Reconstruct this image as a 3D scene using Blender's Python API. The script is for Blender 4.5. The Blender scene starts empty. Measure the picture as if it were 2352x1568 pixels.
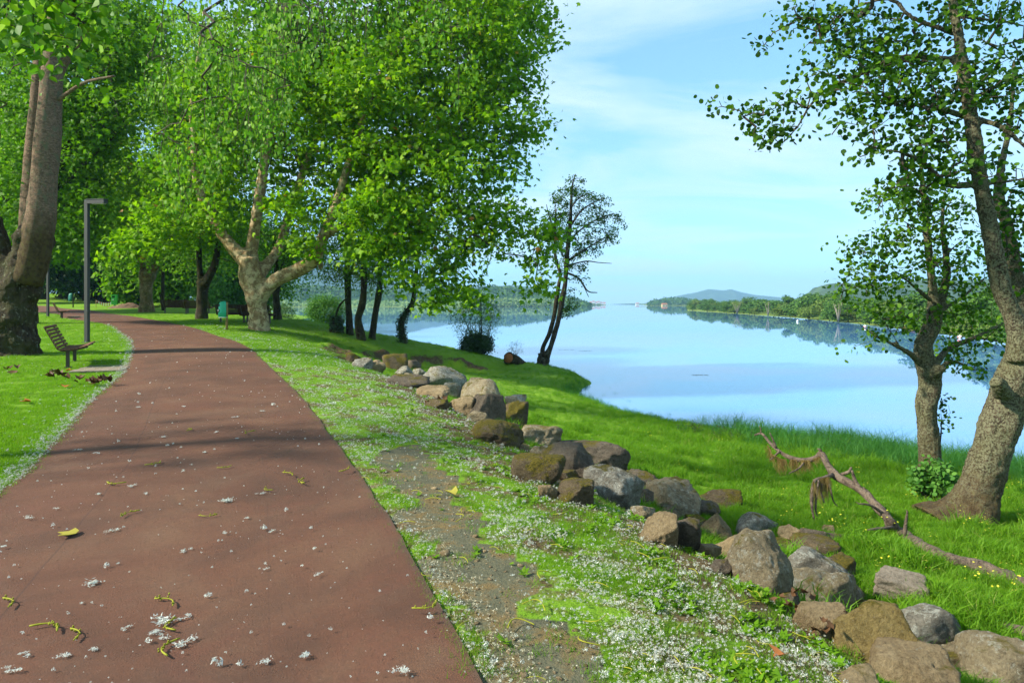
import bpy, bmesh, math
import numpy as np
from mathutils import Vector, Matrix

# ------------------------------------------------------------------ camera, sky, sun, exposure
scene = bpy.context.scene
C = scene.collection
F, CX, HY, EYE = 1568.0, 1176.0, 697.0, 1.65      # focal length and horizon measured on a 2352 x 1568 view

cam_data = bpy.data.cameras.new('camera')
cam = bpy.data.objects.new('camera', cam_data)
C.objects.link(cam)
cam.location = (0, 0, EYE)
cam.rotation_euler = (math.radians(90), 0, 0)
cam_data.sensor_width = 36.0
cam_data.lens = 24.0
cam_data.shift_y = -(784.0 - HY) / 2352.0
cam_data.clip_start = 0.05
cam_data.clip_end = 20000.0
scene.camera = cam

SUN_EL, SUN_AZ = math.radians(36.0), math.radians(-105.0)      # azimuth from +Y, clockwise positive: left and a little behind
SUN_STRENGTH, SKY_STRENGTH, EXPOSURE = 4.8, 0.092, 1.2
HAZE_DENSITY = 1.7e-4
to_sun = Vector((math.sin(SUN_AZ) * math.cos(SUN_EL), math.cos(SUN_AZ) * math.cos(SUN_EL), math.sin(SUN_EL)))

world = bpy.data.worlds.new('World')
scene.world = world
world.use_nodes = True


def build_sky():
    nt = world.node_tree
    nt.nodes.clear()
    n, l = nt.nodes, nt.links
    out = n.new('ShaderNodeOutputWorld')
    bg = n.new('ShaderNodeBackground')
    bg.inputs['Strength'].default_value = SKY_STRENGTH
    sky = n.new('ShaderNodeTexSky')
    sky.sky_type = 'NISHITA'
    sky.sun_disc = False
    sky.sun_elevation = SUN_EL
    sky.sun_rotation = SUN_AZ
    sky.air_density, sky.dust_density, sky.ozone_density = 1.0, 0.3, 1.0
    tint = n.new('ShaderNodeMix'); tint.data_type = 'RGBA'; tint.blend_type = 'MULTIPLY'
    tint.inputs[0].default_value = 1.0
    tint.inputs[7].default_value = (1.22, 1.94, 2.30, 1)
    gm = n.new('ShaderNodeGamma'); gm.inputs[1].default_value = 0.6
    l.new(sky.outputs[0], gm.inputs[0]); l.new(gm.outputs[0], tint.inputs[6])
    # thin cirrus: noise on the direction flattened towards the horizon
    geo = n.new('ShaderNodeTexCoord')
    sep = n.new('ShaderNodeSeparateXYZ'); l.new(geo.outputs['Generated'], sep.inputs[0])
    mx = n.new('ShaderNodeMath'); mx.operation = 'MAXIMUM'; mx.inputs[1].default_value = 0.0
    l.new(sep.outputs[2], mx.inputs[0])
    ad = n.new('ShaderNodeMath'); ad.operation = 'ADD'; ad.inputs[1].default_value = 0.16
    l.new(mx.outputs[0], ad.inputs[0])
    dx = n.new('ShaderNodeMath'); dx.operation = 'DIVIDE'; l.new(sep.outputs[0], dx.inputs[0]); l.new(ad.outputs[0], dx.inputs[1])
    dy = n.new('ShaderNodeMath'); dy.operation = 'DIVIDE'; l.new(sep.outputs[1], dy.inputs[0]); l.new(ad.outputs[0], dy.inputs[1])
    cmb = n.new('ShaderNodeCombineXYZ'); l.new(dx.outputs[0], cmb.inputs[0]); l.new(dy.outputs[0], cmb.inputs[1])
    mp = n.new('ShaderNodeMapping'); mp.inputs['Scale'].default_value = (0.75, 1.5, 1); mp.inputs['Rotation'].default_value = (0, 0, 0.35)
    mp.inputs['Location'].default_value = (2.3, 0.4, 0)
    l.new(cmb.outputs[0], mp.inputs[0])
    ns = n.new('ShaderNodeTexNoise'); ns.inputs['Scale'].default_value = 1.15; ns.inputs['Detail'].default_value = 9
    ns.inputs['Roughness'].default_value = 0.58; ns.inputs['Distortion'].default_value = 0.7
    l.new(mp.outputs[0], ns.inputs['Vector'])
    rp = n.new('ShaderNodeValToRGB')
    rp.color_ramp.elements[0].position = 0.38; rp.color_ramp.elements[0].color = (0, 0, 0, 1)
    rp.color_ramp.elements[1].position = 0.66; rp.color_ramp.elements[1].color = (0.85, 0.85, 0.85, 1)
    l.new(ns.outputs['Fac'], rp.inputs[0])
    mix = n.new('ShaderNodeMix'); mix.data_type = 'RGBA'
    l.new(rp.outputs[0], mix.inputs[0]); l.new(tint.outputs[2], mix.inputs[6])
    mix.inputs[7].default_value = (4.3, 5.3, 6.0, 1)
    l.new(mix.outputs[2], bg.inputs['Color'])
    l.new(bg.outputs[0], out.inputs['Surface'])


build_sky()
sun_data = bpy.data.lights.new('sun', 'SUN')
sun_data.energy = SUN_STRENGTH
sun_data.angle = math.radians(3.0)
sun_data.color = (1.0, 0.93, 0.80)
sun = bpy.data.objects.new('sun', sun_data)
C.objects.link(sun)
sun.rotation_euler = to_sun.to_track_quat('Z', 'Y').to_euler()
sun.location = (-30, -10, 40)

scene.view_settings.view_transform = 'Standard'
scene.view_settings.look = 'None'
scene.view_settings.gamma = 1.0
scene.view_settings.use_curve_mapping = False
scene.view_settings.exposure = EXPOSURE
scene.render.engine = 'CYCLES'
cy = scene.cycles
cy.use_adaptive_sampling = True
cy.adaptive_threshold = 0.01
cy.adaptive_min_samples = 24
cy.use_denoising = True
cy.denoising_prefilter = 'FAST'
cy.max_bounces = 8
cy.diffuse_bounces = 3
cy.glossy_bounces = 3
cy.transmission_bounces = 6
cy.transparent_max_bounces = 8
cy.volume_bounces = 0
cy.caustics_reflective = False
cy.caustics_refractive = False
cy.sample_clamp_indirect = 4.0
cy.time_limit = 1000.0

# ------------------------------------------------------------------ helpers
rng = np.random.default_rng(11)


def W(px, py, Y):
    """World point seen at (px, py) of the 2352 x 1568 view at distance Y in front of the camera."""
    return np.array([(px - CX) / F * Y, Y, EYE - (py - HY) / F * Y])


def tag(o, label=None, cat=None, group=None, kind=None):
    if label: o['label'] = label
    if cat: o['category'] = cat
    if group: o['group'] = group
    if kind: o['kind'] = kind
    return o


def thing(name, label, cat, loc=(0, 0, 0), rz=0.0, group=None):
    o = bpy.data.objects.new(name, None)
    o.empty_display_size = 0.2
    C.objects.link(o)
    o.location = loc
    o.rotation_euler = (0, 0, rz)
    return tag(o, label, cat, group)


def mesh_data(name, V, faces, mats=(), smooth=True, midx=None):
    """faces: list of index arrays (n,3) or (n,4)."""
    if isinstance(faces, np.ndarray): faces = [faces]
    faces = [np.asarray(f, dtype=np.int32) for f in faces if len(f)]
    V = np.asarray(V, dtype=np.float32)
    me = bpy.data.meshes.new(name)
    me.vertices.add(len(V))
    me.vertices.foreach_set('co', V.ravel())
    if faces:
        loops = np.concatenate([f.ravel() for f in faces])
        tot = np.concatenate([np.full(len(f), f.shape[1], np.int32) for f in faces])
        start = np.concatenate([[0], np.cumsum(tot)[:-1]]).astype(np.int32)
        me.loops.add(len(loops))
        me.loops.foreach_set('vertex_index', loops)
        me.polygons.add(len(tot))
        me.polygons.foreach_set('loop_start', start)
        me.polygons.foreach_set('loop_total', tot)
        me.polygons.foreach_set('use_smooth', np.full(len(tot), smooth, dtype=bool))
        if midx is not None:
            me.polygons.foreach_set('material_index', np.asarray(midx, dtype=np.int32))
    for m in mats:
        me.materials.append(m)
    me.update(calc_edges=True)
    return me


def link(name, me, parent=None, kind=None):
    o = bpy.data.objects.new(name, me)
    C.objects.link(o)
    if parent is not None: o.parent = parent
    if kind: o['kind'] = kind
    return o


def obj(name, V, faces, mat, parent=None, smooth=True, kind=None, world=True, midx=None):
    V = np.asarray(V, dtype=np.float64)
    if parent is not None and world:
        V = V - np.array(parent.location)
    mats = mat if isinstance(mat, (list, tuple)) else [mat]
    return link(name, mesh_data(name, V, faces, mats, smooth, midx), parent, kind)


def free(name, V, faces, mat, label, cat, group=None, smooth=True, kind=None):
    """A thing that is one mesh, its origin at the middle of its base."""
    V = np.asarray(V, dtype=np.float64)
    loc = np.array([(V[:, 0].min() + V[:, 0].max()) / 2, (V[:, 1].min() + V[:, 1].max()) / 2, V[:, 2].min()])
    o = obj(name, V - loc, faces, mat, None, smooth, kind)
    o.location = loc
    return tag(o, label, cat, group)


class MB:
    """Collects shapes into one mesh."""
    def __init__(self): self.V, self.T, self.Q, self.n = [], [], [], 0
    def add(self, V, T=None, Q=None):
        V = np.asarray(V, float).reshape(-1, 3)
        if T is not None and len(T): self.T.append(np.asarray(T) + self.n)
        if Q is not None and len(Q): self.Q.append(np.asarray(Q) + self.n)
        self.V.append(V); self.n += len(V)
    def box(self, c, s, R=None):
        c, s = np.array(c, float), np.array(s, float) / 2
        v = np.array([[x, y, z] for z in (-1, 1) for y in (-1, 1) for x in (-1, 1)]) * s
        if R is not None: v = v @ np.array(R).T
        self.add(v + c, Q=[[0, 2, 3, 1], [4, 5, 7, 6], [0, 1, 5, 4], [2, 6, 7, 3], [0, 4, 6, 2], [1, 3, 7, 5]])
    def tube(self, P, r, n=8, rough=0.0, seed=0, cap=True):
        V, Q, T = tube(P, r, n, rough, seed, cap); self.add(V, T, Q)
    def out(self):
        V = np.concatenate(self.V) if self.V else np.zeros((0, 3))
        fs = []
        if self.T: fs.append(np.concatenate(self.T))
        if self.Q: fs.append(np.concatenate(self.Q))
        return V, fs


def tube(P, r, n=8, rough=0.0, seed=0, cap=True):
    P = np.asarray(P, float); m = len(P)
    r = np.broadcast_to(np.asarray(r, float), (m,))
    D = np.gradient(P, axis=0); D /= np.linalg.norm(D, axis=1)[:, None] + 1e-9
    a = np.array([0.31, 0.95, 0.05]) if abs(D[0, 2]) > 0.6 else np.array([0.05, 0.1, 1.0])
    U = np.cross(D, a); U /= np.linalg.norm(U, axis=1)[:, None] + 1e-9
    Vv = np.cross(D, U)
    t = np.arange(n) * 2 * math.pi / n
    R = np.repeat(r[:, None], n, 1)
    if rough:
        g = np.random.default_rng(seed)
        ph = g.uniform(0, 6.28, 6)
        k = np.linspace(0, m * 0.45, m)[:, None]
        R = R * (1 + rough * (0.5 * np.sin(2 * t + ph[0] + 0.7 * k) + 0.4 * np.sin(3 * t + ph[1] - 0.9 * k) + 0.35 * np.sin(5 * t + ph[2] + 0.6 * k)
                              + 0.4 * np.sin(1.7 * k + ph[3]) + g.normal(0, 0.22, (m, n))))
    V = P[:, None] + R[..., None] * (np.cos(t)[None, :, None] * U[:, None] + np.sin(t)[None, :, None] * Vv[:, None])
    V = V.reshape(-1, 3)
    i = np.arange(m - 1)[:, None] * n; j = np.arange(n)[None]; j2 = (j + 1) % n
    Q = np.stack([i + j, i + j2, i + n + j2, i + n + j], -1).reshape(-1, 4)
    T = []
    if cap:
        V = np.concatenate([V, P[:1], P[-1:]])
        a0, b0 = m * n, m * n + 1
        T = [[a0, k2, k] for k, k2 in zip(range(n), list(range(1, n)) + [0])]
        o = (m - 1) * n
        T += [[b0, o + k, o + k2] for k, k2 in zip(range(n), list(range(1, n)) + [0])]
    return V, Q, np.array(T)


def smooth_path(P, n):
    """Catmull-Rom resampling of points (any dimension)."""
    P = np.asarray(P, float)
    if len(P) < 3:
        t = np.linspace(0, 1, n)[:, None]; return P[0] * (1 - t) + P[-1] * t
    Q = np.vstack([2 * P[0] - P[1], P, 2 * P[-1] - P[-2]])
    s = np.concatenate([[0], np.cumsum(np.linalg.norm(np.diff(P[:, :min(3, P.shape[1])], axis=0), axis=1))]); s /= s[-1]
    out = []
    for u in np.linspace(0, 1, n):
        k = min(np.searchsorted(s, u, 'right') - 1, len(P) - 2)
        f = (u - s[k]) / max(s[k + 1] - s[k], 1e-9)
        p0, p1, p2, p3 = Q[k], Q[k + 1], Q[k + 2], Q[k + 3]
        out.append(0.5 * (2 * p1 + (p2 - p0) * f + (2 * p0 - 5 * p1 + 4 * p2 - p3) * f * f + (3 * p1 - p0 - 3 * p2 + p3) * f ** 3))
    return np.array(out)


def wob(x, y, seed, scale=1.0, oct=3):
    """Cheap smooth 2D noise in about -1..1."""
    g = np.random.default_rng(seed)
    v = np.zeros(np.broadcast(x, y).shape); amp, tot = 1.0, 0.0
    for o in range(oct):
        for k in range(4):
            a, p = g.uniform(0, 6.28, 2); f = 2 * math.pi / scale * 2 ** o * g.uniform(0.6, 1.3)
            v = v + amp * np.sin(f * (np.cos(a) * x + np.sin(a) * y) + p); tot += amp * 0.55
        amp *= 0.55
    return v / tot


def inside(poly, x, y):
    poly = np.asarray(poly); r = np.zeros(np.shape(x), bool)
    x0, y0 = poly[-1]
    for x1, y1 in poly:
        c = ((y1 > y) != (y0 > y))
        with np.errstate(divide='ignore', invalid='ignore'):
            xi = (x0 - x1) * (y - y1) / ((y0 - y1) if y0 != y1 else 1e-12) + x1
        r ^= c & (x < xi)
        x0, y0 = x1, y1
    return r


def dist_line(L, x, y):
    """Distance of points to polyline L, and the signed side (positive: right of the walking direction)."""
    L = np.asarray(L, float)
    best = np.full(np.shape(x), 1e9); side = np.zeros(np.shape(x))
    for (ax, ay), (bx, by) in zip(L[:-1], L[1:]):
        dx, dy = bx - ax, by - ay
        t = np.clip(((x - ax) * dx + (y - ay) * dy) / (dx * dx + dy * dy + 1e-12), 0, 1)
        ex, ey = x - ax - t * dx, y - ay - t * dy
        d = np.hypot(ex, ey); m = d < best
        best = np.where(m, d, best); side = np.where(m, np.sign(ex * dy - ey * dx), side)
    return best, side


# ------------------------------------------------------------------ materials
def new_mat(name):
    m = bpy.data.materials.new(name); m.use_nodes = True
    nt = m.node_tree; nt.nodes.clear()
    return m, nt, nt.nodes, nt.links


def nd(nt, t, **kw):
    n = nt.nodes.new(t)
    for k, v in kw.items():
        if k.startswith('i_'): n.inputs[k[2:].replace('_', ' ')].default_value = v
        else: setattr(n, k, v)
    return n


def ramp(nt, src, stops):
    r = nt.nodes.new('ShaderNodeValToRGB'); cr = r.color_ramp
    while len(cr.elements) < len(stops): cr.elements.new(0.5)
    for e, (p, c) in zip(cr.elements, stops):
        e.position = p; e.color = (*c, 1) if len(c) == 3 else c
    nt.links.new(src, r.inputs[0]); return r.outputs[0]


def mixc(nt, fac, a, b, mode='MIX'):
    m = nt.nodes.new('ShaderNodeMix'); m.data_type = 'RGBA'; m.blend_type = mode
    for s, v in ((0, fac), (6, a), (7, b)):
        if isinstance(v, (int, float)): m.inputs[s].default_value = v
        elif isinstance(v, tuple): m.inputs[s].default_value = (*v, 1) if len(v) == 3 else v
        else: nt.links.new(v, m.inputs[s])
    return m.outputs[2]


def math_n(nt, op, a, b=None, clamp=False):
    m = nt.nodes.new('ShaderNodeMath'); m.operation = op; m.use_clamp = clamp
    for i, v in enumerate((a, b)):
        if v is None: continue
        if isinstance(v, (int, float)): m.inputs[i].default_value = v
        else: nt.links.new(v, m.inputs[i])
    return m.outputs[0]


def noise_n(nt, vec, scale, detail=4, rough=0.55, dist=0.0):
    n = nd(nt, 'ShaderNodeTexNoise'); n.inputs['Scale'].default_value = scale; n.inputs['Detail'].default_value = detail
    n.inputs['Roughness'].default_value = rough; n.inputs['Distortion'].default_value = dist
    if vec is not None: nt.links.new(vec, n.inputs['Vector'])
    return n.outputs['Fac']


def finish(nt, color, rough=0.9, bump=None, bstr=0.3, bdist=0.02, spec=0.25, metal=0.0):
    p = nd(nt, 'ShaderNodeBsdfPrincipled'); o = nd(nt, 'ShaderNodeOutputMaterial')
    if isinstance(color, tuple): p.inputs['Base Color'].default_value = (*color, 1)
    else: nt.links.new(color, p.inputs['Base Color'])
    if isinstance(rough, (int, float)): p.inputs['Roughness'].default_value = rough
    else: nt.links.new(rough, p.inputs['Roughness'])
    p.inputs['Specular IOR Level'].default_value = spec; p.inputs['Metallic'].default_value = metal
    if bump is not None:
        b = nd(nt, 'ShaderNodeBump'); b.inputs['Strength'].default_value = bstr; b.inputs['Distance'].default_value = bdist
        nt.links.new(bump, b.inputs['Height']); nt.links.new(b.outputs[0], p.inputs['Normal'])
    nt.links.new(p.outputs[0], o.inputs[0]); return p


def objvec(nt): return nd(nt, 'ShaderNodeTexCoord').outputs['Object']
def posvec(nt): return nd(nt, 'ShaderNodeNewGeometry').outputs['Position']


def leaf_mat(name, stops, trans=0.45, tcol=(1.15, 1.25, 0.5), gloss=0.15, per_object=False, rough=0.55, drift=0.6, dcol=(0.62, 0.74, 0.6)):
    m, nt, n, l = new_mat(name)
    g = nd(nt, 'ShaderNodeNewGeometry')
    r = g.outputs['Random Per Island']
    if per_object:
        oi = nd(nt, 'ShaderNodeObjectInfo')
        r = math_n(nt, 'FRACT', math_n(nt, 'ADD', math_n(nt, 'MULTIPLY', r, 0.45), math_n(nt, 'MULTIPLY', oi.outputs['Random'], 0.55)))
    c = ramp(nt, r, stops)
    # large-scale drift so that whole sprays differ
    c = mixc(nt, math_n(nt, 'MULTIPLY', noise_n(nt, g.outputs['Position'], drift, 4, 0.65), 0.9), c, mixc(nt, 1.0, c, dcol, 'MULTIPLY'))
    p = nd(nt, 'ShaderNodeBsdfPrincipled'); p.inputs['Roughness'].default_value = rough; p.inputs['Specular IOR Level'].default_value = gloss
    l.new(c, p.inputs['Base Color'])
    t = nd(nt, 'ShaderNodeBsdfTranslucent'); l.new(mixc(nt, 1.0, c, tcol, 'MULTIPLY'), t.inputs['Color'])
    mx = nd(nt, 'ShaderNodeMixShader'); mx.inputs[0].default_value = trans
    l.new(p.outputs[0], mx.inputs[1]); l.new(t.outputs[0], mx.inputs[2])
    o = nd(nt, 'ShaderNodeOutputMaterial'); l.new(mx.outputs[0], o.inputs[0])
    return m


def bark_mat(name, c1, c2, patch=None, patch_amt=0.5, scale=6.0, stretch=0.3, bstr=0.6, moss=0.0, patch_scale=5.0, bdist=0.04, foot=None, crack=0.75):
    m, nt, n, l = new_mat(name)
    v = objvec(nt)
    mp = nd(nt, 'ShaderNodeMapping'); mp.inputs['Scale'].default_value = (1, 1, stretch); l.new(v, mp.inputs[0])
    f = noise_n(nt, mp.outputs[0], scale, 8, 0.65, 0.4)
    c = ramp(nt, f, [(0.36, c1), (0.62, c2)])
    cr = noise_n(nt, mp.outputs[0], scale * 2.2, 6, 0.75, 0.8)
    c = mixc(nt, math_n(nt, 'MULTIPLY', ramp(nt, cr, [(0.36, (1, 1, 1)), (0.47, (0, 0, 0))]), crack), c, tuple(x * 0.35 for x in c1))
    if patch is not None:
        pf = noise_n(nt, v, patch_scale, 6, 0.68, 0.5)
        k = ramp(nt, pf, [(0.62 - patch_amt * 0.25, (0, 0, 0)), (0.66 - patch_amt * 0.25, (1, 1, 1))])
        c = mixc(nt, k, c, patch)
    if moss:
        g = nd(nt, 'ShaderNodeNewGeometry'); s = nd(nt, 'ShaderNodeSeparateXYZ'); l.new(g.outputs['Position'], s.inputs[0])
        mf = math_n(nt, 'MULTIPLY', ramp(nt, noise_n(nt, v, 2.5, 4), [(0.42, (0, 0, 0)), (0.6, (1, 1, 1))]), moss)
        c = mixc(nt, mf, c, (0.06, 0.075, 0.015))
    if foot is not None:
        g2 = nd(nt, 'ShaderNodeNewGeometry'); s2 = nd(nt, 'ShaderNodeSeparateXYZ'); l.new(g2.outputs['Position'], s2.inputs[0])
        hgt = math_n(nt, 'ADD', math_n(nt, 'SUBTRACT', s2.outputs[2], foot), math_n(nt, 'MULTIPLY', math_n(nt, 'SUBTRACT', noise_n(nt, v, 4.0, 7, 0.75), 0.5), 2.2))
        c = mixc(nt, ramp(nt, hgt, [(0.0, (1, 1, 1)), (0.9, (0, 0, 0))]), c, ramp(nt, noise_n(nt, v, 9, 6, 0.7), [(0.35, (0.035, 0.024, 0.012)), (0.55, (0.085, 0.06, 0.028)), (0.7, (0.075, 0.075, 0.016))]))
    fine = math_n(nt, 'ADD', f, math_n(nt, 'MULTIPLY', noise_n(nt, mp.outputs[0], scale * 5, 5, 0.7), 0.5))
    finish(nt, c, 0.92, fine, bstr, bdist, 0.15)
    return m


def plain(name, col, rough=0.7, var=0.12, scale=20.0, spec=0.3, metal=0.0, bump=0.1):
    m, nt, n, l = new_mat(name)
    f = noise_n(nt, objvec(nt), scale, 5)
    c = ramp(nt, f, [(0.3, tuple(x * (1 - var) for x in col)), (0.7, tuple(x * (1 + var) for x in col))])
    finish(nt, c, rough, f, bump, 0.005, spec, metal)
    return m


def ground_mat():
    m, nt, n, l = new_mat('grass_ground')
    v = posvec(nt)
    big, mid, fine = noise_n(nt, v, 0.35, 4), noise_n(nt, v, 2.5, 5), noise_n(nt, v, 45, 4, 0.7)
    g = ramp(nt, big, [(0.3, (0.10, 0.22, 0.008)), (0.7, (0.17, 0.30, 0.014))])
    g = mixc(nt, math_n(nt, 'MULTIPLY', mid, 0.55), g, (0.07, 0.17, 0.008))
    g = mixc(nt, math_n(nt, 'MULTIPLY', fine, 0.5), g, (0.15, 0.25, 0.03))
    soil = ramp(nt, noise_n(nt, v, 9, 7, 0.7), [(0.3, (0.045, 0.030, 0.016)), (0.55, (0.11, 0.078, 0.036)), (0.75, (0.20, 0.155, 0.085))])
    bare = ramp(nt, noise_n(nt, v, 3.5, 8, 0.72, 0.6), [(0.28, (0.060, 0.062, 0.040)), (0.48, (0.105, 0.102, 0.062)), (0.6, (0.15, 0.105, 0.045)), (0.78, (0.12, 0.13, 0.05))])
    a1 = nd(nt, 'ShaderNodeAttribute', attribute_name='soil'); a2 = nd(nt, 'ShaderNodeAttribute', attribute_name='bare')
    k1 = ramp(nt, math_n(nt, 'ADD', a1.outputs['Fac'], math_n(nt, 'MULTIPLY', math_n(nt, 'SUBTRACT', noise_n(nt, v, 7, 6, 0.7), 0.5), 0.9)), [(0.4, (0, 0, 0)), (0.6, (1, 1, 1))])
    k2 = ramp(nt, math_n(nt, 'ADD', a2.outputs['Fac'], math_n(nt, 'MULTIPLY', math_n(nt, 'SUBTRACT', noise_n(nt, v, 6, 6, 0.7), 0.5), 0.5)), [(0.42, (0, 0, 0)), (0.56, (1, 1, 1))])
    c = mixc(nt, k1, g, soil); c = mixc(nt, k2, c, bare)
    h = math_n(nt, 'ADD', math_n(nt, 'MULTIPLY', noise_n(nt, v, 14, 6, 0.7), 0.6), fine)
    finish(nt, c, 0.95, h, 0.6, 0.03, 0.1)
    return m


def path_mat():
    m, nt, n, l = new_mat('red_asphalt')
    v = posvec(nt)
    uv = nd(nt, 'ShaderNodeTexCoord').outputs['UV']
    s = nd(nt, 'ShaderNodeSeparateXYZ'); l.new(uv, s.inputs[0])
    big = noise_n(nt, v, 0.7, 5, 0.6, 0.8); fine = ramp(nt, noise_n(nt, v, 110, 4, 0.8), [(0.35, (0, 0, 0)), (0.65, (1, 1, 1))])
    c = ramp(nt, big, [(0.32, (0.085, 0.038, 0.021)), (0.5, (0.128, 0.054, 0.029)), (0.68, (0.15, 0.074, 0.040))])
    c = mixc(nt, math_n(nt, 'MULTIPLY', ramp(nt, noise_n(nt, v, 2.2, 6, 0.7), [(0.5, (0, 0, 0)), (0.75, (1, 1, 1))]), 0.35), c, (0.155, 0.10, 0.062))
    c = mixc(nt, math_n(nt, 'MULTIPLY', ramp(nt, noise_n(nt, v, 1.3, 4, 0.7, 1.2), [(0.55, (0, 0, 0)), (0.7, (1, 1, 1))]), 0.4), c, (0.155, 0.052, 0.032))
    c = mixc(nt, math_n(nt, 'MULTIPLY', ramp(nt, noise_n(nt, v, 0.45, 7, 0.72, 2.0), [(0.46, (0, 0, 0)), (0.60, (1, 1, 1))]), 0.42), c, (0.070, 0.038, 0.024))
    c = mixc(nt, math_n(nt, 'MULTIPLY', ramp(nt, noise_n(nt, v, 38, 5, 0.8), [(0.42, (0, 0, 0)), (0.66, (1, 1, 1))]), 0.45), c, (0.075, 0.042, 0.028))
    c = mixc(nt, math_n(nt, 'MULTIPLY', ramp(nt, noise_n(nt, v, 60, 4, 0.8), [(0.60, (0, 0, 0)), (0.72, (1, 1, 1))]), 0.4), c, (0.25, 0.16, 0.11))
    # rolled laying joints: two fine dark seams along the path
    for u0, wd, amt in ((0.30, 0.0014, 0.5), (0.72, 0.001, 0.22)):
        d = math_n(nt, 'ABSOLUTE', math_n(nt, 'SUBTRACT', math_n(nt, 'ADD', s.outputs[0], math_n(nt, 'MULTIPLY', math_n(nt, 'SUBTRACT', noise_n(nt, v, 1.6, 4), 0.5), 0.015)), u0))
        k = math_n(nt, 'MULTIPLY', ramp(nt, math_n(nt, 'DIVIDE', d, wd * 2.2), [(0.2, (1, 1, 1)), (1.0, (0, 0, 0))]), amt)
        c = mixc(nt, k, c, (0.055, 0.032, 0.025))
    e = math_n(nt, 'ABSOLUTE', math_n(nt, 'SUBTRACT', s.outputs[0], 0.5))
    e = math_n(nt, 'ADD', e, math_n(nt, 'MULTIPLY', math_n(nt, 'SUBTRACT', noise_n(nt, v, 5, 5), 0.5), 0.04))
    c = mixc(nt, ramp(nt, e, [(0.482, (0, 0, 0)), (0.502, (0.6, 0.6, 0.6))]), c, (0.075, 0.058, 0.04))
    hh = math_n(nt, 'ADD', fine, math_n(nt, 'MULTIPLY', noise_n(nt, v, 30, 4), 0.6))
    finish(nt, c, 0.85, hh, 0.6, 0.008, 0.25)
    return m


def water_mat():
    m, nt, n, l = new_mat('lake_water')
    v = posvec(nt)
    mp = nd(nt, 'ShaderNodeMapping'); mp.inputs['Scale'].default_value = (0.55, 1.2, 1); l.new(v, mp.inputs[0])
    h = math_n(nt, 'ADD', noise_n(nt, mp.outputs[0], 0.35, 3), math_n(nt, 'MULTIPLY', noise_n(nt, mp.outputs[0], 2.2, 2), 0.12))
    b = nd(nt, 'ShaderNodeBump'); b.inputs['Strength'].default_value = 0.02; b.inputs['Distance'].default_value = 0.1; l.new(h, b.inputs['Height'])
    gl = nd(nt, 'ShaderNodeBsdfGlossy'); gl.inputs['Roughness'].default_value = 0.015; gl.inputs['Color'].default_value = (0.97, 0.98, 1.0, 1)
    df = nd(nt, 'ShaderNodeBsdfDiffuse'); df.inputs['Color'].default_value = (0.095, 0.25, 0.50, 1)
    fr = nd(nt, 'ShaderNodeFresnel'); fr.inputs['IOR'].default_value = 2.5
    for x in (gl, fr): l.new(b.outputs[0], x.inputs['Normal'])
    mx = nd(nt, 'ShaderNodeMixShader'); l.new(fr.outputs[0], mx.inputs[0]); l.new(df.outputs[0], mx.inputs[1]); l.new(gl.outputs[0], mx.inputs[2])
    o = nd(nt, 'ShaderNodeOutputMaterial'); l.new(mx.outputs[0], o.inputs[0])
    return m


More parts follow.
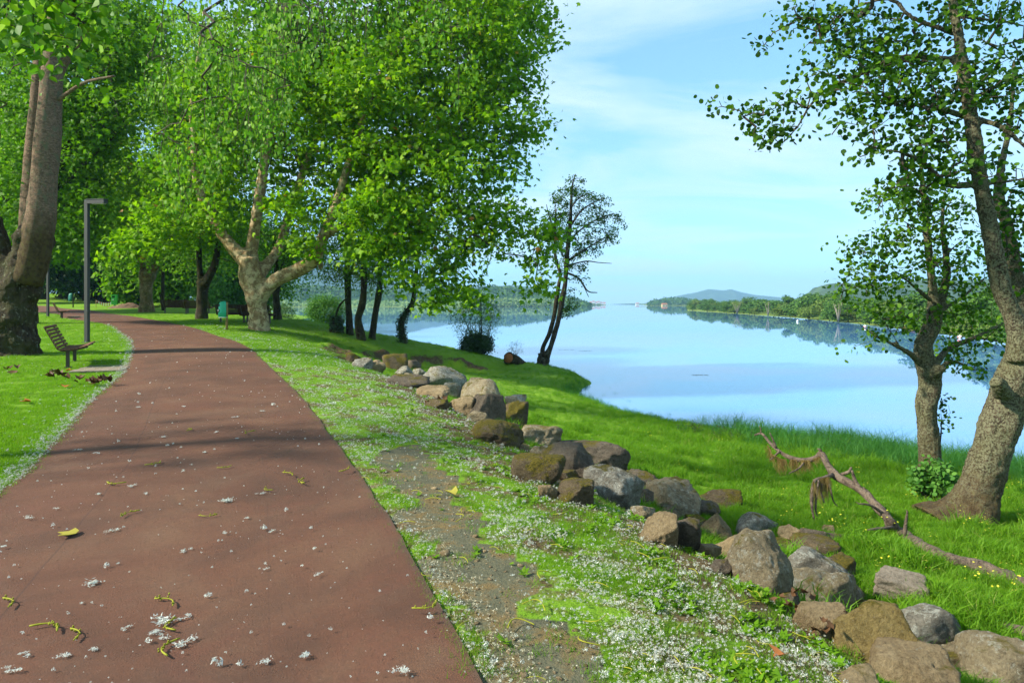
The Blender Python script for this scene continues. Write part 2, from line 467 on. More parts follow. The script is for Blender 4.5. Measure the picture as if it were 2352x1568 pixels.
def rock_mat(name, c1, c2, lichen=0.3, moss=0.2, spots=(0.50, 0.50, 0.44)):
    m, nt, n, l = new_mat(name)
    v = objvec(nt); oi = nd(nt, 'ShaderNodeObjectInfo')
    va = nd(nt, 'ShaderNodeVectorMath', operation='ADD'); l.new(v, va.inputs[0])
    cx = nd(nt, 'ShaderNodeCombineXYZ'); r50 = math_n(nt, 'MULTIPLY', oi.outputs['Random'], 50.0)
    l.new(r50, cx.inputs[0]); l.new(r50, cx.inputs[1]); l.new(cx.outputs[0], va.inputs[1]); v = va.outputs[0]
    big, fine0 = noise_n(nt, v, 3.5, 9, 0.72, 0.5), noise_n(nt, v, 48, 8, 0.8)
    fine = ramp(nt, fine0, [(0.38, (0, 0, 0)), (0.62, (1, 1, 1))])
    c = ramp(nt, big, [(0.3, c1), (0.68, c2)])
    c = mixc(nt, math_n(nt, 'MULTIPLY', fine, 0.7), c, mixc(nt, 1.0, c, (0.45, 0.42, 0.38), 'MULTIPLY'))
    c = mixc(nt, math_n(nt, 'MULTIPLY', ramp(nt, noise_n(nt, v, 22, 6, 0.8), [(0.50, (0, 0, 0)), (0.62, (1, 1, 1))]), 0.55), c, mixc(nt, 1.0, c, (0.42, 0.40, 0.36), 'MULTIPLY'))
    c = mixc(nt, math_n(nt, 'MULTIPLY', ramp(nt, noise_n(nt, v, 110, 3, 0.8), [(0.58, (0, 0, 0)), (0.68, (1, 1, 1))]), 0.4), c, (0.34, 0.30, 0.22))
    ll = ramp(nt, noise_n(nt, v, 14, 9, 0.85, 0.3), [(0.665 - 0.20 * lichen, (0, 0, 0)), (0.685 - 0.20 * lichen, (1, 1, 1))])
    g = nd(nt, 'ShaderNodeNewGeometry'); s = nd(nt, 'ShaderNodeSeparateXYZ'); l.new(g.outputs['Normal'], s.inputs[0])
    up = ramp(nt, s.outputs[2], [(0.0, (0, 0, 0)), (0.55, (1, 1, 1))])
    lk = math_n(nt, 'MULTIPLY', ll, math_n(nt, 'MULTIPLY', math_n(nt, 'ADD', math_n(nt, 'MULTIPLY', up, 0.45), 0.45), 0.95 if lichen > 0 else 0.0))
    c = mixc(nt, lk, c, mixc(nt, fine, spots, tuple(x * 0.6 for x in spots)))
    mk = math_n(nt, 'MULTIPLY', ramp(nt, math_n(nt, 'ADD', noise_n(nt, v, 2.8, 6, 0.7), math_n(nt, 'MULTIPLY', s.outputs[2], 0.12)), [(0.70 - 0.3 * moss, (0, 0, 0)), (0.78 - 0.3 * moss, (1, 1, 1))]), 0.92 if moss > 0 else 0.0)
    c = mixc(nt, mk, c, mixc(nt, fine, (0.055, 0.055, 0.008), (0.17, 0.13, 0.018)))
    hh = math_n(nt, 'ADD', math_n(nt, 'MULTIPLY', big, 1.2), math_n(nt, 'MULTIPLY', fine0, 1.1))
    finish(nt, c, 0.93, hh, 1.0, 0.045, 0.12)
    return m


M = {}
M['ground'] = ground_mat()
M['path'] = path_mat()
M['water'] = water_mat()
M['plane_leaf'] = leaf_mat('plane_leaf', [(0.0, (0.085, 0.21, 0.004)), (0.5, (0.165, 0.33, 0.006)), (0.93, (0.27, 0.44, 0.012)), (0.99, (0.32, 0.44, 0.02)), (1.0, (0.30, 0.11, 0.03))])
M['wood_leaf'] = leaf_mat('wood_leaf', [(0.0, (0.06, 0.17, 0.005)), (0.6, (0.125, 0.27, 0.008)), (1.0, (0.20, 0.35, 0.014))])
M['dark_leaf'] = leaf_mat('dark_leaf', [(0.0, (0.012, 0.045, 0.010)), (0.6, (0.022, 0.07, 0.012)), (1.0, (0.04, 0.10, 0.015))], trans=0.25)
M['yellow_leaf'] = leaf_mat('sunny_leaf', [(0.0, (0.075, 0.19, 0.008)), (0.6, (0.12, 0.26, 0.012)), (1.0, (0.17, 0.32, 0.018))])
M['poplar_leaf'] = leaf_mat('poplar_leaf', [(0.0, (0.06, 0.18, 0.012)), (0.5, (0.12, 0.28, 0.015)), (0.85, (0.22, 0.39, 0.025)), (1.0, (0.30, 0.43, 0.13))], gloss=0.2)
M['alder_leaf'] = leaf_mat('alder_leaf', [(0.0, (0.018, 0.058, 0.005)), (0.55, (0.042, 0.115, 0.007)), (0.85, (0.095, 0.21, 0.01)), (1.0, (0.17, 0.31, 0.015))], trans=0.45)
M['alder_leaf_sunlit'] = leaf_mat('alder_leaf_sunlit', [(0.0, (0.03, 0.085, 0.006)), (0.55, (0.07, 0.17, 0.008)), (0.85, (0.13, 0.27, 0.012)), (1.0, (0.21, 0.36, 0.018))], trans=0.5)  # paler alder leaf: mostly sunlight on the thinner alder, put into the colour
M['willow_leaf'] = leaf_mat('willow_leaf', [(0.0, (0.07, 0.15, 0.05)), (0.6, (0.10, 0.19, 0.06)), (1.0, (0.15, 0.24, 0.08))], trans=0.3)
M['shrub_leaf'] = leaf_mat('shrub_leaf', [(0.0, (0.06, 0.18, 0.03)), (1.0, (0.13, 0.28, 0.045))], trans=0.35)
M['ivy_leaf'] = leaf_mat('ivy_leaf', [(0.0, (0.012, 0.05, 0.006)), (1.0, (0.035, 0.095, 0.012))], trans=0.15, gloss=0.5)
M['lawn_blade'] = leaf_mat('lawn_blade', [(0.0, (0.10, 0.23, 0.008)), (0.6, (0.17, 0.34, 0.012)), (0.88, (0.24, 0.38, 0.03)), (0.95, (0.32, 0.36, 0.09)), (1.0, (0.40, 0.34, 0.15))], trans=0.5, per_object=True, drift=1.4, dcol=(0.62, 0.70, 0.62))
M['meadow_blade'] = leaf_mat('meadow_blade', [(0.0, (0.085, 0.21, 0.008)), (0.6, (0.15, 0.31, 0.014)), (0.88, (0.20, 0.37, 0.02)), (0.95, (0.30, 0.33, 0.07)), (1.0, (0.40, 0.34, 0.14))], trans=0.5, per_object=True, drift=1.1, dcol=(0.52, 0.66, 0.55))
M['reed_blade'] = leaf_mat('reed_blade', [(0.0, (0.03, 0.14, 0.02)), (0.6, (0.06, 0.21, 0.035)), (1.0, (0.11, 0.27, 0.06))], trans=0.45, per_object=True)
M['plane_bark'] = bark_mat('plane_bark', (0.17, 0.105, 0.045), (0.32, 0.225, 0.115), (0.44, 0.34, 0.19), 0.5, 7, 0.5, 0.5, 0.0, 4.0, 0.05)
M['plane_bark_dark'] = bark_mat('plane_bark_dark', (0.10, 0.06, 0.025), (0.21, 0.135, 0.06), (0.25, 0.19, 0.09), 0.4, 7, 0.5, 0.5, 0.5, 4.0, 0.05)
M['poplar_bark'] = bark_mat('poplar_bark', (0.024, 0.018, 0.012), (0.075, 0.056, 0.035), (0.16, 0.16, 0.115), 0.15, 9, 0.22, 1.0, 0.35, 9.0, 0.09)
M['poplar_bark_pale'] = bark_mat('poplar_bark_pale', (0.095, 0.062, 0.042), (0.245, 0.16, 0.105), (0.13, 0.12, 0.07), 0.3, 13, 1.9, 0.9, 0.0, 7.0, 0.03, foot=3.3)
M['cape_bark'] = bark_mat('cape_alder_bark', (0.02, 0.015, 0.010), (0.06, 0.048, 0.032), (0.11, 0.11, 0.08), 0.3, 9, 0.5, 0.8, 0.2, 9.0, 0.03)
M['dark_bark'] = bark_mat('dark_bark', (0.018, 0.013, 0.008), (0.05, 0.038, 0.024), (0.10, 0.10, 0.07), 0.1, 8, 0.3, 0.8, 0.4, 6.0, 0.05)
M['alder_bark'] = bark_mat('alder_bark', (0.028, 0.021, 0.014), (0.088, 0.066, 0.042), (0.155, 0.15, 0.088), 0.58, 14, 0.28, 1.0, 0.2, 34.0, 0.045, foot=-1.35)
M['twig'] = plain('twig_bark', (0.05, 0.038, 0.025), 0.9)
M['dead_wood'] = bark_mat('dead_wood', (0.075, 0.055, 0.04), (0.21, 0.16, 0.115), None, 0, 16, 1.0, 1.0)
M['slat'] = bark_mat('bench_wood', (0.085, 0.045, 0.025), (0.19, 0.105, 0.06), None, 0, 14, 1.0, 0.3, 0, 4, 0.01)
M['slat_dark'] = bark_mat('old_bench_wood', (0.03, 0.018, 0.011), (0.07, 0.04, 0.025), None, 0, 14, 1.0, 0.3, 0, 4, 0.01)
M['board'] = bark_mat('grey_board', (0.15, 0.115, 0.085), (0.27, 0.22, 0.165), None, 0, 10, 1.0, 0.3, 0, 4, 0.01)
M['post_wood'] = bark_mat('round_post_wood', (0.24, 0.145, 0.06), (0.38, 0.25, 0.11), None, 0, 10, 0.2, 0.3, 0, 4, 0.01)
M['iron'] = plain('brown_iron', (0.060, 0.047, 0.036), 0.6)
M['lamp_metal'] = plain('grey_lamp_metal', (0.035, 0.037, 0.034), 0.55, 0.06, 20, 0.4)
M['lamp_glass'] = plain('lamp_glass', (0.35, 0.36, 0.34), 0.3, 0.03, 20, 0.5)
M['teal'] = plain('teal_plastic', (0.012, 0.36, 0.20), 0.42, 0.05, 15, 0.45)
M['teal_dark'] = plain('dark_teal_plastic', (0.012, 0.17, 0.12), 0.5, 0.05, 15, 0.4)
M['lime'] = plain('bright_green_plastic', (0.05, 0.47, 0.035), 0.42, 0.05, 15, 0.45)
M['black'] = plain('black_opening', (0.008, 0.009, 0.008), 0.9)
M['white'] = plain('white_paint', (0.78, 0.78, 0.76), 0.6, 0.03)
M['grey_badge'] = plain('grey_badge', (0.30, 0.34, 0.32), 0.6)
M['red'] = plain('red_paint', (0.55, 0.045, 0.03), 0.5)
M['orange'] = plain('orange_paint', (0.60, 0.16, 0.05), 0.5)
M['earth'] = plain('heaped_earth', (0.13, 0.085, 0.055), 0.95, 0.35, 8, 0.1, 0, 0.8)
M['log_end'] = plain('cut_alder_wood', (0.34, 0.115, 0.04), 0.85, 0.25, 12)
M['fluff'] = leaf_mat('seed_fluff', [(0.0, (0.62, 0.61, 0.58)), (1.0, (0.82, 0.82, 0.81))], trans=0.3, tcol=(1, 1, 1), gloss=0.1, rough=0.9)
M['fluff_dull'] = leaf_mat('seed_fluff_in_grass', [(0.0, (0.34, 0.31, 0.25)), (0.5, (0.56, 0.55, 0.50)), (1.0, (0.80, 0.80, 0.78))], trans=0.3, tcol=(1, 1, 1), gloss=0.1, rough=0.9)
M['husk'] = leaf_mat('seed_husk', [(0.0, (0.28, 0.21, 0.13)), (0.6, (0.52, 0.44, 0.31)), (1.0, (0.70, 0.66, 0.56))], trans=0.15, tcol=(1, 1, 0.9), gloss=0.1, rough=0.9)
M['catkin'] = leaf_mat('catkin', [(0.0, (0.26, 0.26, 0.02)), (1.0, (0.42, 0.40, 0.04))], trans=0.2)
M['dead_leaf'] = leaf_mat('dead_leaf', [(0.0, (0.06, 0.03, 0.016)), (0.6, (0.13, 0.062, 0.03)), (1.0, (0.22, 0.13, 0.065))], trans=0.15)
M['orange_leaf'] = leaf_mat('orange_leaf', [(0.0, (0.48, 0.13, 0.035)), (1.0, (0.55, 0.20, 0.06))], trans=0.2)
M['gold_leaf'] = leaf_mat('yellow_leaf', [(0.0, (0.38, 0.30, 0.05)), (1.0, (0.45, 0.38, 0.07))], trans=0.2)
M['flower'] = leaf_mat('yellow_petal', [(0.0, (0.50, 0.42, 0.02)), (1.0, (0.65, 0.58, 0.06))], trans=0.2)
M['straw'] = leaf_mat('dry_straw', [(0.0, (0.20, 0.10, 0.03)), (1.0, (0.46, 0.32, 0.12))], trans=0.25)
M['far_green'] = leaf_mat('far_bank_leaf', [(0.0, (0.04, 0.11, 0.016)), (0.6, (0.075, 0.165, 0.02)), (1.0, (0.13, 0.23, 0.035))], trans=0.2, gloss=0.15)
M['far_green_2'] = leaf_mat('far_bank_olive_leaf', [(0.0, (0.08, 0.14, 0.02)), (1.0, (0.17, 0.24, 0.04))], trans=0.2, gloss=0.15)
M['far_willow'] = leaf_mat('far_willow_leaf', [(0.0, (0.12, 0.20, 0.05)), (1.0, (0.20, 0.28, 0.09))], trans=0.2, gloss=0.15)
M['far_pine'] = leaf_mat('far_pine_leaf', [(0.0, (0.025, 0.075, 0.012)), (1.0, (0.06, 0.125, 0.02))], trans=0.1, gloss=0.1)
M['pale_bark'] = plain('pale_bark', (0.22, 0.20, 0.15), 0.9)
M['bank_grass'] = plain('bank_grass', (0.12, 0.17, 0.03), 0.95, 0.3, 0.15, 0.1, 0, 0.2)
M['hill'] = plain('hill_forest', (0.045, 0.075, 0.03), 0.95, 0.35, 0.02, 0.1, 0, 0.2)
M['roof'] = plain('red_roof_tiles', (0.36, 0.12, 0.06), 0.8)
M['house_wall'] = plain('white_house_wall', (0.75, 0.73, 0.68), 0.8, 0.04)
M['ochre_wall'] = plain('ochre_house_wall', (0.62, 0.46, 0.20), 0.8, 0.04)
M['rock_grey'] = rock_mat('grey_lichen_rock', (0.14, 0.132, 0.104), (0.32, 0.295, 0.235), 0.75, 0.2, (0.46, 0.46, 0.38))
M['rock_tan'] = rock_mat('tan_rock', (0.25, 0.18, 0.095), (0.45, 0.35, 0.20), 0.3, 0.08, (0.36, 0.34, 0.26))
M['rock_mix'] = rock_mat('tan_lichen_rock', (0.19, 0.155, 0.095), (0.40, 0.33, 0.205), 0.6, 0.22, (0.46, 0.45, 0.36))
M['rock_dark'] = rock_mat('dark_rock', (0.09, 0.074, 0.054), (0.22, 0.18, 0.13), 0.35, 0.18, (0.26, 0.25, 0.20))
M['rock_moss'] = rock_mat('mossy_rock', (0.085, 0.066, 0.038), (0.19, 0.145, 0.085), 0.3, 0.55)
M['rock_olive'] = rock_mat('olive_rock', (0.22, 0.16, 0.05), (0.38, 0.29, 0.115), 0.1, 0.15)
M['rock_pale'] = rock_mat('pale_granite', (0.30, 0.25, 0.19), (0.44, 0.38, 0.29), 0.0, 0.0)

# ------------------------------------------------------------------ the lie of the land
WATER = 1.65 - 4.0


def Zp(Y):
    Y = np.asarray(Y, float)
    return np.where(Y < 0, 0.012 * Y, np.where(Y < 112, 0.012 * Y + 0.00016 * Y * Y, 3.351))


def plat(px, py):
    """Ground point on the lawn and path level seen at (px, py)."""
    s = (py - HY) / F + 0.012
    Y = (-s + math.sqrt(s * s + 4 * 0.00016 * EYE)) / (2 * 0.00016)
    return np.array([(px - CX) / F * Y, Y])


def G(px, py, h):
    Y = F * h / (py - HY)
    return [(px - CX) / F * Y, Y, EYE - h]


right_px = [(1112, 1568), (1050, 1465), (1000, 1375), (960, 1300), (920, 1235), (880, 1170), (840, 1110), (790, 1040), (740, 975), (690, 910), (640, 862), (600, 825),
            (574, 800), (519, 776), (464, 759), (409, 745.6), (343, 733.5), (277, 723.6), (211, 716), (145, 709), (79, 704)]
left_px = [(0, 1128), (60, 1080), (130, 1010), (200, 930), (245, 890), (279, 860), (298, 825), (303.5, 796), (292, 775), (277, 765), (255, 748.5), (222, 741), (189, 736), (145, 730), (79, 717)]
R_EDGE = [(2.3, -4.0), (1.0, -0.2)] + [tuple(plat(*p)) for p in right_px] + [(-62, 67.0)]
L_EDGE = [(-1.1, -4.0), (-2.6, 0.6)] + [tuple(plat(*p)) for p in left_px] + [(-55, 57.5)]
R_EDGE = smooth_path(R_EDGE, 420)
L_EDGE = smooth_path(L_EDGE, 420)
PATH_POLY = np.vstack([R_EDGE, L_EDGE[::-1]])

rock_px = [(2000, 1568, 1.84), (1850, 1440, 1.84), (1650, 1310, 1.85), (1480, 1210, 1.88), (1330, 1130, 1.86), (1200, 1050, 1.86), (1060, 950, 1.83), (960, 895, 1.78), (880, 862, 1.72), (800, 832, 1.66), (745, 800, 1.62)]
ROCK = np.array([(3.4, 0.2, EYE - 1.84), (2.4, 2.0, EYE - 1.84)] + [G(*p) for p in rock_px])
shore_px = [(2352, 1100), (2100, 1055), (1950, 1032), (1800, 1012), (1640, 988), (1500, 960), (1380, 927), (1332, 908)]
SHORE = np.array([(60, -12), (32, 5), (19, 12.5)] + [tuple(G(x, y, 4.0)[:2]) for x, y in shore_px] +
                 [(3.15, 31.2), (3.55, 33.0), (3.9, 36), (3.7, 39.5), (2.7, 43), (0.2, 45), (-2.2, 47), (-4, 51), (-6.5, 55), (-9.5, 56.5), (-14, 58), (-18.5, 62), (-23, 68), (-30, 82), (-38, 112), (-52, 165), (-75, 240), (-120, 330)])

ctrl = []
for Y in [-8, -4, 0, 2, 3.5, 5, 7, 9, 12, 15, 19, 24, 29, 34, 40, 48, 58, 70, 85, 100, 120, 150, 200]:
    e = np.interp(Y, R_EDGE[:, 1], R_EDGE[:, 0])
    if Y > 34: e = -9 - (Y - 34) * 0.62
    for dx in (0, -1.5, -3.5, -6, -10, -16, -26, -45, -80, -160, -300):
        ctrl.append((e + dx, Y, float(Zp(Y))))
for (x, y, z) in ROCK:
    ctrl.append((x, y, z))
for a, b in zip(ROCK[:-1], ROCK[1:]):
    m = (a + b) / 2; d = b - a; nrm = np.array([d[1], -d[0]]) / math.hypot(d[0], d[1])
    ctrl.append(tuple(m))
    far = a[1] > 15
    ctrl.append((m[0] + nrm[0] * 0.55, m[1] + nrm[1] * 0.55, m[2] - (0.22 if not far else 0.3)))
    ctrl.append((m[0] + nrm[0] * 1.5, m[1] + nrm[1] * 1.5, m[2] - (0.72 if not far else 0.85)))
for p in [(2352, 1420, 2.4), (2352, 1300, 2.75), (2210, 1210, 3.0), (2352, 1210, 3.05), (2352, 1130, 3.55), (2100, 1150, 3.2), (2100, 1090, 3.6), (1900, 1100, 3.4), (1900, 1200, 2.95),
          (1900, 1280, 2.62), (1700, 1100, 3.25), (1700, 1190, 2.85), (1560, 1080, 3.2), (1600, 1020, 3.65), (1450, 1060, 3.05), (1400, 1000, 3.4), (1300, 970, 3.3), (1250, 940, 3.35),
          (1400, 950, 3.7), (1300, 900, 3.72), (1200, 890, 3.5), (1100, 860, 3.4), (1000, 850, 3.15), (900, 838, 2.85), (1200, 850, 3.62), (1285, 856, 3.72), (2060, 1370, 2.5), (2200, 1370, 2.5)]:
    ctrl.append(tuple(G(*p)))
for p, dz in [((760, 797, 1.66), 0.3), ((850, 806, 2.25), 0.7), ((950, 815, 2.7), 0.75), ((1050, 824, 3.0), 0.6), ((1110, 829, 3.2), 0.5)]:
    x, y, z = G(*p); ctrl.append((x, y, z)); ctrl.append((x + 0.35, y - 0.75, z - dz))
for p in [(1120, 816, 3.2), (1040, 797, 3.1), (925, 787, 2.9), (850, 779, 2.55), (760, 757, 2.05), (690, 745, 1.75), (630, 734, 1.4), (1240, 838, 3.55), (1150, 827, 3.4), (1310, 862, 3.7), (700, 772, 1.5), (640, 760, 1.25), (1320, 872, 3.75)]:
    ctrl.append(tuple(G(*p)))
for i in range(len(SHORE)):
    a, b = SHORE[max(i - 1, 0)], SHORE[min(i + 1, len(SHORE) - 1)]
    d = b - a; nrm = np.array([d[1], -d[0]]) / np.hypot(*d)
    s = SHORE[i]
    ctrl.append((s[0], s[1], WATER))
    for off, z in ((1.2, WATER - 0.35), (4, WATER - 1.2), (14, WATER - 1.8)):
        if i > 8 and i < 20 and off > 6: continue
        ctrl.append((s[0] + nrm[0] * off, s[1] + nrm[1] * off, z))
for x, y in [(40, 40), (80, 80), (20, 70), (40, 150), (0, 120), (150, 200), (0, 250), (200, 50), (-20, 180), (300, 300), (150, 0), (120, -30)]:
    ctrl.append((x, y, WATER - 2.2))
ctrl = np.array(ctrl)
# drop near-duplicates, then a linear radial-basis surface through the control points
keep = []
for i, p in enumerate(ctrl):
    if all((ctrl[j, 0] - p[0]) ** 2 + (ctrl[j, 1] - p[1]) ** 2 > 0.05 for j in keep): keep.append(i)
ctrl = ctrl[keep]
_D = np.sqrt(((ctrl[:, None, :2] - ctrl[None, :, :2]) ** 2).sum(-1) + 0.02)
_A = np.zeros((len(ctrl) + 3, len(ctrl) + 3)); _A[:-3, :-3] = -_D
_A[:-3, -3] = 1; _A[:-3, -2:] = ctrl[:, :2]; _A[-3:, :-3] = _A[:-3, -3:].T
_w = np.linalg.solve(_A, np.concatenate([ctrl[:, 2], [0, 0, 0]]))


def H0(x, y):
    x = np.atleast_1d(np.asarray(x, float)); y = np.atleast_1d(np.asarray(y, float))
    sh = x.shape; x, y = x.ravel(), y.ravel(); out = np.empty(len(x))
    for s in range(0, len(x), 20000):
        X, Y = x[s:s + 20000], y[s:s + 20000]
        d = np.sqrt((X[:, None] - ctrl[None, :, 0]) ** 2 + (Y[:, None] - ctrl[None, :, 1]) ** 2 + 0.02)
        out[s:s + 20000] = -d @ _w[:-3] + _w[-3] + _w[-2] * X + _w[-1] * Y
    return out.reshape(sh)


def path_info(x, y):
    """inside the path?, distance to the nearest path edge"""
    ins = inside(PATH_POLY[::3], x, y)
    d = np.minimum(dist_line(R_EDGE[::3], x, y)[0], dist_line(L_EDGE[::3], x, y)[0])
    return ins, d


def rock_side(x, y):
    d, s = dist_line(ROCK[:, :2], x, y)
    return np.where(s > 0, d, -d)              # positive: on the lake side


bare_px = [(905, 1010), (965, 1000), (1010, 1060), (1090, 1160), (1150, 1250), (1225, 1340), (1290, 1430), (1380, 1568), (1150, 1568), (1075, 1440), (1000, 1310), (940, 1200), (890, 1115), (860, 1050)]
BARE = np.array([plat(*p) for p in bare_px])
BARE = np.vstack([BARE[:8], [(1.9, 1.0), (1.1, 0.8)], BARE[8:]])


def bare_amt(x, y):
    xx = x + 0.16 * wob(x, y, 21, 0.9, 3); yy = y + 0.2 * wob(x, y, 22, 0.9, 3)
    return inside(BARE, xx, yy).astype(float)


def soil_amt(x, y):
    d = rock_side(x, y)
    s = np.exp(-((d - 0.35) / 0.8) ** 2) * (0.66 + 0.2 * wob(x, y, 24, 1.2, 2)) * (y < 26)
    s = s + np.where((d < 0) & (d > -3.4) & (y < 16), 0.43 + 0.30 * wob(x, y, 23, 0.7, 3), 0)
    ins, e = path_info(x, y)
    s = np.maximum(s, np.where(~ins, 0.62 * np.exp(-(e / 0.14) ** 2), 0))
    # eroded bank under the lakeside trees
    L = np.array([G(760, 799, 1.66)[:2], G(850, 809, 2.3)[:2], G(950, 818, 2.75)[:2], G(1050, 826, 3.05)[:2], G(1110, 832, 3.2)[:2]])
    d2 = dist_line(L, x, y)[0]
    s = np.maximum(s, 1.0 * np.exp(-(d2 / 0.6) ** 2) * (0.75 + 0.5 * wob(x, y, 31, 3.0)))
    return np.clip(s, 0, 1)


def H(x, y):
    x = np.asarray(x, float); y = np.asarray(y, float)
    z = H0(x, y).reshape(np.broadcast(x, y).shape)
    d = rock_side(x, y); ins, e = path_info(x, y)
    far = np.clip((y - 60) / 60, 0, 1)
    amp = np.where(d > 0, 0.07, 0.025) * np.clip(e / 0.8, 0, 1) * np.where(ins, 0, 1) * (1 - far)
    shore = np.clip((z - WATER) / 0.4, 0, 1)
    z = z + amp * shore * (wob(x, y, 41, 2.2, 3) + 0.5 * wob(x, y, 42, 0.6, 2))
    L = np.array([G(760, 799, 1.66)[:2], G(850, 809, 2.3)[:2], G(950, 818, 2.75)[:2], G(1050, 826, 3.05)[:2], G(1110, 832, 3.2)[:2]])
    z = z + 0.22 * np.exp(-(dist_line(L, x, y)[0] / 1.0) ** 2) * wob(x, y, 43, 1.5, 3)
    return z


def H1(x, y): return float(H(np.array([x]), np.array([y]))[0])


_ys = np.concatenate([np.arange(1.2, 30, 0.05), np.arange(30, 140, 0.2)])


def hit(px, py, lift=0.0):
    """Where the ray through (px, py) meets the ground raised by lift."""
    X = (px - CX) / F * _ys; Z = EYE - (py - HY) / F * _ys
    g = Z - H(X, _ys) - lift
    k = np.where(g < 0)[0]
    if len(k) == 0: return np.array([X[-1], _ys[-1], Z[-1]])
    i = k[0]
    if i == 0: t, Y = 0, _ys[0]
    else:
        t = g[i - 1] / (g[i - 1] - g[i]); Y = _ys[i - 1] + t * (_ys[i] - _ys[i - 1])
    return np.array([(px - CX) / F * Y, Y, EYE - (py - HY) / F * Y])


def build_ground():
    yb = np.concatenate([np.arange(-5, 22, 0.13), np.arange(22, 48, 0.3), np.arange(48, 75, 0.8), np.arange(75, 150, 3.0), np.arange(150, 420, 15.0), [600, 1000, 2000, 4000, 7000]])
    xb = np.concatenate([[-7000, -3000, -1200, -600], np.arange(-400, -110, 15), np.arange(-110, -36, 2.5), np.arange(-36, -12, 0.5), np.arange(-12, 12, 0.13), np.arange(12, 36, 0.6), np.arange(36, 110, 4), np.arange(110, 420, 20), [600, 1200, 3000, 7000]])
    X, Y = np.meshgrid(xb, yb)
    Z = H(X, Y)
    lim = np.clip((np.hypot(X, Y) - 330) / 120, 0, 1)
    Z = np.where(Y < -3.5, H(X, np.full_like(Y, -3.5)), Z)
    Z = Z * (1 - lim) + lim * np.where(X < -0.36 * Y - 40, 2.0, WATER - 2.4)
    ins, e = path_info(X, Y)
    Z = Z - np.where(ins, 0.07 * np.clip(e / 0.2, 0, 1), 0)
    n = len(xb)
    i = (np.arange(len(yb) - 1)[:, None] * n + np.arange(n - 1)[None]).ravel()
    V = np.stack([X, Y, Z], -1).reshape(-1, 3)
    o = obj('ground', V, np.stack([i, i + 1, i + n + 1, i + n], -1), M['ground'], None, True, 'structure')
    for nm, fn in (('soil', soil_amt), ('bare', bare_amt)):
        a = o.data.attributes.new(nm, 'FLOAT', 'POINT')
        a.data.foreach_set('value', fn(V[:, 0], V[:, 1]).astype(np.float32))


build_ground()


def build_path():
    k = 13
    u = np.linspace(0, 1, k)
    # pair the two edges so that the cross lines stay short
    j = [int(np.argmin(((L_EDGE - r) ** 2).sum(1))) for r in R_EDGE]
    j = np.maximum.accumulate(j)
    j = np.convolve(np.pad(j, 8, 'edge'), np.ones(17) / 17, 'valid')
    Lp = np.stack([np.interp(j, np.arange(len(L_EDGE)), L_EDGE[:, c]) for c in (0, 1)], 1)
    P = R_EDGE[:, None] * (1 - u)[None, :, None] * 1.0 + Lp[:, None] * u[None, :, None]
    # slightly ragged edges
    s = np.arange(len(R_EDGE)) * 0.47
    g = np.random.default_rng(5)
    for side, col in ((1, 0), (-1, k - 1)):
        P[:, col, 0] += 0.008 * np.sin(s * 2.1 + side) + g.normal(0, 0.006, len(s)) * (R_EDGE[:, 1] < 20)
    z = H(P[..., 0], P[..., 1]) + 0.014
    crown = 0.02 * (1 - (2 * u - 1) ** 2)
    V = np.concatenate([P, (z + crown)[..., None]], -1)
    lowr = V[:, 0].copy(); lowr[:, 2] -= 0.1; lowl = V[:, -1].copy(); lowl[:, 2] -= 0.1
    top_r, top_l = V[:, :1].copy(), V[:, -1:].copy()
    V = np.concatenate([lowr[:, None], top_r, V, top_l, lowl[:, None]], 1)
    m, k2 = V.shape[:2]
    cols = np.array([0] + list(range(2, k2 - 2)) + [k2 - 2])
    i = (np.arange(m - 1)[:, None] * k2 + cols[None]).ravel()
    Q = np.stack([i, i + k2, i + k2 + 1, i + 1], -1)
    o = obj('path', V.reshape(-1, 3), Q, M['path'], None, True, 'structure')
    uu = np.tile(np.concatenate([[1, 1], 1 - u, [0, 0]]), m); vv = np.repeat(s, k2)
    uvl = o.data.uv_layers.new(name='UVMap')
    uvl.data.foreach_set('uv', np.stack([uu, vv], -1)[Q.ravel()].astype(np.float32).ravel())


build_path()
w_ = np.array([[-7000, -60, WATER], [7000, -60, WATER], [7000, 9000, WATER], [-7000, 9000, WATER]])
obj('water', w_, np.array([[0, 1, 2, 3]]), M['water'], None, False, 'structure')


# ------------------------------------------------------------------ far shores and hills
def ridge(name, prof, Y, depth, base, mat, seed, front=0.35, jag=0.0):
    """Hill from a skyline profile (px, py) standing at distance Y, falling off in front and behind."""
    prof = np.asarray(prof, float)
    px = np.linspace(prof[0, 0], prof[-1, 0], 160)
    py = np.interp(px, prof[:, 0], prof[:, 1])
    xs = (px - CX) / F * Y; zs = EYE - (py - HY) / F * Y
    zs = zs + jag * wob(xs, xs * 0, seed, Y * 0.03, 3)
    v = np.linspace(-1, 1, 25)
    V = np.zeros((len(v), len(px), 3))
    for i, t in enumerate(v):
        f = np.cos(t * math.pi / 2) ** 0.9 if abs(t) < 1 else 0
        yy = Y + t * depth * (front if t < 0 else 1)
        V[i, :, 0] = xs * (1 + (yy - Y) / Y * 0.6); V[i, :, 1] = yy
        V[i, :, 2] = base + (zs - base) * f * (1 + 0.10 * wob(V[i, :, 0], V[i, :, 1], seed, Y * 0.08) * (abs(t) > 0.05) * (f < 0.97))
    n = len(px); i = (np.arange(len(v) - 1)[:, None] * n + np.arange(n - 1)[None]).ravel()
    return obj(name, V.reshape(-1, 3), np.stack([i, i + 1, i + n + 1, i + n], -1), mat, None, True, 'structure')


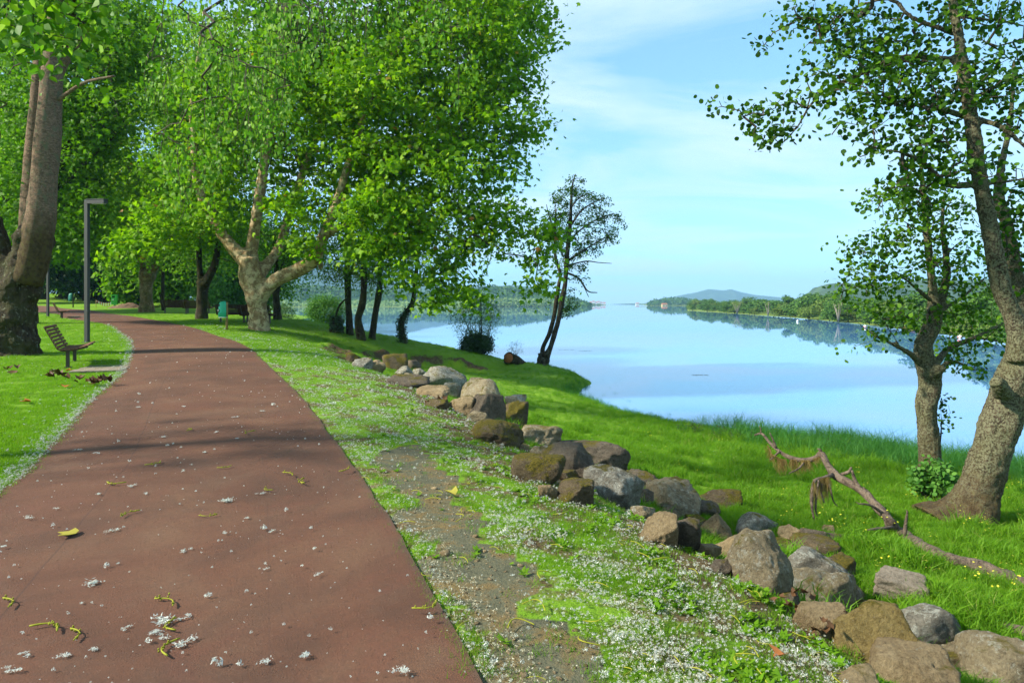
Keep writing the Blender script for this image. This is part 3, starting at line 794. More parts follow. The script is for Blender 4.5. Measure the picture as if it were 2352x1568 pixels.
B0 = WATER - 0.5
ridge('mountain', [(1440, 703), (1490, 696), (1520, 688), (1560, 679), (1600, 671), (1628, 664), (1650, 666), (1662, 667), (1678, 664.5), (1700, 671), (1730, 677), (1800, 684), (1900, 692), (2000, 702)], 4600, 900, B0, M['hill'], 1, 0.5, 1.0)
ridge('hill', [(480, 590), (560, 565), (640, 560), (700, 575), (780, 600), (860, 620), (940, 636), (1020, 650), (1080, 660), (1120, 657), (1170, 656), (1230, 663), (1280, 675), (1330, 690), (1370, 703)], 2900, 700, B0, M['hill'], 2, 0.5, 2.0)
ridge('low_hill', [(1400, 702), (1410, 698.3), (1440, 697.2), (1465, 696.4), (1485, 698), (1500, 696), (1530, 695.5), (1560, 697), (1600, 703)], 3600, 300, B0, M['hill'], 3, 0.4)
ridge('right_hill', [(1840, 706), (1880, 660), (1905, 652), (1940, 655), (1990, 650), (2060, 652), (2140, 640), (2220, 645), (2300, 640), (2420, 630), (2600, 640), (2800, 700)], 1100, 260, B0, M['hill'], 4, 0.5, 2.0)


def bank(name, shore, back, rise, mat):
    """Low far bank: from the waterline at the shore points back to higher ground."""
    S, Bk = np.asarray(shore, float), np.asarray(back, float)
    n = 80
    S = smooth_path(S, n); Bk = smooth_path(Bk, n)
    rows = []
    for t, z in ((0, WATER - 0.6), (0.015, WATER + 0.05), (0.05, WATER + 0.35), (0.2, WATER + 0.3 * rise), (0.5, WATER + 0.6 * rise), (1.0, WATER + rise)):
        P = S * (1 - t) + Bk * t
        rows.append(np.column_stack([P, np.full(n, z) + 0.12 * rise * t * wob(P[:, 0], P[:, 1], 9, 40)]))
    V = np.concatenate(rows)
    i = (np.arange(len(rows) - 1)[:, None] * n + np.arange(n - 1)[None]).ravel()
    return obj(name, V, np.stack([i, i + 1, i + n + 1, i + n], -1), mat, None, True, 'structure')


rb_shore = [G(x, y, 4.0)[:2] for x, y in [(1578, 712), (1600, 714), (1650, 718), (1750, 725), (1850, 734), (1940, 743), (2050, 757), (2200, 778), (2352, 803), (2700, 860)]]
rb_back = [(130, 480), (180, 430), (230, 350), (260, 290), (260, 250), (250, 210), (240, 170), (230, 130), (220, 110), (200, 70)]
bank('right_bank', rb_shore, rb_back, 4.5, M['bank_grass'])
lb_shore = [(-330, 700), (-240, 720), (-130, 800), (-40, 860), (40, 930), (106, 960), (112, 1010)]
lb_back = [(-420, 1300), (-330, 1300), (-200, 1350), (-100, 1350), (0, 1300), (60, 1200), (100, 1120)]
bank('left_bank', lb_shore, lb_back, 9, M['bank_grass'])

# ------------------------------------------------------------------ foliage tools
def _fan(pts, fold=0.25):
    p = np.array(pts, float); n = len(p)
    V = np.column_stack([p, -fold * np.abs(p[:, 0]) - 0.12 * p[:, 1] ** 2])
    return V, np.array([[0, i, i + 1] for i in range(1, n - 1)])


LEAF = {
    'plane': _fan([(0, 0), (.34, .10), (.58, .50), (.2, .54), (0, 1.0), (-.2, .54), (-.58, .50), (-.34, .10)]),
    'three': _fan([(0, 0), (.52, .34), (.16, .46), (0, 1), (-.16, .46), (-.52, .34)]),
    'poplar': _fan([(0, 0), (.40, .22), (.31, .5), (0, 1), (-.31, .5), (-.40, .22)]),
    'round': _fan([(0, 0), (.36, .2), (.46, .58), (.22, .95), (-.22, .95), (-.46, .58), (-.36, .2)]),
    'simple': _fan([(0, 0), (.33, .45), (0, 1), (-.33, .45)]),
    'willow': _fan([(0, 0), (.12, .4), (0, 1), (-.12, .4)]),
}


def unit(a): return a / (np.linalg.norm(a, axis=-1, keepdims=True) + 1e-9)


def leaves(P, kind, size, normal_up=0.9, jitter=0.75, droop=0.35, g=rng, out=None, hang=False):
    """Leaf blades at points P -> vertices, triangles."""
    tv, tf = LEAF[kind]; n = len(P)
    N = g.normal(0, jitter, (n, 3)) + np.array([0, 0, normal_up])
    if out is not None: N = N + out
    if hang: N = g.normal(0, 1, (n, 3)) * np.array([1, 1, 0.35])
    N = unit(N)
    if hang: T = g.normal(0, 0.38, (n, 3)) + np.array([0, 0, -1.0])
    else:
        a = g.uniform(0, 6.283, n); T = np.column_stack([np.cos(a), np.sin(a), np.full(n, -droop)])
        if out is not None: T = T + out * 1.3
    T = unit(T - N * (T * N).sum(1, keepdims=True)); B = np.cross(N, T)
    s = size * g.uniform(0.65, 1.2, n)[:, None, None]
    V = P[:, None] + s * (tv[None, :, 0:1] * B[:, None] + tv[None, :, 1:2] * T[:, None] + tv[None, :, 2:3] * N[:, None])
    return V.reshape(-1, 3), (tf[None] + (np.arange(n) * len(tv))[:, None, None]).reshape(-1, 3)


def grow(nodes, targets, seg=0.5, bend=0.12, sag=0.06, g=rng, tip_r=0.006):
    """Joins every target to the nearest wood by a thin bent branch. nodes: (n,4) x y z r of the limbs. Returns branch chains and each target's end direction."""
    base = nodes[:, :3]
    d0 = np.array([np.min(((base - t) ** 2).sum(1)) for t in targets])
    P = [base]; arr = base.copy(); par = [-1] * len(base)
    cap = np.concatenate([nodes[:, 3]])
    chains, ends = [], np.zeros((len(targets), 3))
    load = {}
    buf = np.zeros((len(base) + len(targets) * 8, 3)); buf[:len(base)] = base; nb = len(base)
    maxr = np.full(len(buf), 1e3); maxr[:nb] = nodes[:, 3]
    parent = np.full(len(buf), -1)
    recs = []
    for ti in np.argsort(d0):
        t = targets[ti]
        dd = ((buf[:nb] - t) ** 2).sum(1)
        j = int(np.argmin(dd + 0.5 * np.maximum(buf[:nb, 2] - t[2], 0) ** 2))
        p = buf[j]; L = math.sqrt(dd[j])
        k = int(min(max(math.ceil(L / seg), 1), 7))
        u = np.linspace(0, 1, k + 1)[1:, None]
        off = g.normal(0, bend * L, 3) * np.array([1, 1, 0.6])
        Q = p + (t - p) * u + np.sin(u * math.pi) * (off + np.array([0, 0, sag * L * 2]))
        ids = list(range(nb, nb + k)); buf[nb:nb + k] = Q
        parent[nb] = j; parent[nb + 1:nb + k] = np.arange(nb, nb + k - 1)
        nb += k
        recs.append((j, ids)); e = Q[-1] - (Q[-2] if k > 1 else p); ends[ti] = e / (np.linalg.norm(e) + 1e-9)
    area = np.zeros(nb)
    tips = [r[1][-1] for r in recs]; area[tips] += tip_r ** 2.2
    for i in range(nb - 1, len(base) - 1, -1):
        area[i] = max(area[i], tip_r ** 2.2)
        if parent[i] >= len(base): area[parent[i]] += area[i]
    rad = area ** (1 / 2.2)
    for j, ids in recs:
        r0 = min(rad[ids[0]] * 1.1, maxr[j] * 0.9 if j < len(base) else rad[j])
        pts = np.vstack([buf[j][None], buf[ids]])
        rr = np.minimum(np.concatenate([[r0], rad[ids]]), max(r0, tip_r))
        chains.append((pts, rr))
    return chains, ends


def sample_zones(zones, n, g=rng, Y0=None):
    """Spray centres inside picture-sized ellipses, each at its own distance with real depth: (cx, cy, rx, ry, Y, dY)."""
    z = np.array(zones, float)
    wgt = z[:, 2] * z[:, 3]; wgt = wgt / wgt.sum()
    k = g.choice(len(z), n, p=wgt); c = z[k]
    r = np.sqrt(g.uniform(0, 1, n)) ; a = g.uniform(0, 6.283, n)
    px, py = c[:, 0] + c[:, 2] * r * np.cos(a), c[:, 1] + c[:, 3] * r * np.sin(a)
    Y = c[:, 4] + c[:, 5] * g.uniform(-1, 1, n) * np.sqrt(1 - r * r * 0.9)
    return np.column_stack([(px - CX) / F * Y, Y, EYE - (py - HY) / F * Y])


def limbs_nodes(limbs, n=14):
    return np.vstack([np.column_stack([smooth_path(L, n)]) for L in limbs])


def pxlimb(pts, Y):
    """Limb from (px, py, width px[, dY]) points at distance Y."""
    out = []
    for p in pts:
        y = Y + (p[3] if len(p) > 3 else 0)
        out.append((*W(p[0], p[1], y), p[2] / 2 * y / F))
    return np.array(out)


def wood(name, limbs, mat, root, n=14, rough=0.12, seed=1, samples=22, voxel=None):
    mb = MB()
    for i, L in enumerate(limbs):
        S = smooth_path(L, max(int(samples * max(1, len(L) / 6)), 6))
        mb.tube(S[:, :3], np.maximum(S[:, 3], 0.003), n, rough, seed + i)
    V, fs = mb.out()
    o = obj(name, V, fs, mat, root)
    if voxel:
        m = o.modifiers.new('join', 'REMESH'); m.mode = 'VOXEL'; m.voxel_size = voxel; m.use_smooth_shade = True
        s = o.modifiers.new('soften', 'SMOOTH'); s.factor = 0.5; s.iterations = 3
    return o


def roughen(o, size, strength):
    tx = bpy.data.textures.new('bark_relief', 'CLOUDS'); tx.noise_scale = size; tx.noise_depth = 3; tx.noise_type = 'HARD_NOISE'
    m = o.modifiers.new('relief', 'DISPLACE'); m.texture = tx; m.strength = strength; m.mid_level = 0.5; m.texture_coords = 'LOCAL'


def branch_mesh(chains, mat, root, name='branches', rmin=0.004, min_draw=0.0):
    mb = MB()
    for P, r in chains:
        if r.max() < min_draw: continue
        n = 8 if r[0] > 0.05 else 5 if r[0] > 0.015 else 3
        mb.tube(P, np.maximum(r, rmin), n, cap=False)
    V, fs = mb.out()
    if len(V): return obj(name, V, fs, mat, root, kind='stuff')


def spray_points(C_, ends, per, spread, flat, g=rng, hang=0.0):
    n = len(C_)
    k = np.maximum(g.poisson(per, n), 1)
    idx = np.repeat(np.arange(n), k); m = len(idx)
    off = g.normal(0, 1, (m, 3)) * np.array([spread, spread, spread * flat])
    off *= (g.uniform(0.5, 1.25, n)[idx])[:, None]
    off += ends[idx] * g.uniform(-0.6, 0.8, m)[:, None] * spread * 1.3
    if hang: off[:, :2] *= 0.35; off[:, 2] = -np.abs(g.uniform(0, 1, m)) * hang * g.uniform(0.5, 1.2, n)[idx]
    P = C_[idx] + off
    return P, unit(off + 1e-6) * 0.45 + g.normal(0, .38, (n, 3))[idx]


def tree(name, label, limbs, zones, n_spray, per, leaf, size, lm, bm, spread=0.4, flat=0.55, seed=1, loc=None, group=None, cat='tree', voxel=None, twig=None, seg=0.6,
         rough=0.12, nodes_extra=None, droop=0.65, min_draw=0.0, ends_mix=1.0, pts=None, g=None, sides=14, tip_r=0.007, up=0.5, jit=0.85, rugged=None):
    g = g or np.random.default_rng(seed)
    base = limbs[0][0]
    root = thing(name, label, cat, tuple(loc if loc is not None else base[:3]), group=group)
    tk = wood('trunk', limbs, bm, root, sides, rough, seed, voxel=voxel)
    if rugged: roughen(tk, *rugged)
    T = pts if pts is not None else sample_zones(zones, n_spray, g)
    nodes = np.vstack([smooth_path(L, 24)[2:] for L in limbs] + ([nodes_extra] if nodes_extra is not None else []))
    chains, ends = grow(nodes, T, seg, g=g, tip_r=tip_r)
    branch_mesh(chains, twig or M['twig'], root, min_draw=min_draw)
    P, out = spray_points(T, ends, per, spread, flat, g)
    V, Fc = leaves(P, leaf, size, up, jit, droop, g, out)
    obj('crown', V, Fc, lm, root, kind='stuff')
    return root


def base_at(px, py): return hit(px, py)


# ------------------------------------------------------------------ the big plane tree by the path
b = base_at(597, 757); Yp = b[1]
limbs = [
    pxlimb([(598, 768, 58), (597, 755, 50), (594, 725, 46), (589, 695, 46), (583, 665, 48), (577, 635, 52), (572, 605, 50), (570, 592, 40)], Yp),
    pxlimb([(578, 625, 40), (566, 600, 36), (540, 575, 31), (508, 535, 27), (483, 490, 24), (462, 450, 22), (449, 395, 19), (446, 330, 16), (440, 250, 13), (452, 150, 10), (470, 20, 7)], Yp),
    pxlimb([(580, 625, 40), (577, 590, 32), (583, 540, 27), (592, 475, 25), (602, 415, 24), (614, 330, 23), (626, 250, 21), (640, 165, 19), (651, 75, 17), (656, -10, 15), (665, -180, 11), (680, -380, 7)], Yp + 0.3),
    pxlimb([(592, 690, 42), (610, 664, 40), (640, 640, 36), (690, 618, 33), (724, 592, 30, -.3), (742, 545, 27, -.5), (765, 490, 24, -.8), (790, 410, 21, -1), (816, 330, 18, -1.2), (842, 250, 16, -1.3), (872, 175, 13, -1.5), (912, 110, 10, -1.6), (1000, 0, 7, -1.8)], Yp),
    pxlimb([(590, 640, 34), (612, 610, 26, .6), (640, 570, 23, 1.4), (668, 480, 20, 2), (700, 385, 18, 2.4), (735, 290, 16, 2.8), (770, 180, 14, 3.2), (805, 60, 11, 3.4), (840, -120, 8, 3.5)], Yp),
    pxlimb([(742, 545, 20, -.5), (790, 520, 14, -1), (880, 500, 11, -1.6), (980, 520, 8, -2), (1080, 560, 5, -2.2)], Yp),
    pxlimb([(816, 330, 14, -1.2), (900, 330, 11, -1), (1000, 345, 8, -.8), (1120, 330, 5, -.6)], Yp),
    pxlimb([(735, 290, 13, 2.8), (850, 200, 10, 3), (1000, 130, 8, 2.6), (1150, 90, 5, 2)], Yp),
    pxlimb([(724, 595, 18, -.3), (738, 606, 14, .2), (735, 622, 9, .3)], Yp),
    pxlimb([(692, 380, 12, 2.4), (640, 300, 9, 3), (560, 220, 7, 3.6), (470, 160, 5, 4)], Yp),
]
P_ = Yp
zones = [(1050, 90, 200, 160, P_ + 1, 4.5), (1165, 60, 105, 90, P_, 3), (1185, 170, 62, 60, P_ - .5, 2), (1105, 255, 125, 90, P_, 3.5), (1190, 298, 62, 26, P_ - 1, 1.2), (1060, 370, 120, 80, P_ - .5, 4), (1150, 395, 45, 50, P_, 1.5),
         (950, 200, 200, 200, P_ + 1, 5), (800, 90, 210, 160, P_ + 3.5, 4), (900, 400, 150, 100, P_ - 1, 4), (820, 300, 150, 140, P_ + 3.5, 3), (1000, 480, 130, 60, P_ - 1.5, 2.5), (1120, 490, 95, 40, P_ - 1.5, 2),
         (1220, 522, 45, 32, P_ - 2, .9), (1225, 590, 38, 55, P_ - 2, .8), (1262, 560, 22, 40, P_ - 2, .5), (1235, 655, 18, 28, P_ - 2, .3), (1090, 560, 85, 45, P_ - 2, 1.5), (980, 570, 100, 55, P_ - 2, 2), (1060, 650, 55, 55, P_ - 2.5, 1), (1095, 715, 24, 26, P_ - 2.5, .5), (1010, 690, 28, 28, P_ - 2.5, .5),
         (890, 520, 100, 60, P_ - 2, 2), (930, 625, 55, 38, P_ - 2.5, 1), (830, 430, 90, 70, P_ + 1.5, 3), (700, 240, 150, 150, P_ + 3.8, 3.2), (640, 110, 150, 140, P_ + 3.2, 3.2), (550, 290, 110, 120, P_ + 3, 3),
         (660, 430, 60, 55, P_ + 2.5, 2), (700, 480, 45, 45, P_ - 1.5, 1.5), (520, 470, 60, 40, P_ + 2, 1.5), (420, 500, 90, 55, P_ - 1, 2), (360, 545, 70, 35, P_ - 1.5, 1.5), (300, 560, 55, 25, P_ - 1.5, 1), (655, 470, 40, 30, P_ - 1.5, 1), (845, 580, 45, 35, P_ - 2, 1),
         (460, 380, 90, 90, P_ + .5, 3), (1240, 25, 30, 40, P_, .8), (860, 480, 60, 40, P_ - 3, 1), (800, -150, 500, 120, P_ + 1, 5), (700, 560, 40, 22, P_ - 1.5, .8)]
tree('plane_tree', 'big pale-barked plane tree right of the path with wide low forks', limbs, zones + [(850, 190, 90, 80, P_ - 2.5, 1.5), (640, 190, 70, 90, P_ - 1.5, 1.5), (470, 240, 60, 90, P_ - 1.5, 1.5), (740, 300, 60, 60, P_ - 1, 1.5)], 2650, 29, 'plane', 0.225, M['plane_leaf'], M['plane_bark'], 0.47, 0.36, 3, loc=b, voxel=0.07, seg=0.7, tip_r=.007, up=.6, jit=.62, rugged=(.25, .09))

# ------------------------------------------------------------------ left poplar with two pale stems on a dark bole
b = base_at(38, 812); Yq = b[1]
t_ = Yq - 19
limbs = [
    pxlimb([(32, 826, 138), (31, 808, 112), (30, 780, 100), (32, 740, 92), (37, 700, 88), (48, 650, 84), (62, 605, 80), (76, 560, 76), (86, 520, 66), (92, 480, 52), (97, 440, 36), (102, 400, 20)], Yq),
]
pale = [
    pxlimb([(62, 650, 60), (78, 590, 68), (86, 540, 66), (95, 490, 61), (101, 420, 55), (108, 330, 52), (114, 240, 48), (121, 150, 43), (128, 60, 36), (140, -60, 30), (165, -260, 20)], Yq - .15),
    pxlimb([(50, 660, 40), (62, 590, 44), (66, 540, 42), (69, 490, 40), (74, 400, 37), (82, 280, 34), (90, 180, 31), (98, 100, 27), (104, 10, 22), (110, -160, 15)], Yq + .15),
    pxlimb([(118, 210, 24), (140, 155, 22), (172, 100, 20, -.2), (205, 50, 18, -.4), (232, -20, 15, -.6), (280, -160, 10, -1)], Yq),
    pxlimb([(116, 245, 9), (150, 218, 8, -.3), (195, 190, 7, -.6), (262, 175, 5, -1)], Yq),
]
low = [pxlimb([(30, 640, 60), (14, 590, 44), (0, 545, 34), (-18, 480, 28), (-40, 380, 22), (-60, 240, 16)], Yq + .2)]
far_limb = np.array([(*W(140, -60, Yq - .15), .16), (-10.5, 16.2, 11.8, .13), (-8.2, 13.4, 11.2, .10), (-5.8, 11.6, 9.9, .075), (-3.2, 10.8, 8.9, .05), (-1.0, 10.4, 8.2, .03)])
far2 = np.array([(-8.2, 13.4, 11.2, .07), (-7.0, 11.5, 9.8, .05), (-6.0, 10.6, 8.4, .03)])
pop_root = thing('poplar_tree', 'poplar with dark rugged bole and two pale stems behind the nearest bench', 'tree', tuple(b))
roughen(wood('trunk', limbs + low, M['poplar_bark'], pop_root, 20, 0.16, 31, 30, voxel=0.05), .16, .09)
wood('stem', pale[:1] + pale[2:4], M['poplar_bark_pale'], pop_root, 14, 0.06, 32, 24)
wood('stem', pale[1:2] + [far_limb, far2], M['poplar_bark_pale'], pop_root, 12, 0.06, 33, 24)
g = np.random.default_rng(34)
T1 = sample_zones([(430, 60, 95, 80, 11.6, 1.5), (560, 90, 110, 90, 11.2, 1.5), (690, 60, 90, 80, 10.8, 1.3), (560, 235, 100, 90, 11, 1.3), (480, 300, 65, 60, 11, 1), (625, 235, 60, 85, 10.8, 1), (395, 360, 45, 50, 11, .8), (440, 410, 60, 40, 11, .8), (590, 160, 120, 60, 11.3, 1.2),
                   (1030, 60, 60, 70, 10.6, .8), (1060, 150, 30, 50, 10.6, .5), (850, 20, 80, 60, 10.7, 1), (600, 330, 50, 50, 11, .8), (380, 200, 50, 60, 11.4, .8)], 300, g)
T1[:, 2] += 0.3
nodes = np.vstack([smooth_path(far_limb, 40)[6:], smooth_path(far2, 20)])
nodes = np.vstack([nodes, np.column_stack([T1[:0], np.zeros((0, 1))])])
chains, ends = grow(nodes, T1, 0.5, 0.05, 0.08, g, 0.0028)
branch_mesh(chains, M['twig'], pop_root)
P, out = spray_points(T1, ends, 15, 0.26, 1.0, g, hang=0.75)
strings = [(np.array([c, c + [g.normal(0, .05), g.normal(0, .05), -.4], c + [g.normal(0, .08), g.normal(0, .08), -.75]]), np.array([.005, .004, .003])) for c in T1[::2]]
branch_mesh(strings, M['twig'], pop_root, rmin=0.003)
V, Fc = leaves(P, 'poplar', 0.078, hang=True, g=g)
obj('crown', V, Fc, M['poplar_leaf'], pop_root, kind='stuff')
# the poplar's own high crown (mostly above the frame, throwing shade)
T2 = sample_zones([(120, -120, 220, 160, Yq, 3), (20, 60, 70, 120, Yq + .5, 2), (300, -150, 200, 120, Yq - 1.5, 3), (-60, 260, 80, 160, Yq, 2)], 330, g)
chains, ends = grow(np.vstack([smooth_path(L, 30)[6:] for L in pale[:3] + low]), T2, 0.7, g=g)
branch_mesh(chains, M['twig'], pop_root)
P, out = spray_points(T2, ends, 34, 0.42, 0.8, g)
V, Fc = leaves(P, 'poplar', 0.095, 0.5, 1.0, 0.7, g, out)
obj('crown', V, Fc, M['poplar_leaf'], pop_root, kind='stuff')

# a young poplar left of the frame: its branch tip hangs into the upper left corner
z0 = H1(-7.6, 6.3)
yl = [np.array([(-7.6, 6.3, z0 - .1, .13), (-7.55, 6.3, z0 + 2, .11), (-7.45, 6.35, z0 + 4, .085), (-7.3, 6.3, z0 + 6.0, .05), (-7.2, 6.3, z0 + 7.4, .02)]),
      np.array([(-7.45, 6.35, z0 + 4.6, .05), (-6.4, 6.4, z0 + 5.3, .035), (-5.2, 6.4, z0 + 5.2, .022), (-4.3, 6.35, z0 + 4.7, .012)])]
g = np.random.default_rng(35)
T3 = np.vstack([sample_zones([(60, 20, 130, 50, 6.4, .5), (130, 90, 90, 40, 6.3, .35), (190, 20, 60, 40, 6.3, .4)], 60, g),
                np.column_stack([g.normal(-7.6, 0.75, 150), g.normal(6.3, 0.7, 150), z0 + g.uniform(2.3, 7.4, 150)])])
tree('young_poplar', 'young poplar whose shaded branch tip hangs into the upper left corner', yl, None, 0, 15, 'poplar', 0.10, M['poplar_leaf'], M['poplar_bark_pale'], 0.16, 0.9, 36, pts=T3, seg=.4, g=g, up=0.3, jit=0.9, droop=0.9, tip_r=.004)

# ------------------------------------------------------------------ trees along the path further on
b = base_at(336, 716); Y = b[1]
limbs = [pxlimb([(337, 724, 36), (336, 712, 33), (336, 690, 29), (336, 660, 28), (338, 636, 34), (338, 622, 32)], Y),
         pxlimb([(335, 640, 22), (325, 600, 16), (310, 540, 14), (300, 440, 12), (290, 330, 10), (280, 200, 8)], Y),
         pxlimb([(342, 635, 26), (350, 600, 20), (358, 560, 18), (370, 480, 15), (375, 380, 13), (385, 250, 10), (390, 100, 7)], Y - .3),
         pxlimb([(345, 630, 18), (380, 580, 12, -1), (420, 520, 10, -1.5), (450, 460, 8, -2)], Y)]
tree('plane_tree', 'stout plane tree with swollen knob on its bole beyond the path bend', limbs,
     [(340, 300, 130, 160, Y, 4.5), (260, 430, 90, 80, Y - 1, 3), (310, 520, 80, 50, Y - 2, 2.5), (380, 450, 80, 70, Y - 1, 3), (350, 590, 30, 22, Y - 2, 1), (290, 560, 60, 30, Y - 2, 1.5), (250, 570, 45, 22, Y - 2, 1), (400, 150, 150, 130, Y + 1, 5), (230, 330, 80, 90, Y, 3), (420, 560, 50, 30, Y - 1, 2)],
     1300, 30, 'three', 0.28, M['plane_leaf'], M['plane_bark_dark'], 0.62, 0.36, 41, loc=b, seg=1.0, voxel=.08)

b = base_at(463, 733); Y = b[1]
limbs = [pxlimb([(463, 742, 32), (463, 730, 27), (464, 700, 24), (465, 670, 26), (467, 648, 28)], Y),
         pxlimb([(464, 655, 18), (459, 620, 13), (457, 570, 12), (456, 500, 11), (452, 420, 10), (448, 300, 8)], Y),
         pxlimb([(468, 655, 22), (480, 635, 18), (492, 612, 17), (499, 580, 16), (502, 540, 15), (500, 470, 13), (510, 380, 11), (530, 260, 8)], Y - .2)]
tree('forked_tree', 'dark mossy tree forking low in front of the lakeside benches', limbs,
     [(470, 400, 110, 120, Y, 4), (440, 520, 70, 60, Y, 3), (520, 510, 60, 60, Y, 3), (480, 250, 120, 120, Y + 1, 4), (420, 600, 40, 25, Y + 1, 2), (550, 590, 40, 40, Y + 2, 2)],
     800, 32, 'three', 0.21, M['wood_leaf'], M['dark_bark'], 0.5, 0.5, 42, loc=b, seg=.9, voxel=.07)

b = base_at(375, 713); Y = b[1]
tree('slim_tree', 'slim straight sapling between the stout plane and the benches', [pxlimb([(375, 716, 8), (374, 690, 7.5), (374, 640, 7), (376, 570, 6), (378, 480, 5), (380, 400, 3)], Y), pxlimb([(372, 690, 3), (368, 680, 3), (366, 672, 2)], Y)],
     [(376, 470, 40, 80, Y, 1.5), (380, 560, 30, 30, Y, 1)], 70, 20, 'three', 0.15, M['wood_leaf'], M['dark_bark'], 0.35, 0.6, 43, loc=b, seg=.7)

b = np.array([-25.1, 35.0, H1(-25.1, 35.0)]); Y = 35.0
limbs = [np.array([(-25.1, 35, b[2] - .2, .46), (-25.0, 35, b[2] + 2, .36), (-24.6, 35, b[2] + 4.2, .33)]),
         np.array([(-24.6, 35, b[2] + 4, .24), (-23.4, 35, b[2] + 7, .19), (-22.4, 34.8, b[2] + 10, .15), (-22.0, 34.5, b[2] + 15, .09)]),
         np.array([(-24.7, 35, b[2] + 4, .2), (-25.4, 34.6, b[2] + 6, .16), (-26.2, 34.0, b[2] + 8.5, .12), (-26.5, 33.5, b[2] + 12, .07)]),
         np.array([(-23.8, 35, b[2] + 6, .14), (-21.6, 34.4, b[2] + 8, .1), (-19.6, 33.8, b[2] + 9.4, .06)])]
tree('plane_tree', 'leafy plane hidden behind the two-stemmed poplar, its yellow-green leaves showing around the stems', limbs,
     [(150, 330, 110, 130, Y, 4), (30, 420, 70, 130, Y - 1, 3), (200, 480, 70, 60, Y - 1, 2.5), (60, 200, 100, 130, Y, 4), (230, 200, 100, 130, Y, 4), (170, 560, 55, 40, Y - 1, 2), (270, 80, 100, 100, Y, 4), (60, 520, 50, 40, Y - 1, 2), (140, 40, 120, 70, Y, 4)],
     1250, 28, 'three', 0.26, M['yellow_leaf'], M['dark_bark'], 0.55, 0.36, 44, loc=b, seg=.9)

# ------------------------------------------------------------------ lakeside trunks under the plane's skirt
def lakeside(px, py, trunk, fork, zones, label, seed, n=210, name='alder_tree', lm='wood_leaf', per=26, extra=None, size=.12):
    b = base_at(px, py); Y = b[1]
    L = [pxlimb(trunk, Y)] + [pxlimb(f, Y) for f in fork]
    r = tree(name, label, L, [(a[0], a[1], a[2], a[3], Y + a[4], a[5]) for a in zones], n, per, 'simple', size, M[lm], M['dark_bark'], 0.42, 0.5, seed, loc=b, seg=.8, sides=10)
    return r, Y


lakeside(637, 734, [(638, 741, 22), (637, 728, 18), (636, 700, 16), (634, 670, 15), (636, 650, 14), (634, 600, 10), (630, 540, 6)], [[(638, 662, 10), (644, 645, 9), (650, 600, 6), (660, 540, 4)]],
         [(640, 560, 70, 50, 0, 3), (690, 600, 50, 35, 0, 2), (600, 520, 60, 50, 0, 3), (700, 545, 60, 40, 1, 2)], 'dark forked trunk directly behind the big plane, against the water', 51)
lakeside(803, 767, [(803, 775, 24), (803, 762, 18), (802, 730, 15), (800, 690, 14), (799, 650, 14), (797, 600, 12), (795, 520, 9), (790, 420, 6)], [[(800, 640, 8), (815, 600, 7), (830, 540, 5)]],
         [(790, 590, 60, 45, 0, 2.5), (750, 610, 45, 40, 0, 2), (820, 520, 80, 60, 0, 3), (740, 530, 60, 50, 0, 2.5), (785, 640, 40, 25, 0, 1.2)], 'straightest of the lakeside trunks, beside the ivy-clad stump', 52, 260)
lakeside(828, 779, [(829, 788, 28), (829, 776, 20), (824, 750, 19), (823, 730, 17), (831, 705, 17), (835, 680, 16), (836, 640, 14), (835, 590, 11), (832, 520, 7)], [],
         [(840, 610, 45, 35, 0, 2), (850, 540, 70, 50, 0, 2.5), (810, 580, 40, 30, 0, 2)], 'lakeside trunk with a kink to the left, middle of three close together', 53, 190)
lakeside(857, 780, [(852, 787, 24), (854, 776, 17), (858, 750, 15), (862, 720, 15), (868, 690, 14), (872, 660, 13), (873, 620, 11), (872, 560, 8)], [],
         [(880, 620, 50, 35, 0, 2), (900, 560, 70, 50, 0, 2.5), (870, 660, 35, 18, 0, 1.2)], 'rightmost of three close lakeside trunks, leaning right as it rises', 54, 190)
rt, Yi = lakeside(926, 786, [(926, 793, 20), (926, 782, 16), (922, 760, 15), (922, 742, 14), (930, 722, 13), (942, 706, 12), (949, 690, 11), (951, 670, 10), (954, 645, 10), (958, 600, 8), (960, 540, 5)], [],
         [(960, 600, 50, 40, 0, 2), (980, 540, 60, 50, 0, 2)], 'elbow-bent lakeside trunk wrapped in ivy on its lower half', 55, 140)
g = np.random.default_rng(56)
tk = smooth_path(pxlimb([(926, 790, 18), (922, 760, 17), (922, 742, 16), (930, 722, 15), (942, 706, 13)], Yi), 60)
k = g.integers(0, 60, 700); a = g.uniform(0, 6.28, 700)
P = tk[k, :3] + np.column_stack([np.cos(a), np.sin(a), g.normal(0, .4, 700)]) * (tk[k, 3] * g.uniform(1.0, 1.4, 700))[:, None]
V, Fc = leaves(P, 'simple', .12, 0.2, 1.0, 0.6, g, np.column_stack([np.cos(a), np.sin(a), a * 0]) * 0.9)
obj('ivy', V, Fc, M['ivy_leaf'], rt, kind='stuff')

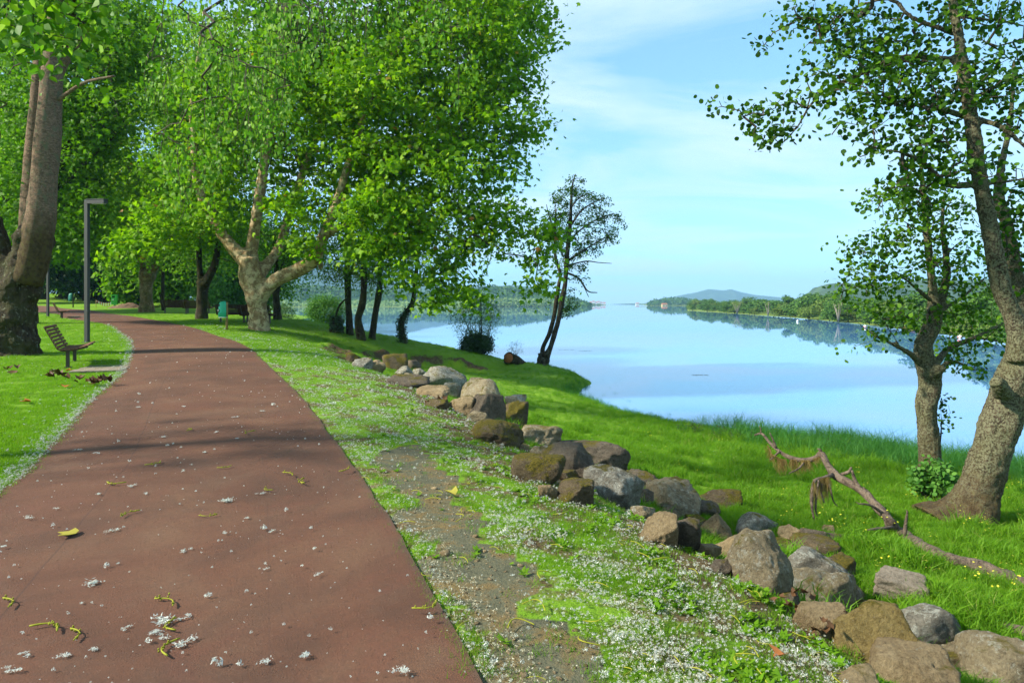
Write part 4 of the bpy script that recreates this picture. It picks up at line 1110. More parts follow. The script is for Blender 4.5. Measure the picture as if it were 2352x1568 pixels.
# ------------------------------------------------------------------ two-stemmed tree on the cape
b = base_at(1249, 838); Y = b[1]
limbs = [pxlimb([(1246, 846, 44), (1247, 836, 32), (1249, 822, 28), (1251, 812, 22)], Y),
         pxlimb([(1250, 820, 18), (1246, 808, 12), (1248, 795, 11), (1261, 768, 10), (1272, 730, 9.5), (1278, 690, 10), (1283, 655, 9.5), (1287, 630, 8), (1276, 590, 7), (1274, 540, 5), (1277, 480, 4)], Y + .2),
         pxlimb([(1254, 820, 20), (1264, 798, 13), (1274, 765, 12), (1284, 730, 11), (1291, 690, 12), (1298, 650, 11), (1301, 610, 11), (1305, 560, 10), (1310, 510, 8), (1312, 460, 6), (1316, 420, 4), (1322, 400, 2)], Y - .1),
         pxlimb([(1249, 824, 12), (1240, 815, 9), (1236, 812, 4)], Y),
         pxlimb([(1305, 560, 6), (1325, 535, 4), (1360, 510, 3), (1410, 490, 2)], Y),
         pxlimb([(1309, 520, 5), (1340, 480, 3.5), (1385, 455, 2)], Y - .5),
         pxlimb([(1310, 480, 4), (1330, 455, 3), (1365, 440, 2)], Y + .4),
         pxlimb([(1303, 600, 6), (1340, 575, 4, -.4), (1390, 545, 2.5, -.8)], Y),
         pxlimb([(1300, 625, 5), (1330, 640, 4), (1350, 668, 3), (1372, 672, 1.6)], Y - .3), pxlimb([(1303, 610, 4), (1345, 600, 3), (1375, 603, 2), (1405, 605, 1.2)], Y + .3),
         pxlimb([(1330, 640, 3), (1342, 660, 2), (1352, 682, 1.4)], Y - .3), pxlimb([(1277, 540, 4), (1262, 500, 2.5), (1255, 470, 1.5)], Y)]
tree('alder_tree', 'slender two-stemmed alder on the grassy cape, sky and lake behind', limbs,
     [(1320, 425, 22, 22, Y, .7), (1310, 450, 42, 26, Y, 1), (1362, 450, 30, 16, Y, .8), (1380, 465, 24, 14, Y - .4, .7), (1340, 495, 60, 24, Y, 1.2), (1400, 500, 34, 16, Y, .8), (1410, 520, 26, 15, Y, .7), (1340, 545, 60, 30, Y - .3, 1.2), (1385, 548, 36, 16, Y - .6, .8), (1290, 500, 26, 30, Y, .8), (1277, 540, 26, 30, Y, .8), (1300, 575, 40, 22, Y, 1), (1320, 610, 30, 14, Y, .7),
      (1290, 610, 14, 20, Y, .5), (1330, 640, 20, 10, Y - .3, .4), (1310, 690, 20, 26, Y, .5), (1300, 715, 12, 14, Y, .4), (1350, 580, 30, 12, Y - .4, .6), (1283, 460, 16, 10, Y, .4), (1268, 520, 14, 20, Y, .5)],
     430, 17, 'simple', 0.135, M['alder_leaf'], M['cape_bark'], 0.15, 0.6, 61, loc=b, seg=.45, sides=10, tip_r=.008)

# ------------------------------------------------------------------ the two alders at the right
b = base_at(2215, 1200); Y = b[1]
Lb = [pxlimb([(2190, 1228, 190), (2212, 1200, 140), (2232, 1160, 118), (2252, 1110, 102), (2275, 1050, 94), (2295, 985, 90), (2312, 920, 88), (2328, 870, 86), (2346, 820, 78), (2350, 790, 70)], Y),
      pxlimb([(2346, 830, 70), (2342, 770, 54), (2322, 715, 46), (2303, 670, 44), (2288, 600, 44), (2272, 520, 42), (2258, 450, 40), (2248, 390, 38), (2238, 320, 37), (2227, 250, 33), (2215, 180, 31), (2206, 110, 28), (2196, 50, 25), (2184, -20, 22), (2165, -140, 16), (2150, -280, 10)], Y - .1),
      pxlimb([(2352, 810, 56), (2353, 740, 42, .3), (2340, 660, 34, .5), (2325, 580, 30, .6), (2312, 510, 27, .7), (2294, 455, 24, .8), (2300, 380, 18, 1), (2320, 280, 14, 1.2), (2330, 140, 10, 1.3)], Y),
      pxlimb([(2352, 830, 60), (2385, 760, 46), (2410, 660, 40), (2425, 520, 32), (2440, 350, 24), (2450, 150, 16)], Y + .2),
      pxlimb([(2306, 905, 44, -.25), (2292, 880, 34, -.42), (2287, 874, 22, -.48)], Y),
      pxlimb([(2215, 1188, 100), (2170, 1186, 70, .2), (2130, 1174, 48, .35), (2095, 1172, 24, .4)], Y), pxlimb([(2220, 1180, 90), (2200, 1218, 46, -.12), (2180, 1240, 12, -.25)], Y), pxlimb([(2240, 1180, 90), (2264, 1206, 44), (2290, 1222, 12, .1)], Y)]
bl = [[(2211, 266, 16), (2155, 250, 13, -.2), (2066, 234, 10, -.4), (2014, 217, 8, -.5), (1913, 207, 5, -.6), (1850, 205, 3, -.7)],
      [(2190, 137, 17), (2066, 133, 14, .1), (1973, 173, 12, .2), (1893, 209, 10, .3), (1856, 250, 9, .3), (1832, 290, 8, .3), (1784, 338, 6, .3), (1728, 346, 3.5, .3), (1690, 320, 2.2, .3)],
      [(2256, 423, 20), (2179, 423, 16, -.2), (2122, 375, 13, -.4), (2066, 350, 10, -.5), (2014, 342, 9, -.6), (1973, 326, 7, -.6), (1913, 310, 5, -.6), (1848, 282, 3, -.6)],
      [(2212, 80, 17), (2179, 72, 15, .2), (2094, 40, 12, .4), (2050, 0, 11, .5), (1993, 8, 9, .6), (1953, 24, 8, .6), (1881, 80, 6, .6), (1848, 109, 5, .6), (1808, 153, 4, .6), (1752, 185, 2.2, .6)],
      [(2240, 274, 17), (2296, 290, 15, -.3), (2352, 334, 12, -.5), (2420, 390, 8, -.6)], [(2205, 40, 10), (2296, 48, 9, .3), (2352, 60, 7, .5)], [(2256, 423, 13), (2352, 411, 9, -.3), (2400, 400, 6, -.5)],
      [(1784, 338, 4, .3), (1740, 318, 3, .3), (1690, 305, 2.4, .3), (1640, 298, 1.8, .3), (1592, 292, 1.3, .3)],
      [(2066, 234, 7, -.4), (2000, 290, 5, -.5), (1960, 240, 4, -.5)], [(2188, 140, 9), (2200, 200, 8, -.3), (2130, 330, 5, -.7)], [(2236, 310, 9), (2180, 300, 7, -.5), (2120, 290, 4, -.7)]]
for L_ in Lb[:2]: L_[2:, 3] *= .9
Lb += [pxlimb(x, Y) for x in bl]
zb = [(1900, 50, 100, 50, Y + .5, .5), (1860, 40, 70, 36, Y + .6, .4), (1990, 60, 110, 50, Y + .5, .6), (1960, 150, 110, 50, Y + .2, .6), (2060, 110, 90, 60, Y + .2, .7), (1865, 215, 65, 40, Y + .2, .4), (1790, 275, 60, 38, Y + .3, .3), (1740, 255, 48, 30, Y + .3, .3), (1700, 248, 40, 18, Y + .3, .25), (1650, 243, 18, 12, Y + .3, .15),
      (1775, 315, 50, 22, Y + .3, .25), (1800, 150, 50, 10, Y + .6, .2), (1752, 98, 22, 10, Y + .6, .15), (2000, 215, 110, 40, Y - .4, .5), (2080, 190, 90, 60, Y - .2, .6), (2050, 280, 100, 40, Y - .5, .5), (1960, 280, 55, 26, Y - .5, .4), (2150, 350, 90, 60, Y - .4, .6), (2150, 250, 70, 70, Y, .8), (2200, 180, 80, 80, Y - .3, .8), (2290, 130, 80, 90, Y + .2, .8), (2330, 230, 60, 70, Y, .8),
      (2300, 370, 70, 60, Y - .2, .8), (2340, 470, 50, 60, Y, .7), (2130, 60, 70, 50, Y + .2, .6), (2270, 20, 90, 40, Y, .7), (2100, 420, 90, 36, Y - .4, .5), (2010, 340, 36, 24, Y - .6, .3), (1965, 350, 24, 14, Y - .6, .2), (2080, 480, 70, 26, Y - .2, .5), (2320, 560, 50, 60, Y + .3, .6), (2330, 690, 40, 50, Y + .5, .5), (2100, -120, 260, 80, Y, 1)]
alder = tree('alder_tree', 'big alder leaning over the shore, thick grey lichen-spotted trunk bending right then left', Lb, zb, 700, 10, 'round', 0.076, M['alder_leaf'], M['alder_bark'], 0.125, 0.6, 71, loc=b, seg=.3, sides=16, rough=.09, tip_r=.0055, voxel=.028, rugged=(.07, .03))

ba = base_at(2138, 1160); ba[1] += .35; Y = ba[1]
La = [pxlimb([(2150, 1190, 90), (2142, 1155, 66), (2140, 1110, 58), (2136, 1050, 56), (2131, 990, 54), (2128, 935, 52), (2136, 890, 55), (2134, 855, 56), (2122, 820, 50), (2122, 788, 48), (2136, 760, 44), (2146, 735, 40), (2145, 705, 34)], Y),
      pxlimb([(2146, 725, 30), (2142, 660, 24), (2134, 590, 21), (2128, 520, 19), (2122, 450, 16), (2116, 390, 12), (2110, 330, 8)], Y + .1),
      pxlimb([(2150, 740, 24), (2162, 690, 20, .2), (2174, 640, 18, .3), (2172, 580, 15, .3), (2164, 520, 12, .3), (2170, 440, 8, .3)], Y),
      pxlimb([(2136, 862, 34), (2152, 852, 26, -.2), (2162, 846, 22, -.24), (2166, 852, 14, -.24)], Y),
      pxlimb([(2112, 835, 16), (2090, 812, 13, -.2), (2050, 790, 10, -.3), (2018, 775, 8, -.4), (1970, 740, 5, -.5), (1930, 690, 3, -.5)], Y),
      pxlimb([(2070, 800, 6, -.3), (2025, 730, 5, -.4), (1990, 690, 3.5, -.4), (1965, 640, 2, -.4)], Y),
      pxlimb([(2150, 835, 18), (2180, 800, 14, .3), (2240, 775, 11, .6), (2310, 740, 7, .8)], Y), pxlimb([(2145, 720, 14), (2200, 690, 10, .3), (2260, 640, 7, .5)], Y), pxlimb([(2138, 690, 12), (2090, 650, 8, -.3), (2040, 610, 5, -.5), (1990, 580, 3, -.6)], Y),
      pxlimb([(2156, 845, 12, .2), (2190, 830, 9, .5), (2240, 850, 6, .7)], Y), pxlimb([(2137, 620, 9), (2200, 560, 6, .3), (2250, 520, 4, .5)], Y), pxlimb([(2130, 540, 8), (2060, 500, 5, -.2), (2010, 480, 3, -.3)], Y)]
for L_ in La[:2]: L_[1:, 3] *= .88
za = [(2000, 560, 60, 30, Y - .5, .4), (1980, 600, 50, 30, Y - .5, .4), (1960, 650, 45, 24, Y - .5, .35), (2040, 640, 70, 40, Y - .4, .5), (2100, 590, 70, 60, Y - .2, .7), (2190, 620, 80, 60, Y + .2, .8), (2240, 680, 60, 50, Y + .3, .7), (2280, 760, 50, 45, Y + .5, .5), (2210, 810, 70, 40, Y + .4, .5), (2240, 850, 50, 16, Y + .5, .4),
      (2180, 730, 60, 40, Y + .3, .6), (2060, 720, 60, 40, Y - .4, .5), (1990, 680, 40, 30, Y - .4, .4), (2100, 520, 80, 50, Y, .7), (2190, 500, 60, 50, Y + .2, .7), (2060, 450, 70, 30, Y, .5), (2130, 430, 70, 60, Y, .7), (2020, 760, 30, 30, Y - .4, .3), (1950, 700, 20, 14, Y - .5, .2), (2250, 560, 50, 40, Y + .3, .5), (1930, 660, 18, 8, Y - .5, .15), (1965, 795, 25, 6, Y - .4, .15), (2120, 380, 40, 40, Y, .5)]
tree('alder_tree', 'thinner upright alder left of the leaning one, many low twigs and leafy sprouts', La, za, 470, 8, 'round', 0.072, M['alder_leaf_sunlit'], M['alder_bark'], 0.13, 0.6, 72, loc=ba, seg=.28, sides=14, rough=.09, tip_r=.003, voxel=.024, rugged=(.06, .025))
# sprout with a few leaves on the trunk, and the leafy shrub at its foot
g = np.random.default_rng(73)


def bush(name, label, centre, rx, rz, n, per, leaf, size, lm, seed, stems=7, spread=.12, base=None, cat='bush', group=None, bark='twig', flat=.8, base_r=.02, ry=None):
    g = np.random.default_rng(seed)
    c = np.array(centre, float); ry = ry or rx
    bz = base if base is not None else np.array([c[0], c[1], H1(c[0], c[1])])
    root = thing(name, label, cat, tuple(bz), group=group)
    d = unit(g.normal(0, 1, (n, 3))); r = g.uniform(0.35, 1, n)[:, None] ** 0.5
    T = c + d * r * np.array([rx, ry, rz]); T[:, 2] = np.maximum(T[:, 2], bz[2] + 0.04)
    limbs = []
    for i in range(stems):
        t = c + g.normal(0, .45, 3) * np.array([rx, ry, rz]); t[2] = max(t[2], bz[2] + .3 * rz)
        s = bz + np.array([g.normal(0, .12 * rx), g.normal(0, .12 * ry), -.03])
        m = (s + t) / 2 + g.normal(0, .12 * rx, 3)
        limbs.append(np.array([(*s, base_r), (*m, base_r * .7), (*t, base_r * .35)]))
    mb = MB()
    for L in limbs:
        S = smooth_path(L, 7); mb.tube(S[:, :3], S[:, 3], 5)
    chains, ends = grow(np.vstack([smooth_path(L, 10)[2:] for L in limbs]), T, max(rx * .3, .1), g=g, tip_r=.003)
    for Pc, rr in chains: mb.tube(Pc, np.maximum(np.minimum(rr, base_r), .0025), 3, cap=False)
    V, fs = mb.out(); obj('stems', V, fs, M[bark], root, kind='stuff')
    P, out = spray_points(T, ends, per, spread, flat, g)
    P[:, 2] = np.maximum(P[:, 2], bz[2] + .02)
    V, Fc = leaves(P, leaf, size, 0.6, .8, .3, g, out)
    obj('foliage', V, Fc, M[lm], root, kind='stuff')
    return root


def at_depth(px, py, Y): return W(px, py, Y)


Ya = ba[1]
bush('bramble', 'leafy bright green shrub at the foot of the thinner alder', at_depth(2145, 1105, Ya - .45), .33, .30, 90, 12, 'round', .07, 'shrub_leaf', 74, 8, .07, base=np.array([*W(2140, 1160, Ya - .5)]))
bush('alder_sprout', 'thin leafy sprout standing between the two alder trunks', at_depth(2172, 945, Ya - .05), .11, .27, 16, 4, 'round', .06, 'alder_leaf', 75, 2, .05, base=W(2160, 1020, Ya - .05), base_r=.008)
bush('round_bush', 'rounded light green bush at the waterline beside the ivy stump', W(748, 716, 47.0), 1.25, 1.15, 260, 34, 'willow', .19, 'shrub_leaf', 76, 9, .22, base=np.array([W(748, 716, 47.)[0], 47., H1(W(748, 716, 47.)[0], 47.)]))
bush('grey_bush', 'small grey-green bush by the water right of the big plane trunk', W(652, 722, 58.0), .85, .8, 90, 26, 'willow', .18, 'willow_leaf', 77, 7, .22)
bx = W(1095, 790, 42.3); bz_ = H1(bx[0], bx[1])
bush('willow_bush', 'open willow bush with bare crooked stems at the water edge', np.array([bx[0], 42.3, bz_ + 2.1]), 1.55, 1.35, 230, 20, 'willow', .15, 'willow_leaf', 78, 12, .22, base_r=.05, bark='dark_bark')
bush('ivy_mound', 'dark ivy mound at the foot of the willow bush', np.array([bx[0], 42.0, bz_ + .55]), .95, .62, 260, 30, 'simple', .13, 'ivy_leaf', 79, 6, .14)
sb = base_at(773, 764)
mbx = MB(); mbx.tube([(sb[0], sb[1], sb[2] - .1), (sb[0], sb[1], sb[2] + .3), (sb[0] + .02, sb[1], sb[2] + .75)], [.42, .28, .26], 12, .12, 5)
st = thing('stump', 'ivy-clad stump on the bank beside the lakeside trunks', 'stump', tuple(sb))
V, fs = mbx.out(); obj('bole', V, fs, M['dark_bark'], st)
g = np.random.default_rng(80); a = g.uniform(0, 6.28, 600); hz = g.uniform(.1, .92, 600); rr = np.where(hz > .8, g.uniform(0, .35, 600), .33)
P = np.column_stack([sb[0] + np.cos(a) * rr, sb[1] + np.sin(a) * rr, sb[2] + hz])
V, Fc = leaves(P, 'simple', .12, .3, .6, .6, g, np.column_stack([np.cos(a), np.sin(a), a * 0 + .2]))
obj('ivy', V, Fc, M['ivy_leaf'], st, kind='stuff')
mbx = MB(); pt = pxlimb([(775, 752, 5), (770, 735, 5), (778, 705, 5), (790, 690, 4), (800, 684, 2)], sb[1]); S = smooth_path(pt, 14); mbx.tube(S[:, :3], S[:, 3], 6)
V, fs = mbx.out(); obj('dead_branch', V, fs, M['dark_bark'], st)

# ------------------------------------------------------------------ wood behind the lawn
def wood_tree(px, Y, hpx, crown_px, zlow_px, label, seed, name='wood_tree', trunk_w=1.0, lean=0.0, lm='wood_leaf', n=400, per=38, leaf='simple', size=.46, group=None, spread=.8):
    """Background tree: trunk at px, crown from (py top) hpx down to zlow_px, half-width crown_px."""
    X = (px - CX) / F * Y; z = H1(X, Y); g = np.random.default_rng(seed)
    top = EYE - (hpx - HY) / F * Y; low = EYE - (zlow_px - HY) / F * Y; R = crown_px / F * Y
    lx = lean * (top - z)
    def at(f): return (X + lx * f + g.normal(0, .12), Y + g.normal(0, .12), z + (top - z) * f)
    tr = trunk_w / 2
    limbs = [np.array([(X, Y, z - .3, tr * 1.25), (*at(.08), tr), (*at(.25), tr * .85), (*at(.45), tr * .6), (*at(.7), tr * .35), (*at(.92), tr * .12)])]
    for i in range(4):
        f0 = g.uniform(.18, .4); a = g.uniform(0, 6.28); p0 = np.array(at(f0))
        p1 = p0 + np.array([math.cos(a) * R * .45, math.sin(a) * R * .45, (top - z) * .14]); p2 = p0 + np.array([math.cos(a) * R * .8, math.sin(a) * R * .8, (top - z) * .26])
        limbs.append(np.array([(*p0, tr * .5), (*p1, tr * .32), (*p2, tr * .12)]))
    c = np.array([X + lx * .6, Y, (top + low) / 2]); hz = (top - low) / 2
    d = unit(g.normal(0, 1, (n, 3))); r = g.uniform(0.2, 1, n)[:, None] ** .45
    lump = 1 + .22 * np.sin(d[:, :1] * 5 + seed) * np.cos(d[:, 1:2] * 4 + seed * 2)
    T = c + d * r * lump * np.array([R, R * .9, hz])
    return tree(name, label, limbs, None, 0, per, leaf, size, M[lm], M['dark_bark'], spread, .5, seed, loc=(X, Y, z), pts=T, g=g, seg=1.6, sides=9, min_draw=.012, group=group, tip_r=.012)


wood_tree(99, 84, 330, 115, 655, 'grey-trunked tree far back on the lawn, leftmost beside the second lamp post', 101, trunk_w=1.1)
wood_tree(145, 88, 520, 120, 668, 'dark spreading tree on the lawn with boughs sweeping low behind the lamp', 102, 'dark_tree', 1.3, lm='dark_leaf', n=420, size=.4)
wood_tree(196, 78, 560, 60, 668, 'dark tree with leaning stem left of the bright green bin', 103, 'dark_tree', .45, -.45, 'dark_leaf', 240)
wood_tree(217, 80, 420, 80, 672, 'tall wood tree just left of the barrier tape', 104, trunk_w=.8)
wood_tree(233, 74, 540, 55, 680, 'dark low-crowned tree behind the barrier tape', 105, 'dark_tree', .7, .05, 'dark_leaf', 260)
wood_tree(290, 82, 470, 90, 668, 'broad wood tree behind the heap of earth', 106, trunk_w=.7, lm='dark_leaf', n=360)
wood_tree(318, 62, 560, 40, 690, 'thin dark tree left of the stout plane bole', 107, trunk_w=.35, lean=-.1, n=120)
wood_tree(404, 66, 430, 75, 668, 'dark-stemmed tree behind the left pair of benches', 108, trunk_w=.9, n=330)
wood_tree(390, 60, 500, 45, 672, 'left-leaning tree behind the left pair of benches', 109, trunk_w=.5, lean=-.12, n=170)
wood_tree(428, 61, 520, 50, 664, 'curved tree between the benches and the forked tree', 110, trunk_w=.5, lean=-.08, n=190, lm='plane_leaf')
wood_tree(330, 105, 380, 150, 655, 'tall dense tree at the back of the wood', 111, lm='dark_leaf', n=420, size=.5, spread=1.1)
wood_tree(480, 92, 400, 110, 700, 'tall bushy tree at the back of the wood near the water', 112, lm='wood_leaf', n=460, size=.45, spread=1.0)
wood_tree(530, 70, 560, 62, 712, 'bright green bushy tree between the forked tree and the big plane', 113, lm='shrub_leaf', n=380, size=.3, trunk_w=.4)
wood_tree(600, 78, 500, 80, 712, 'leafy tree on the shore behind the big plane trunk', 114, lm='wood_leaf', n=330, size=.38, trunk_w=.5)
wood_tree(20, 70, 300, 110, 640, 'tree at the far left edge behind the poplar bole', 115, lm='wood_leaf', n=330)
wood_tree(-60, 48, 150, 150, 590, 'large leafy tree at the left frame edge, seen left of the poplar', 116, lm='yellow_leaf', n=420, size=.3, trunk_w=.9)
wood_tree(200, 118, 430, 130, 668, 'pale wood tree beyond the sunny lawn', 117, lm='wood_leaf', n=380, size=.6, spread=1.2)
wood_tree(60, 125, 430, 150, 672, 'wide tree beyond the sunny lawn at far left', 118, lm='wood_leaf', n=380, size=.6, spread=1.2)
wood_tree(470, 60, 560, 40, 706, 'soft green willow bush behind the forked tree', 119, 'willow_bush', .25, 0, 'shrub_leaf', 220, 30, 'willow', .3)

# ------------------------------------------------------------------ trees on the far banks
def clump_crown(lobes, n, size, g):
    P, N = [], []
    w = np.array([l[3] * l[4] for l in lobes]); w = w / w.sum()
    for l, k in zip(lobes, (w * n).astype(int) + 4):
        d = unit(g.normal(0, 1, (k, 3))); r = g.uniform(.55, 1.05, k)[:, None]
        P.append(np.array(l[:3]) + d * r * np.array([l[3], l[3], l[4]])); N.append(d)
    P, N = np.concatenate(P), np.concatenate(N)
    return leaves(P, 'three', size, .5, .5, .2, g, N * .9)


FAR = []
for s in range(5):
    g = np.random.default_rng(200 + s)
    hgt = [1.0, 1.0, .75, 1.15, .9][s]
    lobes = []
    for i in range(9):
        a = g.uniform(0, 6.28); r = g.uniform(0, .34); z = g.uniform(.3, .82) * hgt
        lobes.append((math.cos(a) * r, math.sin(a) * r, z, g.uniform(.16, .27), g.uniform(.13, .22)))
    lobes += [(0, 0, .3, .34, .2), (g.uniform(-.3, .3), 0, .16, .3, .18), (g.uniform(-.2, .2), .2, .1, .3, .14), (g.uniform(-.2, .2), -.2, .12, .3, .14)]
    V, Fc = clump_crown(lobes, 1500, .085, g)
    cm = mesh_data('crown', V, Fc, [M['far_green_2'] if s in (2,) else M['far_green']])
    mb = MB(); mb.tube([(0, 0, -.1), (0, 0, .3), (.02, 0, .6)], [.03, .024, .012], 6)
    V, fs = mb.out(); tm = mesh_data('trunk', V, fs, [M['dark_bark']])
    FAR.append((cm, tm))
g = np.random.default_rng(222)
far_top = np.array([(1578, 690), (1610, 678), (1650, 680), (1700, 679), (1740, 680), (1790, 676), (1830, 679), (1870, 662), (1920, 660), (1950, 666), (1990, 670), (2040, 666), (2100, 662), (2200, 660), (2300, 655), (2420, 650), (2600, 640)], float)
far_sh = np.array([(1578, 712), (1600, 714), (1650, 718), (1750, 725), (1850, 734), (1940, 743), (2050, 757), (2200, 778), (2352, 803), (2700, 860)], float)
px = 1584.0; kk = 0
while px < 2420:
    ys = np.interp(px, far_sh[:, 0], far_sh[:, 1]); Y0 = F * 4.0 / (ys - HY)
    for row, push, frac in ((0, 1.035, .55), (1, 1.16, 1.0)):
        if row == 0 and g.uniform() < .2: continue
        pj = px + g.uniform(-6, 6); Y = Y0 * push * g.uniform(.98, 1.05)
        X = (pj - CX) / F * Y; z = WATER + (.5 if row == 0 else 1.2)
        ht = (EYE - (np.interp(pj, far_top[:, 0], far_top[:, 1]) - HY) / F * Y - z) * frac * g.uniform(.72, 1.0)
        s = int(g.integers(0, 5))
        lab = 'low rounded bush-like tree near the waterline of the right bank' if row == 0 else 'taller leafy tree in the back row of the right bank'
        if s == 2: lab = lab.replace('rounded bush-like', 'olive-green rounded').replace('taller leafy', 'taller olive-green')
        t = thing('bank_tree', lab, 'tree', (X, Y, z), g.uniform(0, 6.28), group='bushy trees at the front of the right bank' if row == 0 else 'taller trees at the back of the right bank')
        t.scale = (ht * g.uniform(1.25, 1.9),) * 2 + (ht,)
        for me, nm in zip(FAR[s], ('crown', 'trunk')):
            link(nm, me, t, 'stuff' if nm == 'crown' else None)
    px += 11 + (px - 1584) * .018
    kk += 1


def special_far(px, ytop, ybot, w, label, kind):
    Y = F * 3.6 / (ybot - HY); X = (px - CX) / F * Y; z = EYE - (ybot - HY) / F * Y; ht = (ybot - ytop) / F * Y; R = w / F * Y
    g = np.random.default_rng(int(px))
    t = thing('bank_tree', label, 'tree', (X, Y, z))
    if kind == 'round':
        V, Fc = clump_crown([(0, 0, ht * .5, R * .95, ht * .42), (R * .4, 0, ht * .36, R * .6, ht * .3), (-R * .4, 0, ht * .4, R * .6, ht * .3)], 1500, ht * .09, g)
        obj('crown', V, Fc, M['far_green_2'], t, kind='stuff', world=False)
        mb = MB(); mb.tube([(0, 0, -.2), (0, 0, ht * .4)], [.15, .1], 6); V, fs = mb.out(); obj('trunk', V, fs, M['dark_bark'], t, world=False)
    else:
        mb = MB()
        for i in range(6):
            a = g.uniform(0, 6.28); q = np.array([math.cos(a), math.sin(a), 0]) * R
            mb.tube([np.zeros(3) - [0, 0, .2], q * .3 + [0, 0, ht * .4], q * .8 + [0, 0, ht * g.uniform(.8, 1.05)]], [.13, .09, .03], 5)
        V, fs = mb.out(); obj('trunk', V, fs, M['pale_bark'], t, world=False)
        V, Fc = clump_crown([(0, 0, ht * .8, R * .8, ht * .2), (R * .5, 0, ht * .5, R * .4, ht * .15)], 240, ht * .07, g)
        obj('crown', V, Fc, M['far_green_2'], t, kind='stuff', world=False)


special_far(1693, 692, 720, 13, 'bare pale-stemmed tree on the right bank, reflected as light streaks', 'bare')
special_far(1764, 693, 725, 9, 'half-bare leaning tree with pale limbs on the right bank', 'bare')
special_far(1856, 697, 731, 24, 'large round light green bush standing alone by the right bank waterline', 'round')
special_far(1926, 694, 737, 13, 'bare grey tree in front of the taller wood on the right bank', 'bare')
special_far(2040, 690, 745, 34, 'pale silvery willow behind the orange boat', 'round')

# wooded headland on the left (reads as one mass)
g = np.random.default_rng(240)
prof = np.array([(560, 640), (700, 655), (800, 665), (900, 668), (1000, 672), (1060, 668), (1114, 661), (1130, 657.6), (1188, 661), (1247, 671), (1278, 675), (1325, 687), (1353, 698)], float)
P, N = [], []
for i in range(9500):
    x = g.uniform(560, 1355); yt = np.interp(x, prof[:, 0], prof[:, 1]); t = g.uniform(0, 1) ** 1.3
    py = yt + (701.5 - yt) * t + g.normal(0, 1.3); Y = 1010 - 120 * t + g.normal(0, 12) + (0 if x > 1000 else (1000 - x) * -.35)
    P.append(W(x, min(py, 703), Y)); N.append((g.normal(0, .3), -1 + g.normal(0, .3), .6))
V, Fc = leaves(np.array(P), 'three', 5.5, .6, .6, .2, g, unit(np.array(N)) * .8)
obj('far_wood', V, Fc, M['far_pine'], None, True, 'stuff')
P = np.array([W(g.uniform(1090, 1300), g.uniform(684, 702), g.uniform(870, 900)) for i in range(900)] + [W(g.uniform(600, 1090), g.uniform(690, 703), g.uniform(700, 800)) for i in range(1300)])
V, Fc = leaves(P, 'three', 3.4, .6, .6, .2, g, np.tile([[0, -.7, .3]], (len(P), 1)))
obj('far_willows', V, Fc, M['far_willow'], None, True, 'stuff')
P = np.array([W(x, 696 - 15 * math.sin((x - 1488) / 120 * math.pi) ** .6 * g.uniform(0, 1) + 5 * g.uniform(0, 1), 1250 + g.normal(0, 30)) for x in g.uniform(1488, 1608, 1500)])
V, Fc = leaves(P, 'three', 4.2, .6, .6, .2, g, np.tile([[0, -.7, .3]], (len(P), 1)))
obj('far_woodland', V, Fc, M['far_pine'], None, True, 'stuff')
bank('middle_bank', [(250, 1240), (300, 1200), (360, 1180), (420, 1190)], [(250, 1400), (300, 1400), (380, 1400), (440, 1400)], 3.0, M['bank_grass'])


def house(px, py, Y, w, h, label, wall, group=None):
    p = W(px, py, Y); r = thing('house', label, 'house', (p[0], p[1], WATER - .2), group=group)
    base = p[2] - WATER
    mb = MB(); mb.box((0, 0, base + h / 2), (w, w * .7, h + 1)); V, fs = mb.out(); obj('wall', V, fs, wall, r, False, world=False)
    if base > 1.5:
        mb = MB(); mb.box((0, 0, base / 2 - .3), (w * 1.3, w, base)); V, fs = mb.out(); obj('terrace', V, fs, M['bank_grass'], r, False, world=False)
    y = w * .4; x = w * .55; z0 = base + h + .5; z1 = z0 + h * .5
    V = [(-x, -y, z0), (x, -y, z0), (x, y, z0), (-x, y, z0), (-x * .8, 0, z1), (x * .8, 0, z1)]
    obj('roof', V, [np.array([[0, 1, 5, 4], [2, 3, 4, 5], [3, 2, 1, 0]]), np.array([[1, 2, 5], [3, 0, 4]])], M['roof'], r, False, world=False)
    mb = MB()
    for k in (-.3, 0, .3): mb.box((k * w, -w * .35 - .03, base + h * .6), (w * .12, .12, h * .3))
    V, fs = mb.out(); obj('windows', V, fs, M['black'], r, False, kind='stuff', world=False)


for i, (x, y) in enumerate([(1357, 697.5), (1363, 696), (1369, 698), (1375, 696.5), (1381, 698.5), (1388, 699)]):
    house(x, y, 1900, 7, 4, 'tiny white house in the village beyond the wooded headland', M['house_wall'], 'white village houses beyond the headland')
for x, w in [(1464, 10), (1488, 7), (1496, 9), (1510, 8)]:
    house(x, 700, 2100, w, 4, 'tiny white building on the low shore before the mountain', M['house_wall'], 'white buildings on the low far shore')
house(1526, 703.5, 1190, 9, 3.5, 'tiny ochre house among trees at the foot of the mountain', M['ochre_wall'])


